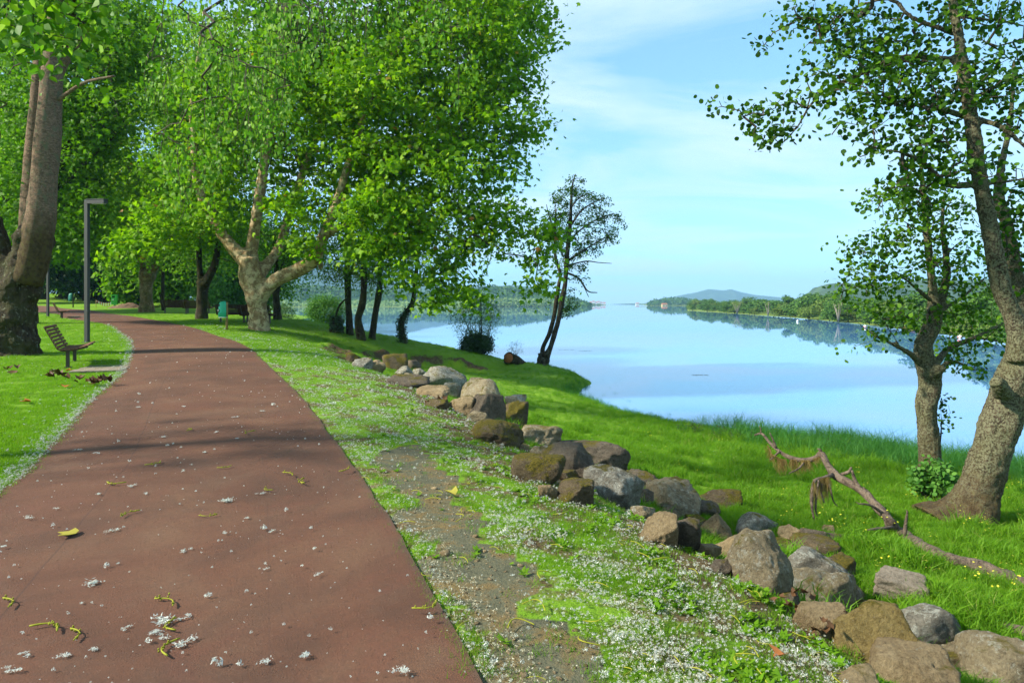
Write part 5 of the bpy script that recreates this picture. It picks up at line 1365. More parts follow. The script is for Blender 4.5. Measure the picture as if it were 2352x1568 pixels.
def hull(name, px, py, Y, L, col, label):
    p = W(px, py, Y); r = thing(name, label, 'boat', (p[0], p[1], WATER + .05), .15)
    n = 13; V = []
    for i in range(n):
        t = i / (n - 1) * 2 - 1; wd = L * .16 * (1 - abs(t) ** 2.4); sh = .28 * L * .25 * (t * t)
        V += [(t * L / 2, -wd, .38 + sh), (t * L / 2 * .93, -wd * .6, 0), (t * L / 2 * .93, wd * .6, 0), (t * L / 2, wd, .38 + sh)]
    i = (np.arange(n - 1)[:, None] * 4 + np.arange(3)[None]).ravel()
    obj('hull', V, np.stack([i, i + 1, i + 5, i + 4], -1), col, r, world=False)
    for t in (-.2, .15):
        mb = MB(); mb.box((t * L, 0, .33), (.22, L * .28, .05)); V, fs = mb.out(); obj('seat', V, fs, M['white'], r, False, world=False)


hull('rowing_boat', 2093, 748, F * 3.95 / 61 * 1.02, 2.6, M['orange'], 'orange rowing boat drawn up on the right bank')
hull('rowing_boat', 2303, 762, F * 3.95 / 88 * 1.28, 1.8, M['red'], 'small red boat at the right bank behind the alder leaves')


def buoy(px, py, col, label):
    Y = F * 3.9 / (py - HY); p = W(px, py, Y); r = thing('buoy', label, 'buoy', (p[0], p[1], WATER))
    mb = MB(); mb.tube([(0, 0, -.1), (0, 0, .12), (0, 0, .3), (0, 0, .42)], [.16, .26, .22, .06], 10); V, fs = mb.out(); obj('float', V, fs, M['white'], r, world=False)
    mb = MB(); mb.tube([(0, 0, .14), (0, 0, .24)], [.272, .272], 10); V, fs = mb.out(); obj('band', V, fs, col, r, world=False)


buoy(1987, 751, M['red'], 'small white buoy with red band near the right bank, left of the boat')
buoy(1832, 738, M['grey_badge'], 'tiny pale buoy off the large round bush on the right bank')
buoy(2205, 776, M['red'], 'small red and white float between the two alder trunks')

p = W(1384.5, 875, 36.0)
r = thing('bird', 'tiny dark bird low over the water near the cape', 'bird', tuple(p))
mb = MB(); mb.tube([(-.10, 0, 0), (-.06, 0, .005), (0, 0, .01), (.06, 0, .012), (.1, 0, .01)], [.004, .022, .032, .024, .008], 8); V, fs = mb.out(); obj('body', V, fs, M['black'], r, world=False)
for s in (-1, 1):
    V = np.array([(.04, .02 * s, .015), (.06, .1 * s, .07), (-.02, .24 * s, .10), (-.04, .1 * s, .055), (-.04, .02 * s, .012)])
    V = np.concatenate([V, V - [0, 0, .006]])
    obj('wing', V, [np.array([[0, 1, 2], [0, 2, 3], [0, 3, 4], [7, 6, 5], [8, 7, 5], [9, 8, 5]])], M['black'], r, world=False)

# ------------------------------------------------------------------ rocks along the top of the bank
def ico(sub):
    bm = bmesh.new(); bmesh.ops.create_icosphere(bm, subdivisions=sub, radius=1.0)
    V = np.array([v.co[:] for v in bm.verts]); T = np.array([[v.index for v in f.verts] for f in bm.faces]); bm.free()
    return V / np.linalg.norm(V, axis=1)[:, None], T


ICO4, ICO3 = ico(5), ico(4)


def n3(P, seed, f, oct=3):
    g = np.random.default_rng(seed); v = np.zeros(len(P)); a = 1.0
    for o in range(oct):
        for k in range(5):
            d = unit(g.normal(0, 1, 3)); v += a * np.sin(P @ d * f * 2 ** o * g.uniform(.7, 1.4) + g.uniform(0, 6.28)) * .4
        a *= .5
    return v


def rock_shape(w, d, h, seed, facets=12, p=60, near=True, top=None):
    n, T = ICO4 if near else ICO3
    g = np.random.default_rng(seed)
    K = unit(g.normal(0, 1, (facets, 3)) * np.array([1, 1, .9])); dist = g.uniform(.64, .98, facets)
    K = np.vstack([K, [[0, 0, 1], [0, 0, -1], [1, 0, 0], [-1, 0, 0], [0, 1, 0], [0, -1, 0]]]); dist = np.concatenate([dist, g.uniform(.85, 1.02, 6)])
    if top is not None: K = np.vstack([K, unit(np.array([t[:3] for t in top], float))]); dist = np.concatenate([dist, [t[3] for t in top]])
    q = np.clip(n @ K.T, 0, None) / dist
    m_ = q.max(1); r = 1 / (m_ * ((q / m_[:, None]) ** p).sum(1) ** (1 / p))
    r = r * (1 + .05 * n3(n, seed + 1, 2.4) - .05 * np.abs(n3(n, seed + 2, 5)) - .022 * np.abs(n3(n, seed + 4, 13, 2)) + .014 * n3(n, seed + 3, 30, 3))
    V = n * r[:, None]
    V = V - (V.max(0) + V.min(0)) / 2
    V = V / (V.max(0) - V.min(0)) * np.array([w, d, h])
    return V, T


def rock(x0, y0, x1, y1, mat, label, seed, facets=12, p=60, sink=.48, dr=.85, rz=None, top=None, tilt=None, hmin=.35, lift=0.0):
    g = np.random.default_rng(seed + 900)
    ex, ey = .06 * (x1 - x0), .05 * (y1 - y0); x0, x1, y0, y1 = x0 - ex, x1 + ex, y0 - ey, y1 + ey
    cx, cyp = (x0 + x1) / 2, (y0 + y1) / 2
    a = .2
    for it in range(4):
        P = hit(cx, cyp, a * (1 - sink * 1.0) + lift)
        Y = P[1]; w = (x1 - x0) / F * Y; app = (y1 - y0) / 2 / F * Y; dp = w * dr
        th = math.atan2(cyp - HY, F)
        q = app * app - (dp / 2 * math.sin(th)) ** 2 * .8
        a = max(math.sqrt(max(q, 0)) / math.cos(th), hmin * app)
    # half of the height is what shows plus the buried part
    V, T = rock_shape(w, dp, 2 * a * 1.12, seed, facets, p, Y < 14, top)
    if tilt:
        R = np.array(Matrix.Rotation(math.radians(tilt[0]), 3, 'X') @ Matrix.Rotation(math.radians(tilt[1]), 3, 'Y')); V = V @ R.T
    rz = rz if rz is not None else g.uniform(-.25, .25)
    o = obj('rock', V, T, M[mat])
    o.location = P - np.array([0, 0, a * .08]); o.rotation_euler = (0, 0, rz)
    tag(o, label, 'rock', 'rocks along the top of the bank')
    return o


RK = [
    (796, 811, 838, 842, 'rock_moss', 'rock capped with yellow moss at the far end of the row'),
    (816, 823, 856, 853, 'rock_grey', 'grey pointed rock just in front of the mossy far end'),
    (843, 828, 884, 860, 'rock_tan', 'tan angular rock right of the grey pointed one, far end of the row'),
    (881, 815, 934, 856, 'rock_moss', 'tall pale rock draped in bright yellow moss'),
    (931, 828, 965, 851, 'rock_dark', 'dark rock with moss edge behind the tall pale mossy rock'),
    (905, 842, 949, 869, 'rock_grey', 'grey rock blotched with lichen in front of the tall mossy rock'),
    (948, 847, 980, 870, 'rock_grey', 'small rounded grey rock beside the big lichen boulder'),
    (977, 844, 1066, 898, 'rock_grey', 'big grey boulder covered in pale lichen spots sloping to the right'),
    (897, 862, 985, 896, 'rock_dark', 'flat dark brown slab sloping below the lichen boulder'),
    (960, 888, 1031, 921, 'rock_tan', 'smooth rounded tan boulder in front of the lichen boulder'),
    (1020, 880, 1062, 919, 'rock_grey', 'narrow grey rock wedged right of the smooth tan boulder'),
    (1060, 875, 1148, 945, 'rock_mix', 'large angular boulder with pale sharp crest'),
    (1030, 909, 1091, 955, 'rock_tan', 'tan wedge rock left of the dark triangular boulder'),
    (1073, 908, 1158, 988, 'rock_dark', 'large dark triangular boulder with a flat sloping face'),
    (1162, 908, 1207, 942, 'rock_grey', 'small grey stone standing against the meadow, behind a mossy boulder'),
    (1145, 925, 1212, 996, 'rock_moss', 'dark moss-grown boulder below the small grey stone'),
    (978, 917, 1028, 941, 'rock_moss', 'low orange-mossed stone half sunk in the turf'),
    (1080, 968, 1193, 1024, 'rock_moss', 'low brown-mossed mound of stone half buried in grass'),
    (1191, 980, 1288, 1037, 'rock_mix', 'grey-brown boulder with a round lichen spot and a dark hole'),
    (1270, 1013, 1437, 1092, 'rock_dark', 'biggest dark rounded boulder, its back to the meadow'),
    (1246, 1028, 1362, 1116, 'rock_dark', 'dark sloping stone leaning in front of the biggest rounded boulder'),
    (1184, 1045, 1292, 1114, 'rock_moss', 'yellow-moss topped stone half hidden in turf'),
    (1344, 1076, 1474, 1180, 'rock_grey', 'broad grey boulder with moss cap and white lichen flank'),
    (1285, 1107, 1362, 1166, 'rock_moss', 'brown mossy stone left of the broad moss-capped boulder'),
    (1238, 1113, 1284, 1152, 'rock_tan', 'small tan stone at the turf edge left of the brown mossy stone'),
    (1436, 1086, 1514, 1144, 'rock_dark', 'dark stone behind the broad moss-capped boulder'),
    (1497, 1112, 1604, 1200, 'rock_mix', 'brown rough boulder right of the broad moss-capped one'),
    (1513, 1168, 1562, 1204, 'rock_dark', 'small dark flat stone below the brown rough boulder'),
    (1609, 1127, 1697, 1180, 'rock_moss', 'long green-tinged stone lying on the meadow side'),
    (1590, 1154, 1648, 1190, 'rock_dark', 'dark stone between brown boulder and green-tinged stone'),
    (1472, 1182, 1552, 1262, 'rock_tan', 'tan slab leaning against the bank edge'),
    (1546, 1195, 1606, 1264, 'rock_dark', 'dark mossy stone right of the leaning tan slab'),
    (1616, 1186, 1678, 1256, 'rock_tan', 'pointed tan stone behind the pinkish block'),
    (1681, 1176, 1784, 1248, 'rock_grey', 'rounded grey lichen boulder against the meadow'),
    (1791, 1208, 1853, 1253, 'rock_tan', 'pyramid-shaped ochre stone right of the grey lichen boulder'),
    (1845, 1214, 1929, 1270, 'rock_dark', 'dark green-black boulder at the meadow edge'),
    (1820, 1239, 1920, 1297, 'rock_moss', 'flat-topped greenish stone with moss pad'),
    (1645, 1230, 1724, 1305, 'rock_tan', 'pinkish tan block left of the tall upright boulder'),
    (1672, 1234, 1809, 1368, 'rock_mix', 'tall upright tan boulder with dark lichen streaks'),
    (1794, 1262, 1922, 1370, 'rock_grey', 'grey speckled boulder right of the tall upright one'),
    (1882, 1280, 1960, 1350, 'rock_moss', 'mossy sided stone behind the grey speckled boulder'),
    (1746, 1305, 1962, 1418, 'rock_mix', 'long tan boulder with a white lichen crest'),
    (1824, 1388, 1928, 1474, 'rock_tan', 'smooth tan rock below the long white-crested boulder'),
    (1914, 1347, 2001, 1403, 'rock_mix', 'tan wedge stone left of the pale granite block'),
    (1906, 1392, 2098, 1545, 'rock_olive', 'big olive boulder with one broad flat face'),
    (2030, 1394, 2188, 1508, 'rock_grey', 'rounded grey lichen boulder behind the big olive boulder'),
    (2134, 1480, 2246, 1556, 'rock_mix', 'low brown stone between the olive boulder and the frame corner'),
    (2233, 1476, 2420, 1620, 'rock_mix', 'rounded grey-tan boulder cut by the lower right corner'),
    (2003, 1494, 2175, 1600, 'rock_tan', 'flat tan stone under the big olive boulder'),
    (1600, 1250, 1652, 1284, 'rock_tan', 'small stone in the weeds left of the pinkish block'),
    (1629, 1287, 1678, 1320, 'rock_dark', 'small brown stone under the pinkish block'),
    (1970, 1272, 2044, 1290, 'rock_mix', 'flat grey stone sunk in the meadow grass'),
    (1887, 1207, 1914, 1229, 'rock_tan', 'little greenish stone behind the dark green-black boulder'),
    (1930, 1538, 2010, 1590, 'rock_tan', 'tan stone at the bottom edge left of the flat stone'),
    (1355, 1072, 1386, 1096, 'rock_tan', 'little tan stone behind the broad moss-capped boulder'),
]
special = {
    13: dict(top=[(.5, -.75, .35, .55), (-.75, -.2, .6, .55)], p=60, rz=0), 41: dict(top=[(0.1, -.8, .55, .62), (.2, .6, .7, .6)], p=60, rz=.12, dr=.6), 44: dict(top=[(-.25, -.85, .45, .52), (.8, -.1, .3, .7), (.1, .3, .95, .8)], p=60, rz=.1, dr=.8, facets=5),
    7: dict(top=[(.62, -.2, .72, .56)], rz=0), 38: dict(top=[(-.4, -.8, .42, .66), (.6, -.5, .5, .7)], p=60, rz=0), 19: dict(p=6, rz=0), 9: dict(p=5), 33: dict(p=7), 45: dict(p=7, dr=.7), 47: dict(p=6, dr=.8), 8: dict(top=[(.3, -.4, .85, .3)], p=60, rz=0), 34: dict(top=[(.6, 0, .8, .5), (-.6, -.2, .8, .5)], p=60),
    32: dict(top=[(.7, -.2, .7, .52), (-.7, -.2, .7, .5)], p=60), 11: dict(top=[(-.5, -.5, .7, .55), (.85, 0, .2, .7)], p=60, rz=0), 30: dict(top=[(-.5, -.5, .7, .5)], p=60), 17: dict(p=6), 21: dict(p=6),
}
for i, (x0, y0, x1, y1, m_, lab) in enumerate(RK):
    rock(x0, y0, x1, y1, m_, lab, 300 + i * 7, **special.get(i, {}))
for i, (x, y, s) in enumerate([(1012, 926, 17), (1093, 962, 22), (1163, 992, 24), (1203, 1004, 22), (1243, 1042, 24), (1303, 1098, 24), (1470, 1142, 28), (1478, 1178, 26), (1606, 1204, 24), (1642, 1236, 24), (1735, 1250, 26), (1790, 1262, 28), (1815, 1298, 24), (1936, 1352, 28), (1968, 1396, 26), (2015, 1412, 28), (2190, 1480, 36), (2120, 1552, 40), (1812, 1380, 26), (935, 862, 14), (868, 850, 12)]):
    rock(x - s, y - s * .7, x + s, y + s * .7, ('rock_dark', 'rock_mix', 'rock_moss')[i % 3], 'small stone wedged between the larger boulders of the row', 800 + i * 3)
# sawn granite block lying in the grass
P = hit(2067, 1352, .04)
V, T = rock_shape(.44, .25, .2, 77, 2, 30, True)
o = obj('stone_block', V, T, M['rock_pale']); o.location = P + np.array([0, 0, .03]); o.rotation_euler = (.15, .1, -.32)
tag(o, 'pale squared granite block lying alone in the grass', 'stone block')

# ------------------------------------------------------------------ fallen branch with dry wisps
br = [(2440, 1392, 31, 6.1), (2352, 1342, 30, 6.5), (2290, 1315, 29, 6.9), (2230, 1297, 30, 7.2), (2180, 1283, 28, 7.5), (2130, 1262, 27, 7.8), (2085, 1234, 25, 8.1), (2055, 1215, 25, 8.3), (2040, 1192, 22, 8.5), (2012, 1160, 19, 8.75), (1985, 1132, 19, 9.0), (1950, 1108, 18, 9.2),
      (1920, 1092, 18, 9.4), (1903, 1072, 16, 9.55), (1893, 1052, 16, 9.65), (1886, 1042, 15, 9.7), (1872, 1052, 12, 9.8), (1850, 1057, 11, 9.9), (1820, 1052, 10, 10.0), (1795, 1040, 8.5, 10.15), (1770, 1018, 7.5, 10.3), (1757, 1002, 6, 10.35), (1748, 995, 4.5, 10.4), (1733, 999, 3, 10.4)]
def at4(pts): return np.array([(*W(a, b_, d), c / 2 * d / F) for a, b_, c, d in pts])
br2 = []
for a, b_, c, d in br:
    if a > 2040:
        d = hit(a, b_, c / 2 * 8 / F * .8)[1]
    elif a > 1985: d = min(d, hit(a, b_, .04)[1])
    br2.append((a, b_, c, d))
main = at4(br2)
fb = thing('fallen_branch', 'grey fallen branch propped across the meadow, dry wisps hanging from it', 'branch', tuple(main[1, :3]))
mb = MB(); S = smooth_path(main, 170); mb.tube(S[:, :3], S[:, 3], 12, .16, 8)
V, fs = mb.out(); obj('main_stem', V, fs, M['dead_wood'], fb)
side = [[(1886, 1044, 10, 9.7), (1884, 1034, 7, 9.7), (1878, 1030, 3, 9.7)], [(1748, 996, 4, 10.4), (1747, 984, 2.5, 10.4), (1744, 978, 1.5, 10.4)], [(1782, 1027, 6, 10.2), (1776, 1010, 4, 10.2), (1768, 993, 2, 10.2)], [(1790, 1036, 6, 10.15), (1778, 1048, 4, 10.1), (1768, 1056, 2, 10.1)],
        [(1850, 1057, 5, 9.9), (1835, 1075, 4, 9.7), (1818, 1084, 3, 9.6), (1812, 1087, 1.5, 9.55)], [(1905, 1085, 9, 9.45), (1925, 1090, 8, 9.5), (1950, 1083, 8, 9.4), (1955, 1072, 5, 9.4)], [(1975, 1122, 10, 9.05), (1963, 1100, 8, 9.1), (1957, 1080, 5, 9.1)],
        [(1912, 1090, 10, 9.4), (1890, 1098, 9, 9.2), (1872, 1102, 8, 9.1), (1866, 1125, 8, 9.0), (1864, 1150, 7, 8.95), (1867, 1180, 5, 8.9), (1872, 1200, 2, 8.9)], [(1880, 1102, 6, 9.1), (1876, 1130, 5, 9.0), (1873, 1170, 4, 8.95), (1878, 1185, 2, 8.95)], [(1900, 1096, 5, 9.2), (1908, 1125, 4, 9.1), (1914, 1150, 3, 9.1), (1925, 1163, 1.5, 9.1)],
        [(1888, 1110, 5, 9.1), (1886, 1130, 4, 9.1), (1893, 1155, 3, 9.05)], [(2030, 1180, 8, 8.55), (2000, 1160, 6, 8.5), (1972, 1156, 3, 8.45), (1966, 1152, 1.5, 8.45)], [(2050, 1210, 8, 8.35), (2020, 1213, 7, 8.2), (1994, 1216, 4, 8.1)], [(2078, 1228, 9, 8.1), (2080, 1205, 7, 8.1), (2084, 1175, 4, 8.1), (2082, 1170, 2, 8.1)], [(1992, 1138, 6, 8.95), (1984, 1118, 3, 9)], [(2040, 1188, 5, 8.5), (2040, 1176, 3, 8.5)]]
for s_ in side:
    mb = MB(); S = smooth_path(at4(s_), 12); mb.tube(S[:, :3], S[:, 3], 7, .1, 4); V, fs = mb.out(); obj('side_branch', V, fs, M['dead_wood'], fb)
g = np.random.default_rng(88); VV, TT, nv = [], [], 0
for (xa, ya, xb, yb, L, Yd, n) in [(1763, 1020, 1775, 1050, 26, 10.25, 60), (1785, 1052, 1805, 1054, 38, 10.05, 90), (1815, 1054, 1830, 1056, 38, 9.95, 60), (1838, 1056, 1862, 1056, 32, 9.85, 110), (1868, 1052, 1888, 1046, 24, 9.7, 40), (1878, 1100, 1905, 1094, 62, 9.15, 150), (1770, 1040, 1795, 1056, 10, 10.1, 120), (1868, 1104, 1872, 1110, 70, 9.0, 40)]:
    for k in range(n):
        t = g.uniform(); p = W(xa + (xb - xa) * t, ya + (yb - ya) * t, Yd + g.normal(0, .03)); l = L / F * Yd * g.uniform(.35, 1.1)
        q = p + np.array([g.normal(0, .03), g.normal(0, .03), -l * .55]); e = p + np.array([g.normal(0, .05), g.normal(0, .05), -l]); wv = np.array([.0028, 0, 0])
        VV += [p - wv, p + wv, q - wv, q + wv, e]; TT += [[nv, nv + 1, nv + 3], [nv, nv + 3, nv + 2], [nv + 2, nv + 3, nv + 4]]; nv += 5
obj('dry_wisps', np.array(VV), np.array(TT), M['straw'], fb, kind='stuff')
# second, rotten branch by the right edge
P0, P1 = hit(2300, 1440, .03), hit(2420, 1500, .03)
mb = MB(); mb.tube(smooth_path([P0, (P0 + P1) / 2 + [0, 0, .05], P1], 10), np.linspace(.035, .055, 10), 9, .12, 3); V, fs = mb.out()
free('rotten_branch', V, fs, M['dead_wood'], 'dark rotten branch end in the grass at the right edge', 'branch')
# cut log by the water
lp = np.array([base_at(1166, 832), base_at(1200, 836)]); Yl = lp[0][1]
p0 = W(1168, 822, Yl - .5); p1 = W(1202, 836, Yl + 1.0)
lg = thing('cut_log', 'sawn log with reddish cut face lying at the cape edge', 'log', (p0[0], p0[1], p0[2] - .3))
mb = MB(); mb.tube(smooth_path([p0, (p0 + p1) / 2 + [0, 0, .05], p1], 12), np.linspace(.33, .2, 12), 16, .12, 6); V, fs = mb.out(); obj('bark', V, fs, M['dark_bark'], lg)
d_ = unit(p0 - p1); mb = MB(); mb.tube([p0 - d_ * .02, p0 + d_ * .03], [.29, .28], 16); V, fs = mb.out(); obj('cut_face', V, fs, M['log_end'], lg)
bush('log_weeds', 'thin weeds sprouting on top of the sawn log', p0 + np.array([.45, .3, .55]), .5, .42, 40, 5, 'willow', .1, 'ivy_leaf', 89, 9, .08, base=p0 + np.array([.4, .2, .1]), base_r=.012, cat='weeds')

# ------------------------------------------------------------------ benches
def slat_mesh(L, w, t):
    bm = bmesh.new(); bmesh.ops.create_cube(bm, size=1.0); bmesh.ops.scale(bm, vec=(L, w, t), verts=bm.verts)
    bmesh.ops.bevel(bm, geom=bm.edges[:], offset=.006, segments=1, affect='EDGES'); me = bpy.data.meshes.new('slat'); bm.to_mesh(me); bm.free(); return me


def make_bench(label, loc, rz, mat, L=1.75):
    r = thing('park_bench', label, 'bench', loc, rz, 'slatted park benches')
    sm = slat_mesh(L, .062, .032); sm.materials.append(mat)
    for i in range(8):
        t = i / 7; y = -.02 + .50 * t; z = .405 + .075 * t - .03 * math.sin(t * math.pi)
        o = link('slat', sm, r); o.location = (0, y, z); o.rotation_euler = (math.radians(8 - 6 * math.cos(t * 3.1)), 0, 0)
    for i in range(7):
        t = i / 6; y = -.075 - .22 * t; z = .455 + .44 * t
        o = link('slat', sm, r); o.location = (0, y, z); o.rotation_euler = (math.radians(116), 0, 0)
    for sx in (-1, 1):
        mb = MB(); P = np.array([(sx * L * .40, .47, .44), (sx * L * .40, .22, .375), (sx * L * .40, .0, .365), (sx * L * .40, -.09, .41), (sx * L * .40, -.335, .9)])
        for a, b_ in zip(P[:-1], P[1:]):
            d = b_ - a; l = np.linalg.norm(d); an = math.atan2(d[2], d[1]); mb.box((a + b_) / 2, (.05, l + .02, .028), Matrix.Rotation(an, 3, 'X'))
        V, fs = mb.out(); obj('bracket', V, fs, M['iron'], r, False, world=False)
        mb = MB(); mb.box((sx * L * .40, .1, .17), (.075, .07, .40)); mb.box((sx * L * .40, .1, .005), (.13, .13, .02)); V, fs = mb.out(); obj('leg', V, fs, M['iron'], r, False, world=False)
    return r


ang = math.atan2(-.89, .46)
q = (plat(146.4, 846.7) + plat(167, 831.3)) / 2
make_bench('slatted wooden bench facing the path beside the plank platform, nearest one', (q[0] - .05, q[1], H1(*q)), ang, M['slat'])
q = plat(137, 730.5)
make_bench('slatted bench facing the path at the foot of the second lamp post', (q[0], q[1], H1(*q)), ang + .15, M['slat'])
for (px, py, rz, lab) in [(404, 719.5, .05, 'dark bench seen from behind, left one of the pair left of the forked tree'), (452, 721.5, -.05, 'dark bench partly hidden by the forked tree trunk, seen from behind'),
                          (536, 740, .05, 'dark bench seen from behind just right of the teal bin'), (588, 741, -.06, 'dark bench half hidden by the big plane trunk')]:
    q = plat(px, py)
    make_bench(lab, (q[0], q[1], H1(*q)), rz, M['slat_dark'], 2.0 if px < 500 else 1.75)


def boards(px, py, rz, n, label, L=.95, gap=.012):
    q = hit(px, py); r = thing('plank_platform', label, 'platform', (q[0], q[1], q[2] + .012), rz)
    bm_ = slat_mesh(L, .21, .04); bm_.materials.append(M['board'])
    for i in range(n):
        o = link('plank', bm_, r); o.location = (rng.normal(0, .012), (i - (n - 1) / 2) * (.21 + gap), rng.normal(.008, .004)); o.rotation_euler = (rng.normal(0, .012), rng.normal(0, .01), rng.normal(0, .008))


boards(240, 848, math.atan2(.30, .95), 7, 'weathered plank platform on the grass between nearest bench and path')
boards(184, 728, math.atan2(.30, .95), 7, 'weathered plank platform in front of the second bench')

# ------------------------------------------------------------------ lamp posts
def lamp(px, py, label):
    q = plat(px, py); z = H1(*q); r = thing('street_lamp', label, 'street lamp', (q[0], q[1], z), -.18, 'square grey lamp posts by the path')
    hgt = 4.72
    mb = MB(); mb.box((0, 0, hgt / 2 - .05), (.12, .12, hgt + .1)); V, fs = mb.out(); obj('post', V, fs, M['lamp_metal'], r, False, world=False)
    mb = MB(); mb.box((.37, 0, hgt - .065), (.66, .18, .13)); mb.box((.37, 0, hgt + .008), (.68, .2, .02)); V, fs = mb.out(); obj('lamp_head', V, fs, M['lamp_metal'], r, False, world=False)
    mb = MB(); mb.box((.45, 0, hgt - .138), (.42, .14, .018)); V, fs = mb.out(); obj('diffuser', V, fs, M['lamp_glass'], r, False, world=False)
    mb = MB(); mb.box((0, 0, .012), (.24, .24, .03)); V, fs = mb.out(); obj('base_plate', V, fs, M['lamp_metal'], r, False, world=False)


lamp(200, 787, 'square grey lamp post with flat arm behind the nearest bench')
lamp(110, 727, 'square grey lamp post beside the second bench, its top hidden by the poplar')


# ------------------------------------------------------------------ litter bins
def bin_on_post(px, py, label, rz, mat, pale=True):
    q = plat(px, py); r = thing('litter_bin', label, 'litter bin', (q[0], q[1], H1(*q)), rz, 'litter bins by the path')
    # local: the bin hangs on the -x side of the post
    n = 18; prof = [(.54, .165), (.545, .185), (.8, .18), (1.06, .168), (1.16, .155), (1.215, .12), (1.24, .05)]
    a = np.linspace(math.pi * .5, math.pi * 1.5, n)
    V = []
    for z, rad in prof:
        V += [(-.045 + (rad * 1.55) * math.cos(t), rad * 1.05 * math.sin(t), z) for t in a] + [(-.04, -rad * 1.05, z), (-.04, rad * 1.05, z)]
    m = n + 2; Q = []
    for i in range(len(prof) - 1):
        for j in range(m): Q.append([i * m + j, i * m + (j + 1) % m, (i + 1) * m + (j + 1) % m, (i + 1) * m + j])
    V.append((-.12, 0, .54)); V.append((-.09, 0, 1.245)); c0 = len(V) - 2
    T = [[c0, (j + 1) % m, j] for j in range(m)] + [[c0 + 1, (len(prof) - 1) * m + j, (len(prof) - 1) * m + (j + 1) % m] for j in range(m)]
    obj('body', V, [np.array(Q), np.array(T)], mat, r, world=False)
    V = []
    for s in (0, 1):
        for t in np.linspace(0, 6.283, 14, endpoint=False):
            V.append((-.302 + .03 * s - (.004 if s == 0 else 0), .075 * math.cos(t), 1.06 + .055 * math.sin(t)))
    Q = [[j, (j + 1) % 14, 14 + (j + 1) % 14, 14 + j] for j in range(14)]; V.append((-.306, 0, 1.06)); T = [[28, (j + 1) % 14, j] for j in range(14)]
    obj('opening', V, [np.array(Q), np.array(T)], M['black'], r, world=False)
    for nm, rad, x, mt in (('badge', .085, -.327, M['black']), ('badge_centre', .062, -.3315, M['grey_badge'])):
        V = [(x + .012, 0, .83)] + [(x, rad * math.cos(t), .83 + rad * math.sin(t)) for t in np.linspace(0, 6.283, 18, endpoint=False)] + [(x + .03, rad * math.cos(t), .83 + rad * math.sin(t)) for t in np.linspace(0, 6.283, 18, endpoint=False)]
        V[0] = (x, 0, .83)
        T = [[0, 1 + (j + 1) % 18, 1 + j] for j in range(18)]; Q = [[1 + j, 1 + (j + 1) % 18, 19 + (j + 1) % 18, 19 + j] for j in range(18)]
        obj(nm, V, [np.array(T), np.array(Q)], mt, r, world=False)
    mb = MB(); mb.tube([(-.13, 0, .525), (-.13, 0, .545)], [.2, .2], 20); V, fs = mb.out(); V[:, 0] = -.13 + (V[:, 0] + .13) * .95; obj('rim', V, fs, M['white'] if pale else M['teal_dark'], r, world=False)
    mb = MB(); mb.tube([(.03, 0, -.1), (.03, 0, .6), (.03, 0, 1.19), (.03, 0, 1.2)], [.052, .05, .047, .03], 12); V, fs = mb.out(); obj('post', V, fs, M['post_wood'] if pale else M['iron'], r, world=False)


bin_on_post(519.5, 757, 'teal litter bin with round dark badge on a wooden post beside the big plane', .62, M['teal'])
bin_on_post(167, 707, 'dark teal litter bin on a thin post far back on the lawn', .3, M['teal_dark'], False)
q = plat(263.5, 707); r = thing('litter_bin', 'bright green box-shaped litter bin in front of the heap of earth', 'litter bin', (q[0], q[1], H1(*q)), .35, 'litter bins by the path')
me = slat_mesh(.46, .40, .80); me.name = 'body'; me.materials.append(M['lime']); o = link('body', me, r); o.location = (0, 0, .68)
me = slat_mesh(.49, .43, .07); me.materials.append(M['lime']); o = link('lid', me, r); o.location = (0, 0, 1.1)
mb = MB(); mb.box((-.06, -.2, .95), (.2, .03, .13)); V, fs = mb.out(); obj('opening', V, fs, M['black'], r, False, world=False)
mb = MB(); mb.box((-.1, -.2, .7), (.12, .02, .1)); V, fs = mb.out(); obj('sticker', V, fs, M['white'], r, False, world=False)
mb = MB(); mb.box((0, 0, .14), (.14, .14, .34)); V, fs = mb.out(); obj('post', V, fs, M['lime'], r, False, world=False)

# heap of earth and barrier tape
q = plat(272, 709); z = H1(q[0], q[1] + 1.2); u = np.linspace(-1, 1, 41); X, Yg = np.meshgrid(u, u); rr = np.hypot(X, Yg)
hh = np.clip(1 - rr, 0, 1) ** 1.1 * .62 * (1 + .3 * wob(X, Yg, 61, .8) ) - .05 + .03 * wob(X, Yg, 62, .2)
V = np.stack([q[0] + X * 1.75, q[1] + 1.2 + Yg * 1.3, z + hh - .02], -1).reshape(-1, 3); i = (np.arange(40)[:, None] * 41 + np.arange(40)[None]).ravel()
free('earth_heap', V, np.stack([i, i + 1, i + 42, i + 41], -1), M['earth'], 'low heap of brown earth on the lawn behind the bright green bin', 'earth heap')
tp = thing('barrier_tape', 'red and white barrier tape sagging from a stake to the bright green bin', 'tape', (0, 0, 0))
a_, b_ = W(220.5, 690, 59), W(258, 694, 59.3)
tp.location = (a_[0], a_[1], H1(a_[0], a_[1]))
for dz, sag in ((0, .34), (-.12, .55)):
    n = 29; V = []; t = np.linspace(0, 1, n)
    for k in t:
        p = a_ + (b_ - a_) * k + np.array([0, 0, dz * k - sag * 4 * k * (1 - k) * .5])
        V += [p + [0, 0, .045], p - [0, 0, .045], p + [0, .008, .045], p + [0, .008, -.045]]
    Q = []; mi = []
    for k in range(n - 1):
        o4 = k * 4; Q += [[o4, o4 + 1, o4 + 5, o4 + 4], [o4 + 2, o4 + 6, o4 + 7, o4 + 3], [o4, o4 + 4, o4 + 6, o4 + 2], [o4 + 1, o4 + 3, o4 + 7, o4 + 5]]; mi += [k // 2 % 2] * 4
    obj('tape_strip', V, np.array(Q), [M['white'], M['red']], tp, False, midx=mi)
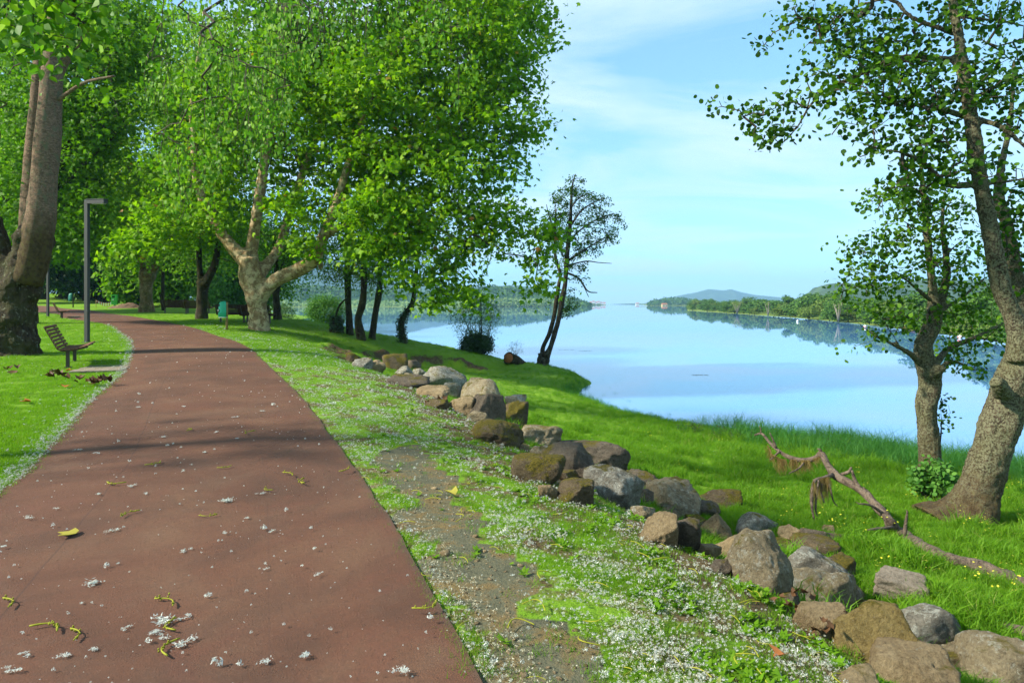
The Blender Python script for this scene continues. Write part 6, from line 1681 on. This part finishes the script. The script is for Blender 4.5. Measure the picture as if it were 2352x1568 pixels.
mb = MB(); mb.tube([(a_[0], a_[1], tp.location[2] - .2), (a_[0], a_[1], a_[2] + .08)], [.025, .02], 7); V, fs = mb.out(); obj('stake', V, fs, M['post_wood'], tp)

# ------------------------------------------------------------------ fallen leaves and catkins
def flat_leaf(px, py, L, mat, label, rz, kind='plane', curl=.3, cat='leaf', name='fallen_leaf', group=None, lift=.02):
    q = hit(px, py); ins = path_info(q[:1], q[1:2])[0][0]
    tv, tf = LEAF[kind]; V = tv * L; V[:, 2] = np.abs(V[:, 0]) * curl + .05 * L + .25 * V[:, 1] ** 2 / L * curl
    V[:, 1] -= L / 2
    V = np.concatenate([V, V - [0, 0, .003]]); tf = np.concatenate([tf[:, ::-1], tf + len(tv)])
    o = obj(name, V, tf, mat); o.location = (q[0], q[1], q[2] + (.045 if ins else lift)); o.rotation_euler = (0, 0, rz)
    return tag(o, label, cat, group)


flat_leaf(153, 1241, .135, M['gold_leaf'], 'single yellow plane leaf lying on the red path', 1.45, curl=.12)
flat_leaf(1033, 1140, .13, M['gold_leaf'], 'limp yellow-green leaf on the turf beside the bare strip', .9, curl=.6)
for (x, y, lab) in [(153, 891, 'orange leaf on the lawn left of the heap of dead leaves'), (57, 927, 'orange-brown leaf lying low on the lawn near the left frame edge'), (160, 854, 'orange leaf just in front of the nearest bench'), (356, 744, 'orange leaf on the lawn right of the lamp post')]:
    flat_leaf(x, y, .15, M['orange_leaf'], lab, x * .7, curl=.5)
flat_leaf(1788, 1518, .09, M['orange_leaf'], 'curled rust-brown leaf in the weeds below the big rocks', 2.2, curl=.7)


def leaf_heap(px, py, n, sx, sy, L, label, seed):
    q = hit(px, py); g = np.random.default_rng(seed); r = thing('leaf_heap', label, 'dead leaves', tuple(q))
    for k in range(n):
        tv, tf = LEAF['plane']; V = tv * L * g.uniform(.7, 1.2); V[:, 2] = np.abs(V[:, 0]) * g.uniform(.4, 1.1) + .3 * V[:, 1] ** 2 / L
        V = V @ np.array(Matrix.Rotation(g.uniform(-.9, .9), 3, 'X') @ Matrix.Rotation(g.uniform(0, 6.28), 3, 'Z')).T
        V = np.concatenate([V, V - [0, 0, .003]]); tf2 = np.concatenate([tf[:, ::-1], tf + len(tv)])
        o = obj('leaf', V, tf2, M['dead_leaf'], r, world=False); o.location = (g.normal(0, sx), g.normal(0, sy), .04 + g.uniform(0, .09))


leaf_heap(217, 887, 13, .16, .07, .15, 'heap of curled brown leaves at the path edge', 91)
leaf_heap(181, 884, 5, .10, .05, .13, 'few curled brown leaves left of the larger leaf heap', 92)
leaf_heap(131, 872, 6, .12, .06, .16, 'dark clump of dead leaves on the lawn before the nearest bench', 93)
leaf_heap(38, 856, 4, .1, .05, .16, 'dry brown leaves on the lawn in front of the poplar bole', 94)
leaf_heap(1800, 1408, 12, .14, .06, .055, 'dead leaves caught below the long white-crested boulder', 95)
leaf_heap(1560, 1165, 10, .15, .08, .07, 'reddish dead leaves between the brown rough boulder and its neighbour', 96)
leaf_heap(1905, 1470, 9, .10, .05, .055, 'dead leaves and fluff at the foot of the big olive boulder', 97)
leaf_heap(1000, 935, 7, .2, .1, .12, 'wilted green-brown leaves at the turf edge by the tan boulder', 98)
leaf_heap(848, 842, 5, .2, .1, .18, 'brown leaves beside the tan angular rock at the far end', 99)

cat_me = []
for s in range(4):
    g = np.random.default_rng(400 + s); t = np.linspace(0, 1, 12); ben = g.uniform(-.07, .07)
    P = np.column_stack([t * .13 - .065, ben * np.sin(t * 3.1), .006 + 0 * t]); mb = MB(); mb.tube(P, .0026 + .001 * np.sin(t * 9), 6)
    for k in range(10):
        p = P[g.integers(1, 11)] + g.normal(0, .005, 3); p[2] = abs(p[2]); mb.tube([p, p + [0.004, g.normal(0, .004), .006]], [.0045, .002], 5)
    V, fs = mb.out(); cat_me.append(mesh_data('catkin', V, fs, [M['catkin']]))
g = np.random.default_rng(410)
for i, (x, y) in enumerate([(98, 1468), (165, 1480), (375, 1405), (405, 1455), (400, 1510), (300, 1194), (478, 1197), (975, 1408), (515, 1083), (660, 1101), (576, 1002), (430, 996), (268, 1120), (790, 1090), (700, 1117), (620, 1135), (350, 1075), (12, 1405)]):
    q = hit(x, y); o = link('catkin', cat_me[i % 4]); o.location = (q[0], q[1], q[2] + .045); o.rotation_euler = (0, 0, g.uniform(0, 6.28)); s = g.uniform(.9, 1.4); o.scale = (s, s, s)
    tag(o, 'short yellow-green catkin lying on the red path', 'catkin', 'catkins on the path')


def fluff_blob(seed, n=46, rad=.03, flat=.55):
    g = np.random.default_rng(seed)
    d = unit(g.normal(0, 1, (n, 3))); P = d * (g.uniform(.1, 1, n)[:, None] ** .6) * rad * np.array([1, .75, flat]); P[:, 2] += rad * flat * .8
    A = g.normal(0, 1, (n, 3)); A = unit(A) * rad * .40; B = unit(np.cross(A, g.normal(0, 1, (n, 3)))) * rad * .11
    V = np.stack([P - A, P + B, P + A, P - B], 1).reshape(-1, 3)
    V[:, 2] = np.maximum(V[:, 2], 0)
    i = np.arange(n)[:, None] * 4
    return V, np.concatenate([i + [0, 1, 2], i + [0, 2, 3]])


def wisp(seed):
    g = np.random.default_rng(seed); P = []
    for k in range(4):
        c = np.append(g.normal(0, .016, 2), .006); n = int(g.integers(14, 40)); r = g.uniform(.006, .016)
        P.append(c + g.normal(0, 1, (n, 3)) * r * np.array([1, .8, .45]))
    P = np.concatenate(P); n = len(P); P[:, 2] = np.abs(P[:, 2])
    A = unit(g.normal(0, 1, (n, 3)) * np.array([1, 1, .5])) * g.uniform(.004, .012, n)[:, None]; B = unit(np.cross(A, g.normal(0, 1, (n, 3)))) * .0022
    V = np.stack([P - A, P + B, P + A, P - B], 1).reshape(-1, 3); V[:, 2] = np.maximum(V[:, 2], 0); i = np.arange(n)[:, None] * 4
    return V, np.concatenate([i + [0, 1, 2], i + [0, 2, 3]])


FL = [wisp(420 + s) for s in range(8)]
FLM = [mesh_data('fluff_clump', V, T, [M['fluff']]) for V, T in FL]
for i, (x, y, s) in enumerate([(521, 1163, 1.9), (387, 1443, 2.0), (422, 1437, 1.1), (353, 1474, 1.1), (374, 1484, .8), (424, 1498, 1.5), (698, 1528, 1.3), (259, 1233, 1.3), (210, 1357, 1.5), (150, 1524, 1.0), (57, 1524, .9), (218, 1512, .8), (22, 1562, .8), (303, 1127, 1.1), (228, 1146, 1.1), (541, 965, 1.3), (375, 1012, 1.1), (600, 951, 1.2),
                               (222, 1050, 1.1), (470, 1048, 1.0), (424, 1280, .9), (625, 1233, .8), (568, 1203, .9), (610, 1322, .6), (610, 1540, .9), (925, 1558, 1.3), (290, 1462, .8), (188, 1403, .5), (65, 1202, .9), (130, 1180, .7), (6, 1270, .9), (180, 1042, 1.0), (318, 942, 1.2), (420, 940, 1.1), (497, 1000, 1), (545, 1015, .9), (600, 1145, .8), (335, 1145, .8), (270, 1310, .6), (728, 1335, .6)]):
    q = hit(x, y); o = link('fluff_clump', FLM[i % 8]); o.location = (q[0], q[1], q[2] + .042); o.rotation_euler = (0, 0, g.uniform(0, 6.28)); s *= .68; o.scale = (s * 1.2, s, s * .8)
    tag(o, 'white poplar fluff clump lying on the red path', 'fluff', 'larger fluff clumps on the path')

# ------------------------------------------------------------------ scattered ground cover
def scatter(name, templates, P, rot, scl, mat, seed=0):
    """One object: template pieces plus points in a single mesh, instanced by geometry nodes."""
    g = np.random.default_rng(seed); n = len(P)
    V, T, tid, off = [np.asarray(P, float)], [], [np.full(n, -1)], n
    for k, (tv, tf) in enumerate(templates):
        V.append(tv); T.append(tf + off); tid.append(np.full(len(tv), k)); off += len(tv)
    V = np.concatenate(V); tid = np.concatenate(tid).astype(np.int32)
    o = obj(name, V, [np.concatenate(T)], mat, None, True, 'stuff')
    me = o.data
    def attr(nm, typ, val, key='value'):
        a = me.attributes.new(nm, typ, 'POINT'); a.data.foreach_set(key, np.ascontiguousarray(val).ravel())
    m = len(V) - n
    attr('tid', 'INT', tid)
    attr('scl', 'FLOAT', np.concatenate([scl, np.ones(m)]).astype(np.float32))
    attr('rotv', 'FLOAT_VECTOR', np.concatenate([rot, np.zeros((m, 3))]).astype(np.float32), 'vector')
    attr('vid', 'INT', np.concatenate([g.integers(0, len(templates), n), np.zeros(m)]).astype(np.int32))
    nt = bpy.data.node_groups.new(name, 'GeometryNodeTree')
    nt.interface.new_socket('Geometry', in_out='INPUT', socket_type='NodeSocketGeometry'); nt.interface.new_socket('Geometry', in_out='OUTPUT', socket_type='NodeSocketGeometry')
    N, L = nt.nodes, nt.links
    gi, go = N.new('NodeGroupInput'), N.new('NodeGroupOutput')
    def named(nm, typ):
        x = N.new('GeometryNodeInputNamedAttribute'); x.data_type = typ; x.inputs[0].default_value = nm; return x.outputs[0]
    def sel(k):
        c = N.new('FunctionNodeCompare'); c.data_type = 'INT'; c.operation = 'EQUAL'
        a = [s for s in c.inputs if s.identifier == 'A_INT'][0]; b = [s for s in c.inputs if s.identifier == 'B_INT'][0]
        L.new(named('tid', 'INT'), a); b.default_value = k
        s = N.new('GeometryNodeSeparateGeometry'); s.domain = 'POINT'; L.new(gi.outputs[0], s.inputs[0]); L.new(c.outputs[0], s.inputs[1]); return s.outputs[0]
    j = N.new('GeometryNodeGeometryToInstance')
    for k in range(len(templates)): L.new(sel(k), j.inputs[0])
    ip = N.new('GeometryNodeInstanceOnPoints'); er = N.new('FunctionNodeEulerToRotation')
    L.new(named('rotv', 'FLOAT_VECTOR'), er.inputs[0])
    L.new(sel(-1), ip.inputs['Points']); L.new(j.outputs[0], ip.inputs['Instance']); ip.inputs['Pick Instance'].default_value = True
    L.new(named('vid', 'INT'), ip.inputs['Instance Index']); L.new(er.outputs[0], ip.inputs['Rotation']); L.new(named('scl', 'FLOAT'), ip.inputs['Scale'])
    L.new(ip.outputs[0], go.inputs[0])
    md = o.modifiers.new('scatter', 'NODES'); md.node_group = nt
    return o


def tuft(n, h, w, spread, lean, seed, seg=2):
    g = np.random.default_rng(seed); V, T = [], []
    for i in range(n):
        a = g.uniform(0, 6.28); p = np.array([g.normal(0, spread), g.normal(0, spread), -.01]); hh = h * g.uniform(.5, 1.15); b = g.uniform(0, 6.28); l = lean * hh * g.uniform(.2, 1.3)
        d = np.array([math.cos(b), math.sin(b), 0]); s = np.array([math.cos(a), math.sin(a), 0]) * w / 2; k = len(V)
        if seg == 1:
            V += [p - s, p + s, p + d * l + [0, 0, hh]]; T.append([k, k + 1, k + 2])
        else:
            m = p + d * l * .3 + np.array([0, 0, hh * .6]); e = p + d * l + np.array([0, 0, hh * (1 - .15 * lean)])
            V += [p - s, p + s, m - s * .8, m + s * .8, e]; T += [[k, k + 1, k + 3], [k, k + 3, k + 2], [k + 2, k + 3, k + 4]]
    return np.array(V), np.array(T)


g = np.random.default_rng(500)


def cast(n, x0, x1, y0, y1, near=4.0):
    """Random ground points, thinning out with distance, kept to what the camera and a step to the side can see."""
    y = np.exp(g.uniform(math.log(y0), math.log(y1), n)) if y0 > 0 else g.uniform(y0, y1, n)
    x = g.uniform(-1, 1, n) * (.80 * y + 1.2)
    k = (x > x0) & (x < x1) & (x > -.80 * y - 1.2) & (x < .8 * y + 1.2)
    return x[k], y[k]


def rots(n, tilt=.12): return np.column_stack([g.normal(0, tilt, n), g.normal(0, tilt, n), g.uniform(0, 6.283, n)])


# sort candidate points by what they stand on
x, y = cast(210000, -60, 40, 2.2, 46)
z = H(x, y); ins, e = path_info(x, y); rd = rock_side(x, y); ba_ = bare_amt(x, y); so = soil_amt(x, y)
sd, ss = dist_line(SHORE, x, y)
dry = z > WATER + .03
pat = wob(x, y, 71, 1.3, 3)
# short lawn and verge
lawn = (((~ins) & (e > .03)) | (ins & (e < .06) & (g.uniform(0, 1, len(x)) < .5))) & (rd < .25) & dry & (g.uniform(0, 1, len(x)) > np.maximum(ba_ * .965, so * .75)) & (pat > -.75)
verge = (rd > -3.2) & (rd < .3) & (y < 16)
lawn &= ~(verge & (g.uniform(0, 1, len(x)) < .58 - .4 * pat))
Pl = np.column_stack([x, y, z])[lawn]
sc = g.uniform(.55, 1.15, lawn.sum()) * np.clip(1 + .012 * Pl[:, 1], 1, 1.4) * (1 + .35 * np.clip(pat[lawn], 0, 1)) * np.where(verge[lawn], .72, 1)
scatter('lawn_grass', [tuft(20, .050, .0055, .035, .7, 600 + s, 1) for s in range(4)], Pl, rots(len(Pl)), sc, M['lawn_blade'], 1)
# longer meadow grass below the rocks
md_ = (~ins) & (rd > .55) & dry & (g.uniform(0, 1, len(x)) < np.where(y < 10, np.clip((rd - .5) / .9, .12, 1), 1)) & (g.uniform(0, 1, len(x)) > so * .95)
Pm = np.column_stack([x, y, z])[md_]
longer = np.clip((7.0 - sd[md_]) / 6.0, 0, 1) * np.clip((Pm[:, 0] - 1.5) / 4, 0, 1)
wv_ = wob(Pm[:, 0], Pm[:, 1], 72, 1.1, 3)
sc = (.42 + .25 * (wv_ * .5 + .5) + .75 * np.clip(wv_ - .15, 0, 1) + .9 * longer) * g.uniform(.7, 1.2, len(Pm))
sc *= np.where(Pm[:, 1] > 19, .72, 1.0)
scatter('meadow_grass', [tuft(15, .19, .0085, .06, .7, 610 + s) for s in range(4)], Pm, rots(len(Pm), .15), sc, M['meadow_blade'], 2)
# tall reeds and rushes on the shore
xs, ys = cast(60000, 1.0, 40, 9, 34)
sd, ss = dist_line(SHORE, xs, ys); zz = H(xs, ys)
k = (sd < 3.4) & (zz > WATER - .12) & (g.uniform(0, 1, len(xs)) < np.clip((xs - 5.5) / 2.5, .0, 1) * np.clip(1.35 - sd / 3.0, 0, 1))
Pr = np.column_stack([xs, ys, zz])[k]
scatter('shore_reeds', [tuft(14, .80, .011, .10, .75, 620 + s) for s in range(4)], Pr, rots(len(Pr), .12), g.uniform(.5, 1.05, len(Pr)) * (.85 + .3 * wob(Pr[:, 0], Pr[:, 1], 73, 1.5)), M['reed_blade'], 3)
# bristly tufts along the near waterline and the cape rim, a few stems in the shallows
k = (sd < .9) & (zz > WATER - .05) & (xs < 8.5) & (g.uniform(0, 1, len(xs)) < .5)
k |= (sd < 1.6) & (zz > WATER - .5) & (zz < WATER) & (g.uniform(0, 1, len(xs)) < .012) & (ys > 20)
Pr = np.column_stack([xs, ys, np.maximum(zz, WATER - .08)])[k]
scatter('waterline_tufts', [tuft(12, .26, .009, .07, .8, 630 + s) for s in range(4)], Pr, rots(len(Pr), .15), g.uniform(.5, 1.25, len(Pr)), M['reed_blade'], 4)


# broad-leaved weeds in the verge and among the rocks
def weed(n, L, seed, up=.6):
    g2 = np.random.default_rng(seed); a = np.arange(n) * 2.4 + g2.uniform(0, 6); P = np.zeros((n, 3)); tv, tf = LEAF['poplar']; V = []
    for i in range(n):
        s = L * g2.uniform(.6, 1.1); pit = g2.uniform(.3, 1.0) * up
        R = np.array(Matrix.Rotation(a[i], 3, 'Z') @ Matrix.Rotation(pit, 3, 'X')); V.append((tv * [.7, 1, 1] * s) @ R.T + [0, 0, .005 + .02 * g2.uniform()])
    return np.concatenate(V), (tf[None] + (np.arange(n) * len(tv))[:, None, None]).reshape(-1, 3)


xw, yw = cast(26000, -3, 12, 2.2, 14)
rdw = rock_side(xw, yw); insw, ew = path_info(xw, yw)
pw = wob(xw, yw, 75, .8, 3)
k = (~insw) & (((rdw > -1.1) & (rdw < .9) & (pw > .22)) | ((rdw <= -1.1) & (ew > .15) & (pw > .72) & (bare_amt(xw, yw) < .5)) | ((bare_amt(xw, yw) > .5) & (g.uniform(0, 1, len(xw)) < .012)))
Pw = np.column_stack([xw, yw, H(xw, yw)])[k]
scatter('broadleaf_weeds', [weed(8, .055, 640 + s) for s in range(4)], Pw, rots(len(Pw), .2), g.uniform(.5, 1.2, len(Pw)), M['lawn_blade'], 5)


# weed streaks on the lake
gp = np.random.default_rng(95)
for (xa, xb, yy) in [(1283, 1322, 803), (1330, 1360, 806), (1590, 1625, 861)]:
    Yw = F * 4.0 / (yy - HY); t = gp.uniform(0, 1, 90); P = np.column_stack([(xa + (xb - xa) * t - CX) / F * Yw, Yw + gp.normal(0, .12, 90), np.full(90, WATER + .012)])
    V, Fc = leaves(P, 'willow', .16, 3.0, .1, 0, gp)
    free('floating_weed', V, Fc, M['ivy_leaf'], 'thin streak of weed floating on the calm lake', 'water weed', 'weed streaks on the lake')


# white poplar fluff: drifts in the verge, lines along both path edges, specks on the path
def specks(n, rad, seed):
    return fluff_blob(seed, n, rad, .6)


xf, yf = cast(420000, -40, 6, 2.2, 34)
insf, ef = path_info(xf, yf); rf = rock_side(xf, yf); bf = bare_amt(xf, yf)
pf = wob(xf, yf, 81, .75, 4) + .6 * wob(xf, yf, 82, 3.0, 2)
right = dist_line(R_EDGE[::3], xf, yf)[0] < dist_line(L_EDGE[::3], xf, yf)[0]
u = g.uniform(0, 1, len(xf))
dens = np.zeros(len(xf))
strip = (~insf) & right & (rf < .1)
dens = np.where(strip, np.clip(.45 + .45 * pf, 0.20, .95) * np.clip(1.25 - yf / 32, .12, 1) * np.clip(1.25 - np.abs(rf + 1.9) / 2.3 * (yf < 9), .1, 1), dens)
dens = np.where(strip & (bf > .5), .03, dens)
dens = np.where((~insf) & (ef < .10) & right, .30 + .25 * pf, dens)
dens = np.where((~insf) & (~right), np.clip(.012 + .03 * pf, 0, 1) + 1.5 * np.exp(-(ef / .13) ** 2) + .06 * np.exp(-(ef / .7) ** 2), dens)
dens = np.where(insf & (~right), 1.4 * np.exp(-(ef / .05) ** 2), dens)
dens = np.where((rf > .1) & (rf < 1.2), .02, dens)
k = u < dens * .75
Pf = np.column_stack([xf, yf, H(xf, yf) + np.where(insf, .03, .008)])[k]
lift = g.uniform(0, .03, len(Pf)) * (~insf[k]); Pf[:, 2] += lift
scf = np.exp(g.normal(-.25, .5, len(Pf))) * np.clip(.62 + .055 * Pf[:, 1], .7, 2.0)
scatter('seed_fluff', [specks(20, .0105, 650 + s) for s in range(5)], Pf, rots(len(Pf), .2), scf, M['fluff_dull'], 6)
k = (u > .80) & ((strip & (bf < .5) & (pf > -.1)) | (strip & (ef < .28)) | (strip & (bf > .5) & (u > .985)))
Pf = np.column_stack([xf, yf, H(xf, yf) + .006])[k]
scatter('seed_husks', [specks(7, .016, 660 + s) for s in range(4)], Pf, rots(len(Pf), .2), g.uniform(.4, 1.1, len(Pf)), M['husk'], 7)
k = insf & (u < .008) & (ef > .05)
Pf = np.column_stack([xf, yf, H(xf, yf) + .043])[k]
scatter('path_fluff', [specks(22, .0125, 670 + s) for s in range(5)], Pf, rots(len(Pf), .1), np.exp(g.normal(-.75, .55, len(Pf))) * np.clip(.7 + .06 * Pf[:, 1], .7, 1.9), M['fluff'], 8)
# stray catkins and stalks in the verge
k = strip & (u > .9975) & (yf < 10)
Pf = np.column_stack([xf, yf, H(xf, yf) + .02])[k]
ct = []
for s in range(3):
    g2 = np.random.default_rng(680 + s); t = np.linspace(0, 1, 8); b2 = g2.uniform(-.06, .06); V, Q, T = tube(np.column_stack([t * .12 - .06, b2 * np.sin(t * 3), .004 + .012 * np.sin(t * 3)]), .0028, 4, cap=False)
    ct.append((V, np.concatenate([Q[:, [0, 1, 2]], Q[:, [0, 2, 3]]])))
scatter('verge_catkins', ct, Pf, rots(len(Pf), .1), g.uniform(.6, 1.2, len(Pf)), M['catkin'], 9)
# pebbles on the bare strip
k = (bf > .5) & (u > .955)
Pf = np.column_stack([xf, yf, H(xf, yf)])[k]
pb = []
for s in range(3):
    nV, nT = ico(2); pb.append((nV * np.array([.013, .010, .006]) * (1 + .2 * n3(nV, 690 + s, 2.5)[:, None]), nT))
scatter('pebbles', pb, Pf, rots(len(Pf), .3), np.exp(g.normal(-.5, .5, len(Pf))), M['rock_tan'], 10)
# small yellow flowers in the meadow
fl = []
for s in range(2):
    g2 = np.random.default_rng(700 + s); P = np.column_stack([g2.normal(0, .05, 7), g2.normal(0, .05, 7), g2.uniform(.16, .34, 7)])
    fl.append(leaves(P, 'round', .018, 1.0, .3, 0, g2))
xq, yq = cast(9000, 2, 14, 5, 18); sdq, _ = dist_line(SHORE, xq, yq); rq = rock_side(xq, yq)
k = (rq > 1.5) & (H(xq, yq) > WATER + .1) & (g.uniform(0, 1, len(xq)) < .10 * np.clip(wob(xq, yq, 91, 2.5, 2) + .2, 0, 1) * (xq > 3))
Pf = np.column_stack([xq, yq, H(xq, yq)])[k]
scatter('meadow_flowers', fl, Pf, rots(len(Pf), .05), g.uniform(.7, 1.3, len(Pf)), M['flower'], 11)
# daisies and fluff specks dotted over the cape and the middle lawn
xq, yq = cast(24000, -30, 5, 14, 46); rq = rock_side(xq, yq); iq, eq = path_info(xq, yq); zq = H(xq, yq)
k = (~iq) & (zq > WATER + .1) & (g.uniform(0, 1, len(xq)) < .10)
Pf = np.column_stack([xq, yq, zq + .05])[k]
scatter('daisies', [specks(5, .016, 710 + s) for s in range(3)], Pf, rots(len(Pf), .1), g.uniform(.6, 1.3, len(Pf)), M['fluff'], 12)
# tall flowering stems breaking the shoreline
sh_px = [(1598, 990, .42), (1652, 1000, .40), (1740, 1010, .42), (1832, 1020, .36), (1690, 1003, .3), (1560, 985, .25), (1905, 1030, .34), (1930, 1033, .42)]
for i, (a_, b_, hgt) in enumerate(sh_px):
    q = hit(a_, b_ + 8)
    bush('shore_weed', 'tall branching weed standing up against the lake along the shore', q + np.array([0, 0, hgt * .62]), .22, hgt * .42, 34, 4, 'willow', .06, 'reed_blade' if i % 2 else 'ivy_leaf', 720 + i, 6, .05, base=q, base_r=.006, cat='weed', group='tall weeds along the near shore')
# bent reed stems standing in the water
for i, (a_, b_, c_, d_2) in enumerate([(1972, 1003, 1965, 985), (1958, 1003, 1950, 990), (1890, 1010, 1888, 990)]):
    Yr = 19.2 + i * .2; p = W(a_, b_ + 6, Yr); t_ = W(c_, d_2, Yr); mid = (p + t_) / 2 + [-.12, 0, .08]
    mb = MB(); mb.tube(smooth_path([np.array([p[0], p[1], WATER - .2]), p, mid, t_], 12), np.linspace(.007, .003, 12), 5); V, fs = mb.out()
    free('bent_reed', V, fs, M['reed_blade'], 'single bent reed stem standing in the water beyond the shore grass', 'reed', 'bent reeds in the shallows')

# ------------------------------------------------------------------ the air over the lake
hz_ = bpy.data.materials.new('haze'); hz_.use_nodes = True; nt = hz_.node_tree; nt.nodes.clear()
pv = nt.nodes.new('ShaderNodeVolumePrincipled'); ot = nt.nodes.new('ShaderNodeOutputMaterial')
pv.inputs['Color'].default_value = (0.34, 0.66, 1.0, 1); pv.inputs['Density'].default_value = HAZE_DENSITY; pv.inputs['Anisotropy'].default_value = 0.0
nt.links.new(pv.outputs[0], ot.inputs['Volume'])
mb = MB(); mb.box((0, 3900, 150), (13500, 8400, 320)); V, fs = mb.out()
obj('haze', V, fs, hz_, None, False, 'stuff')
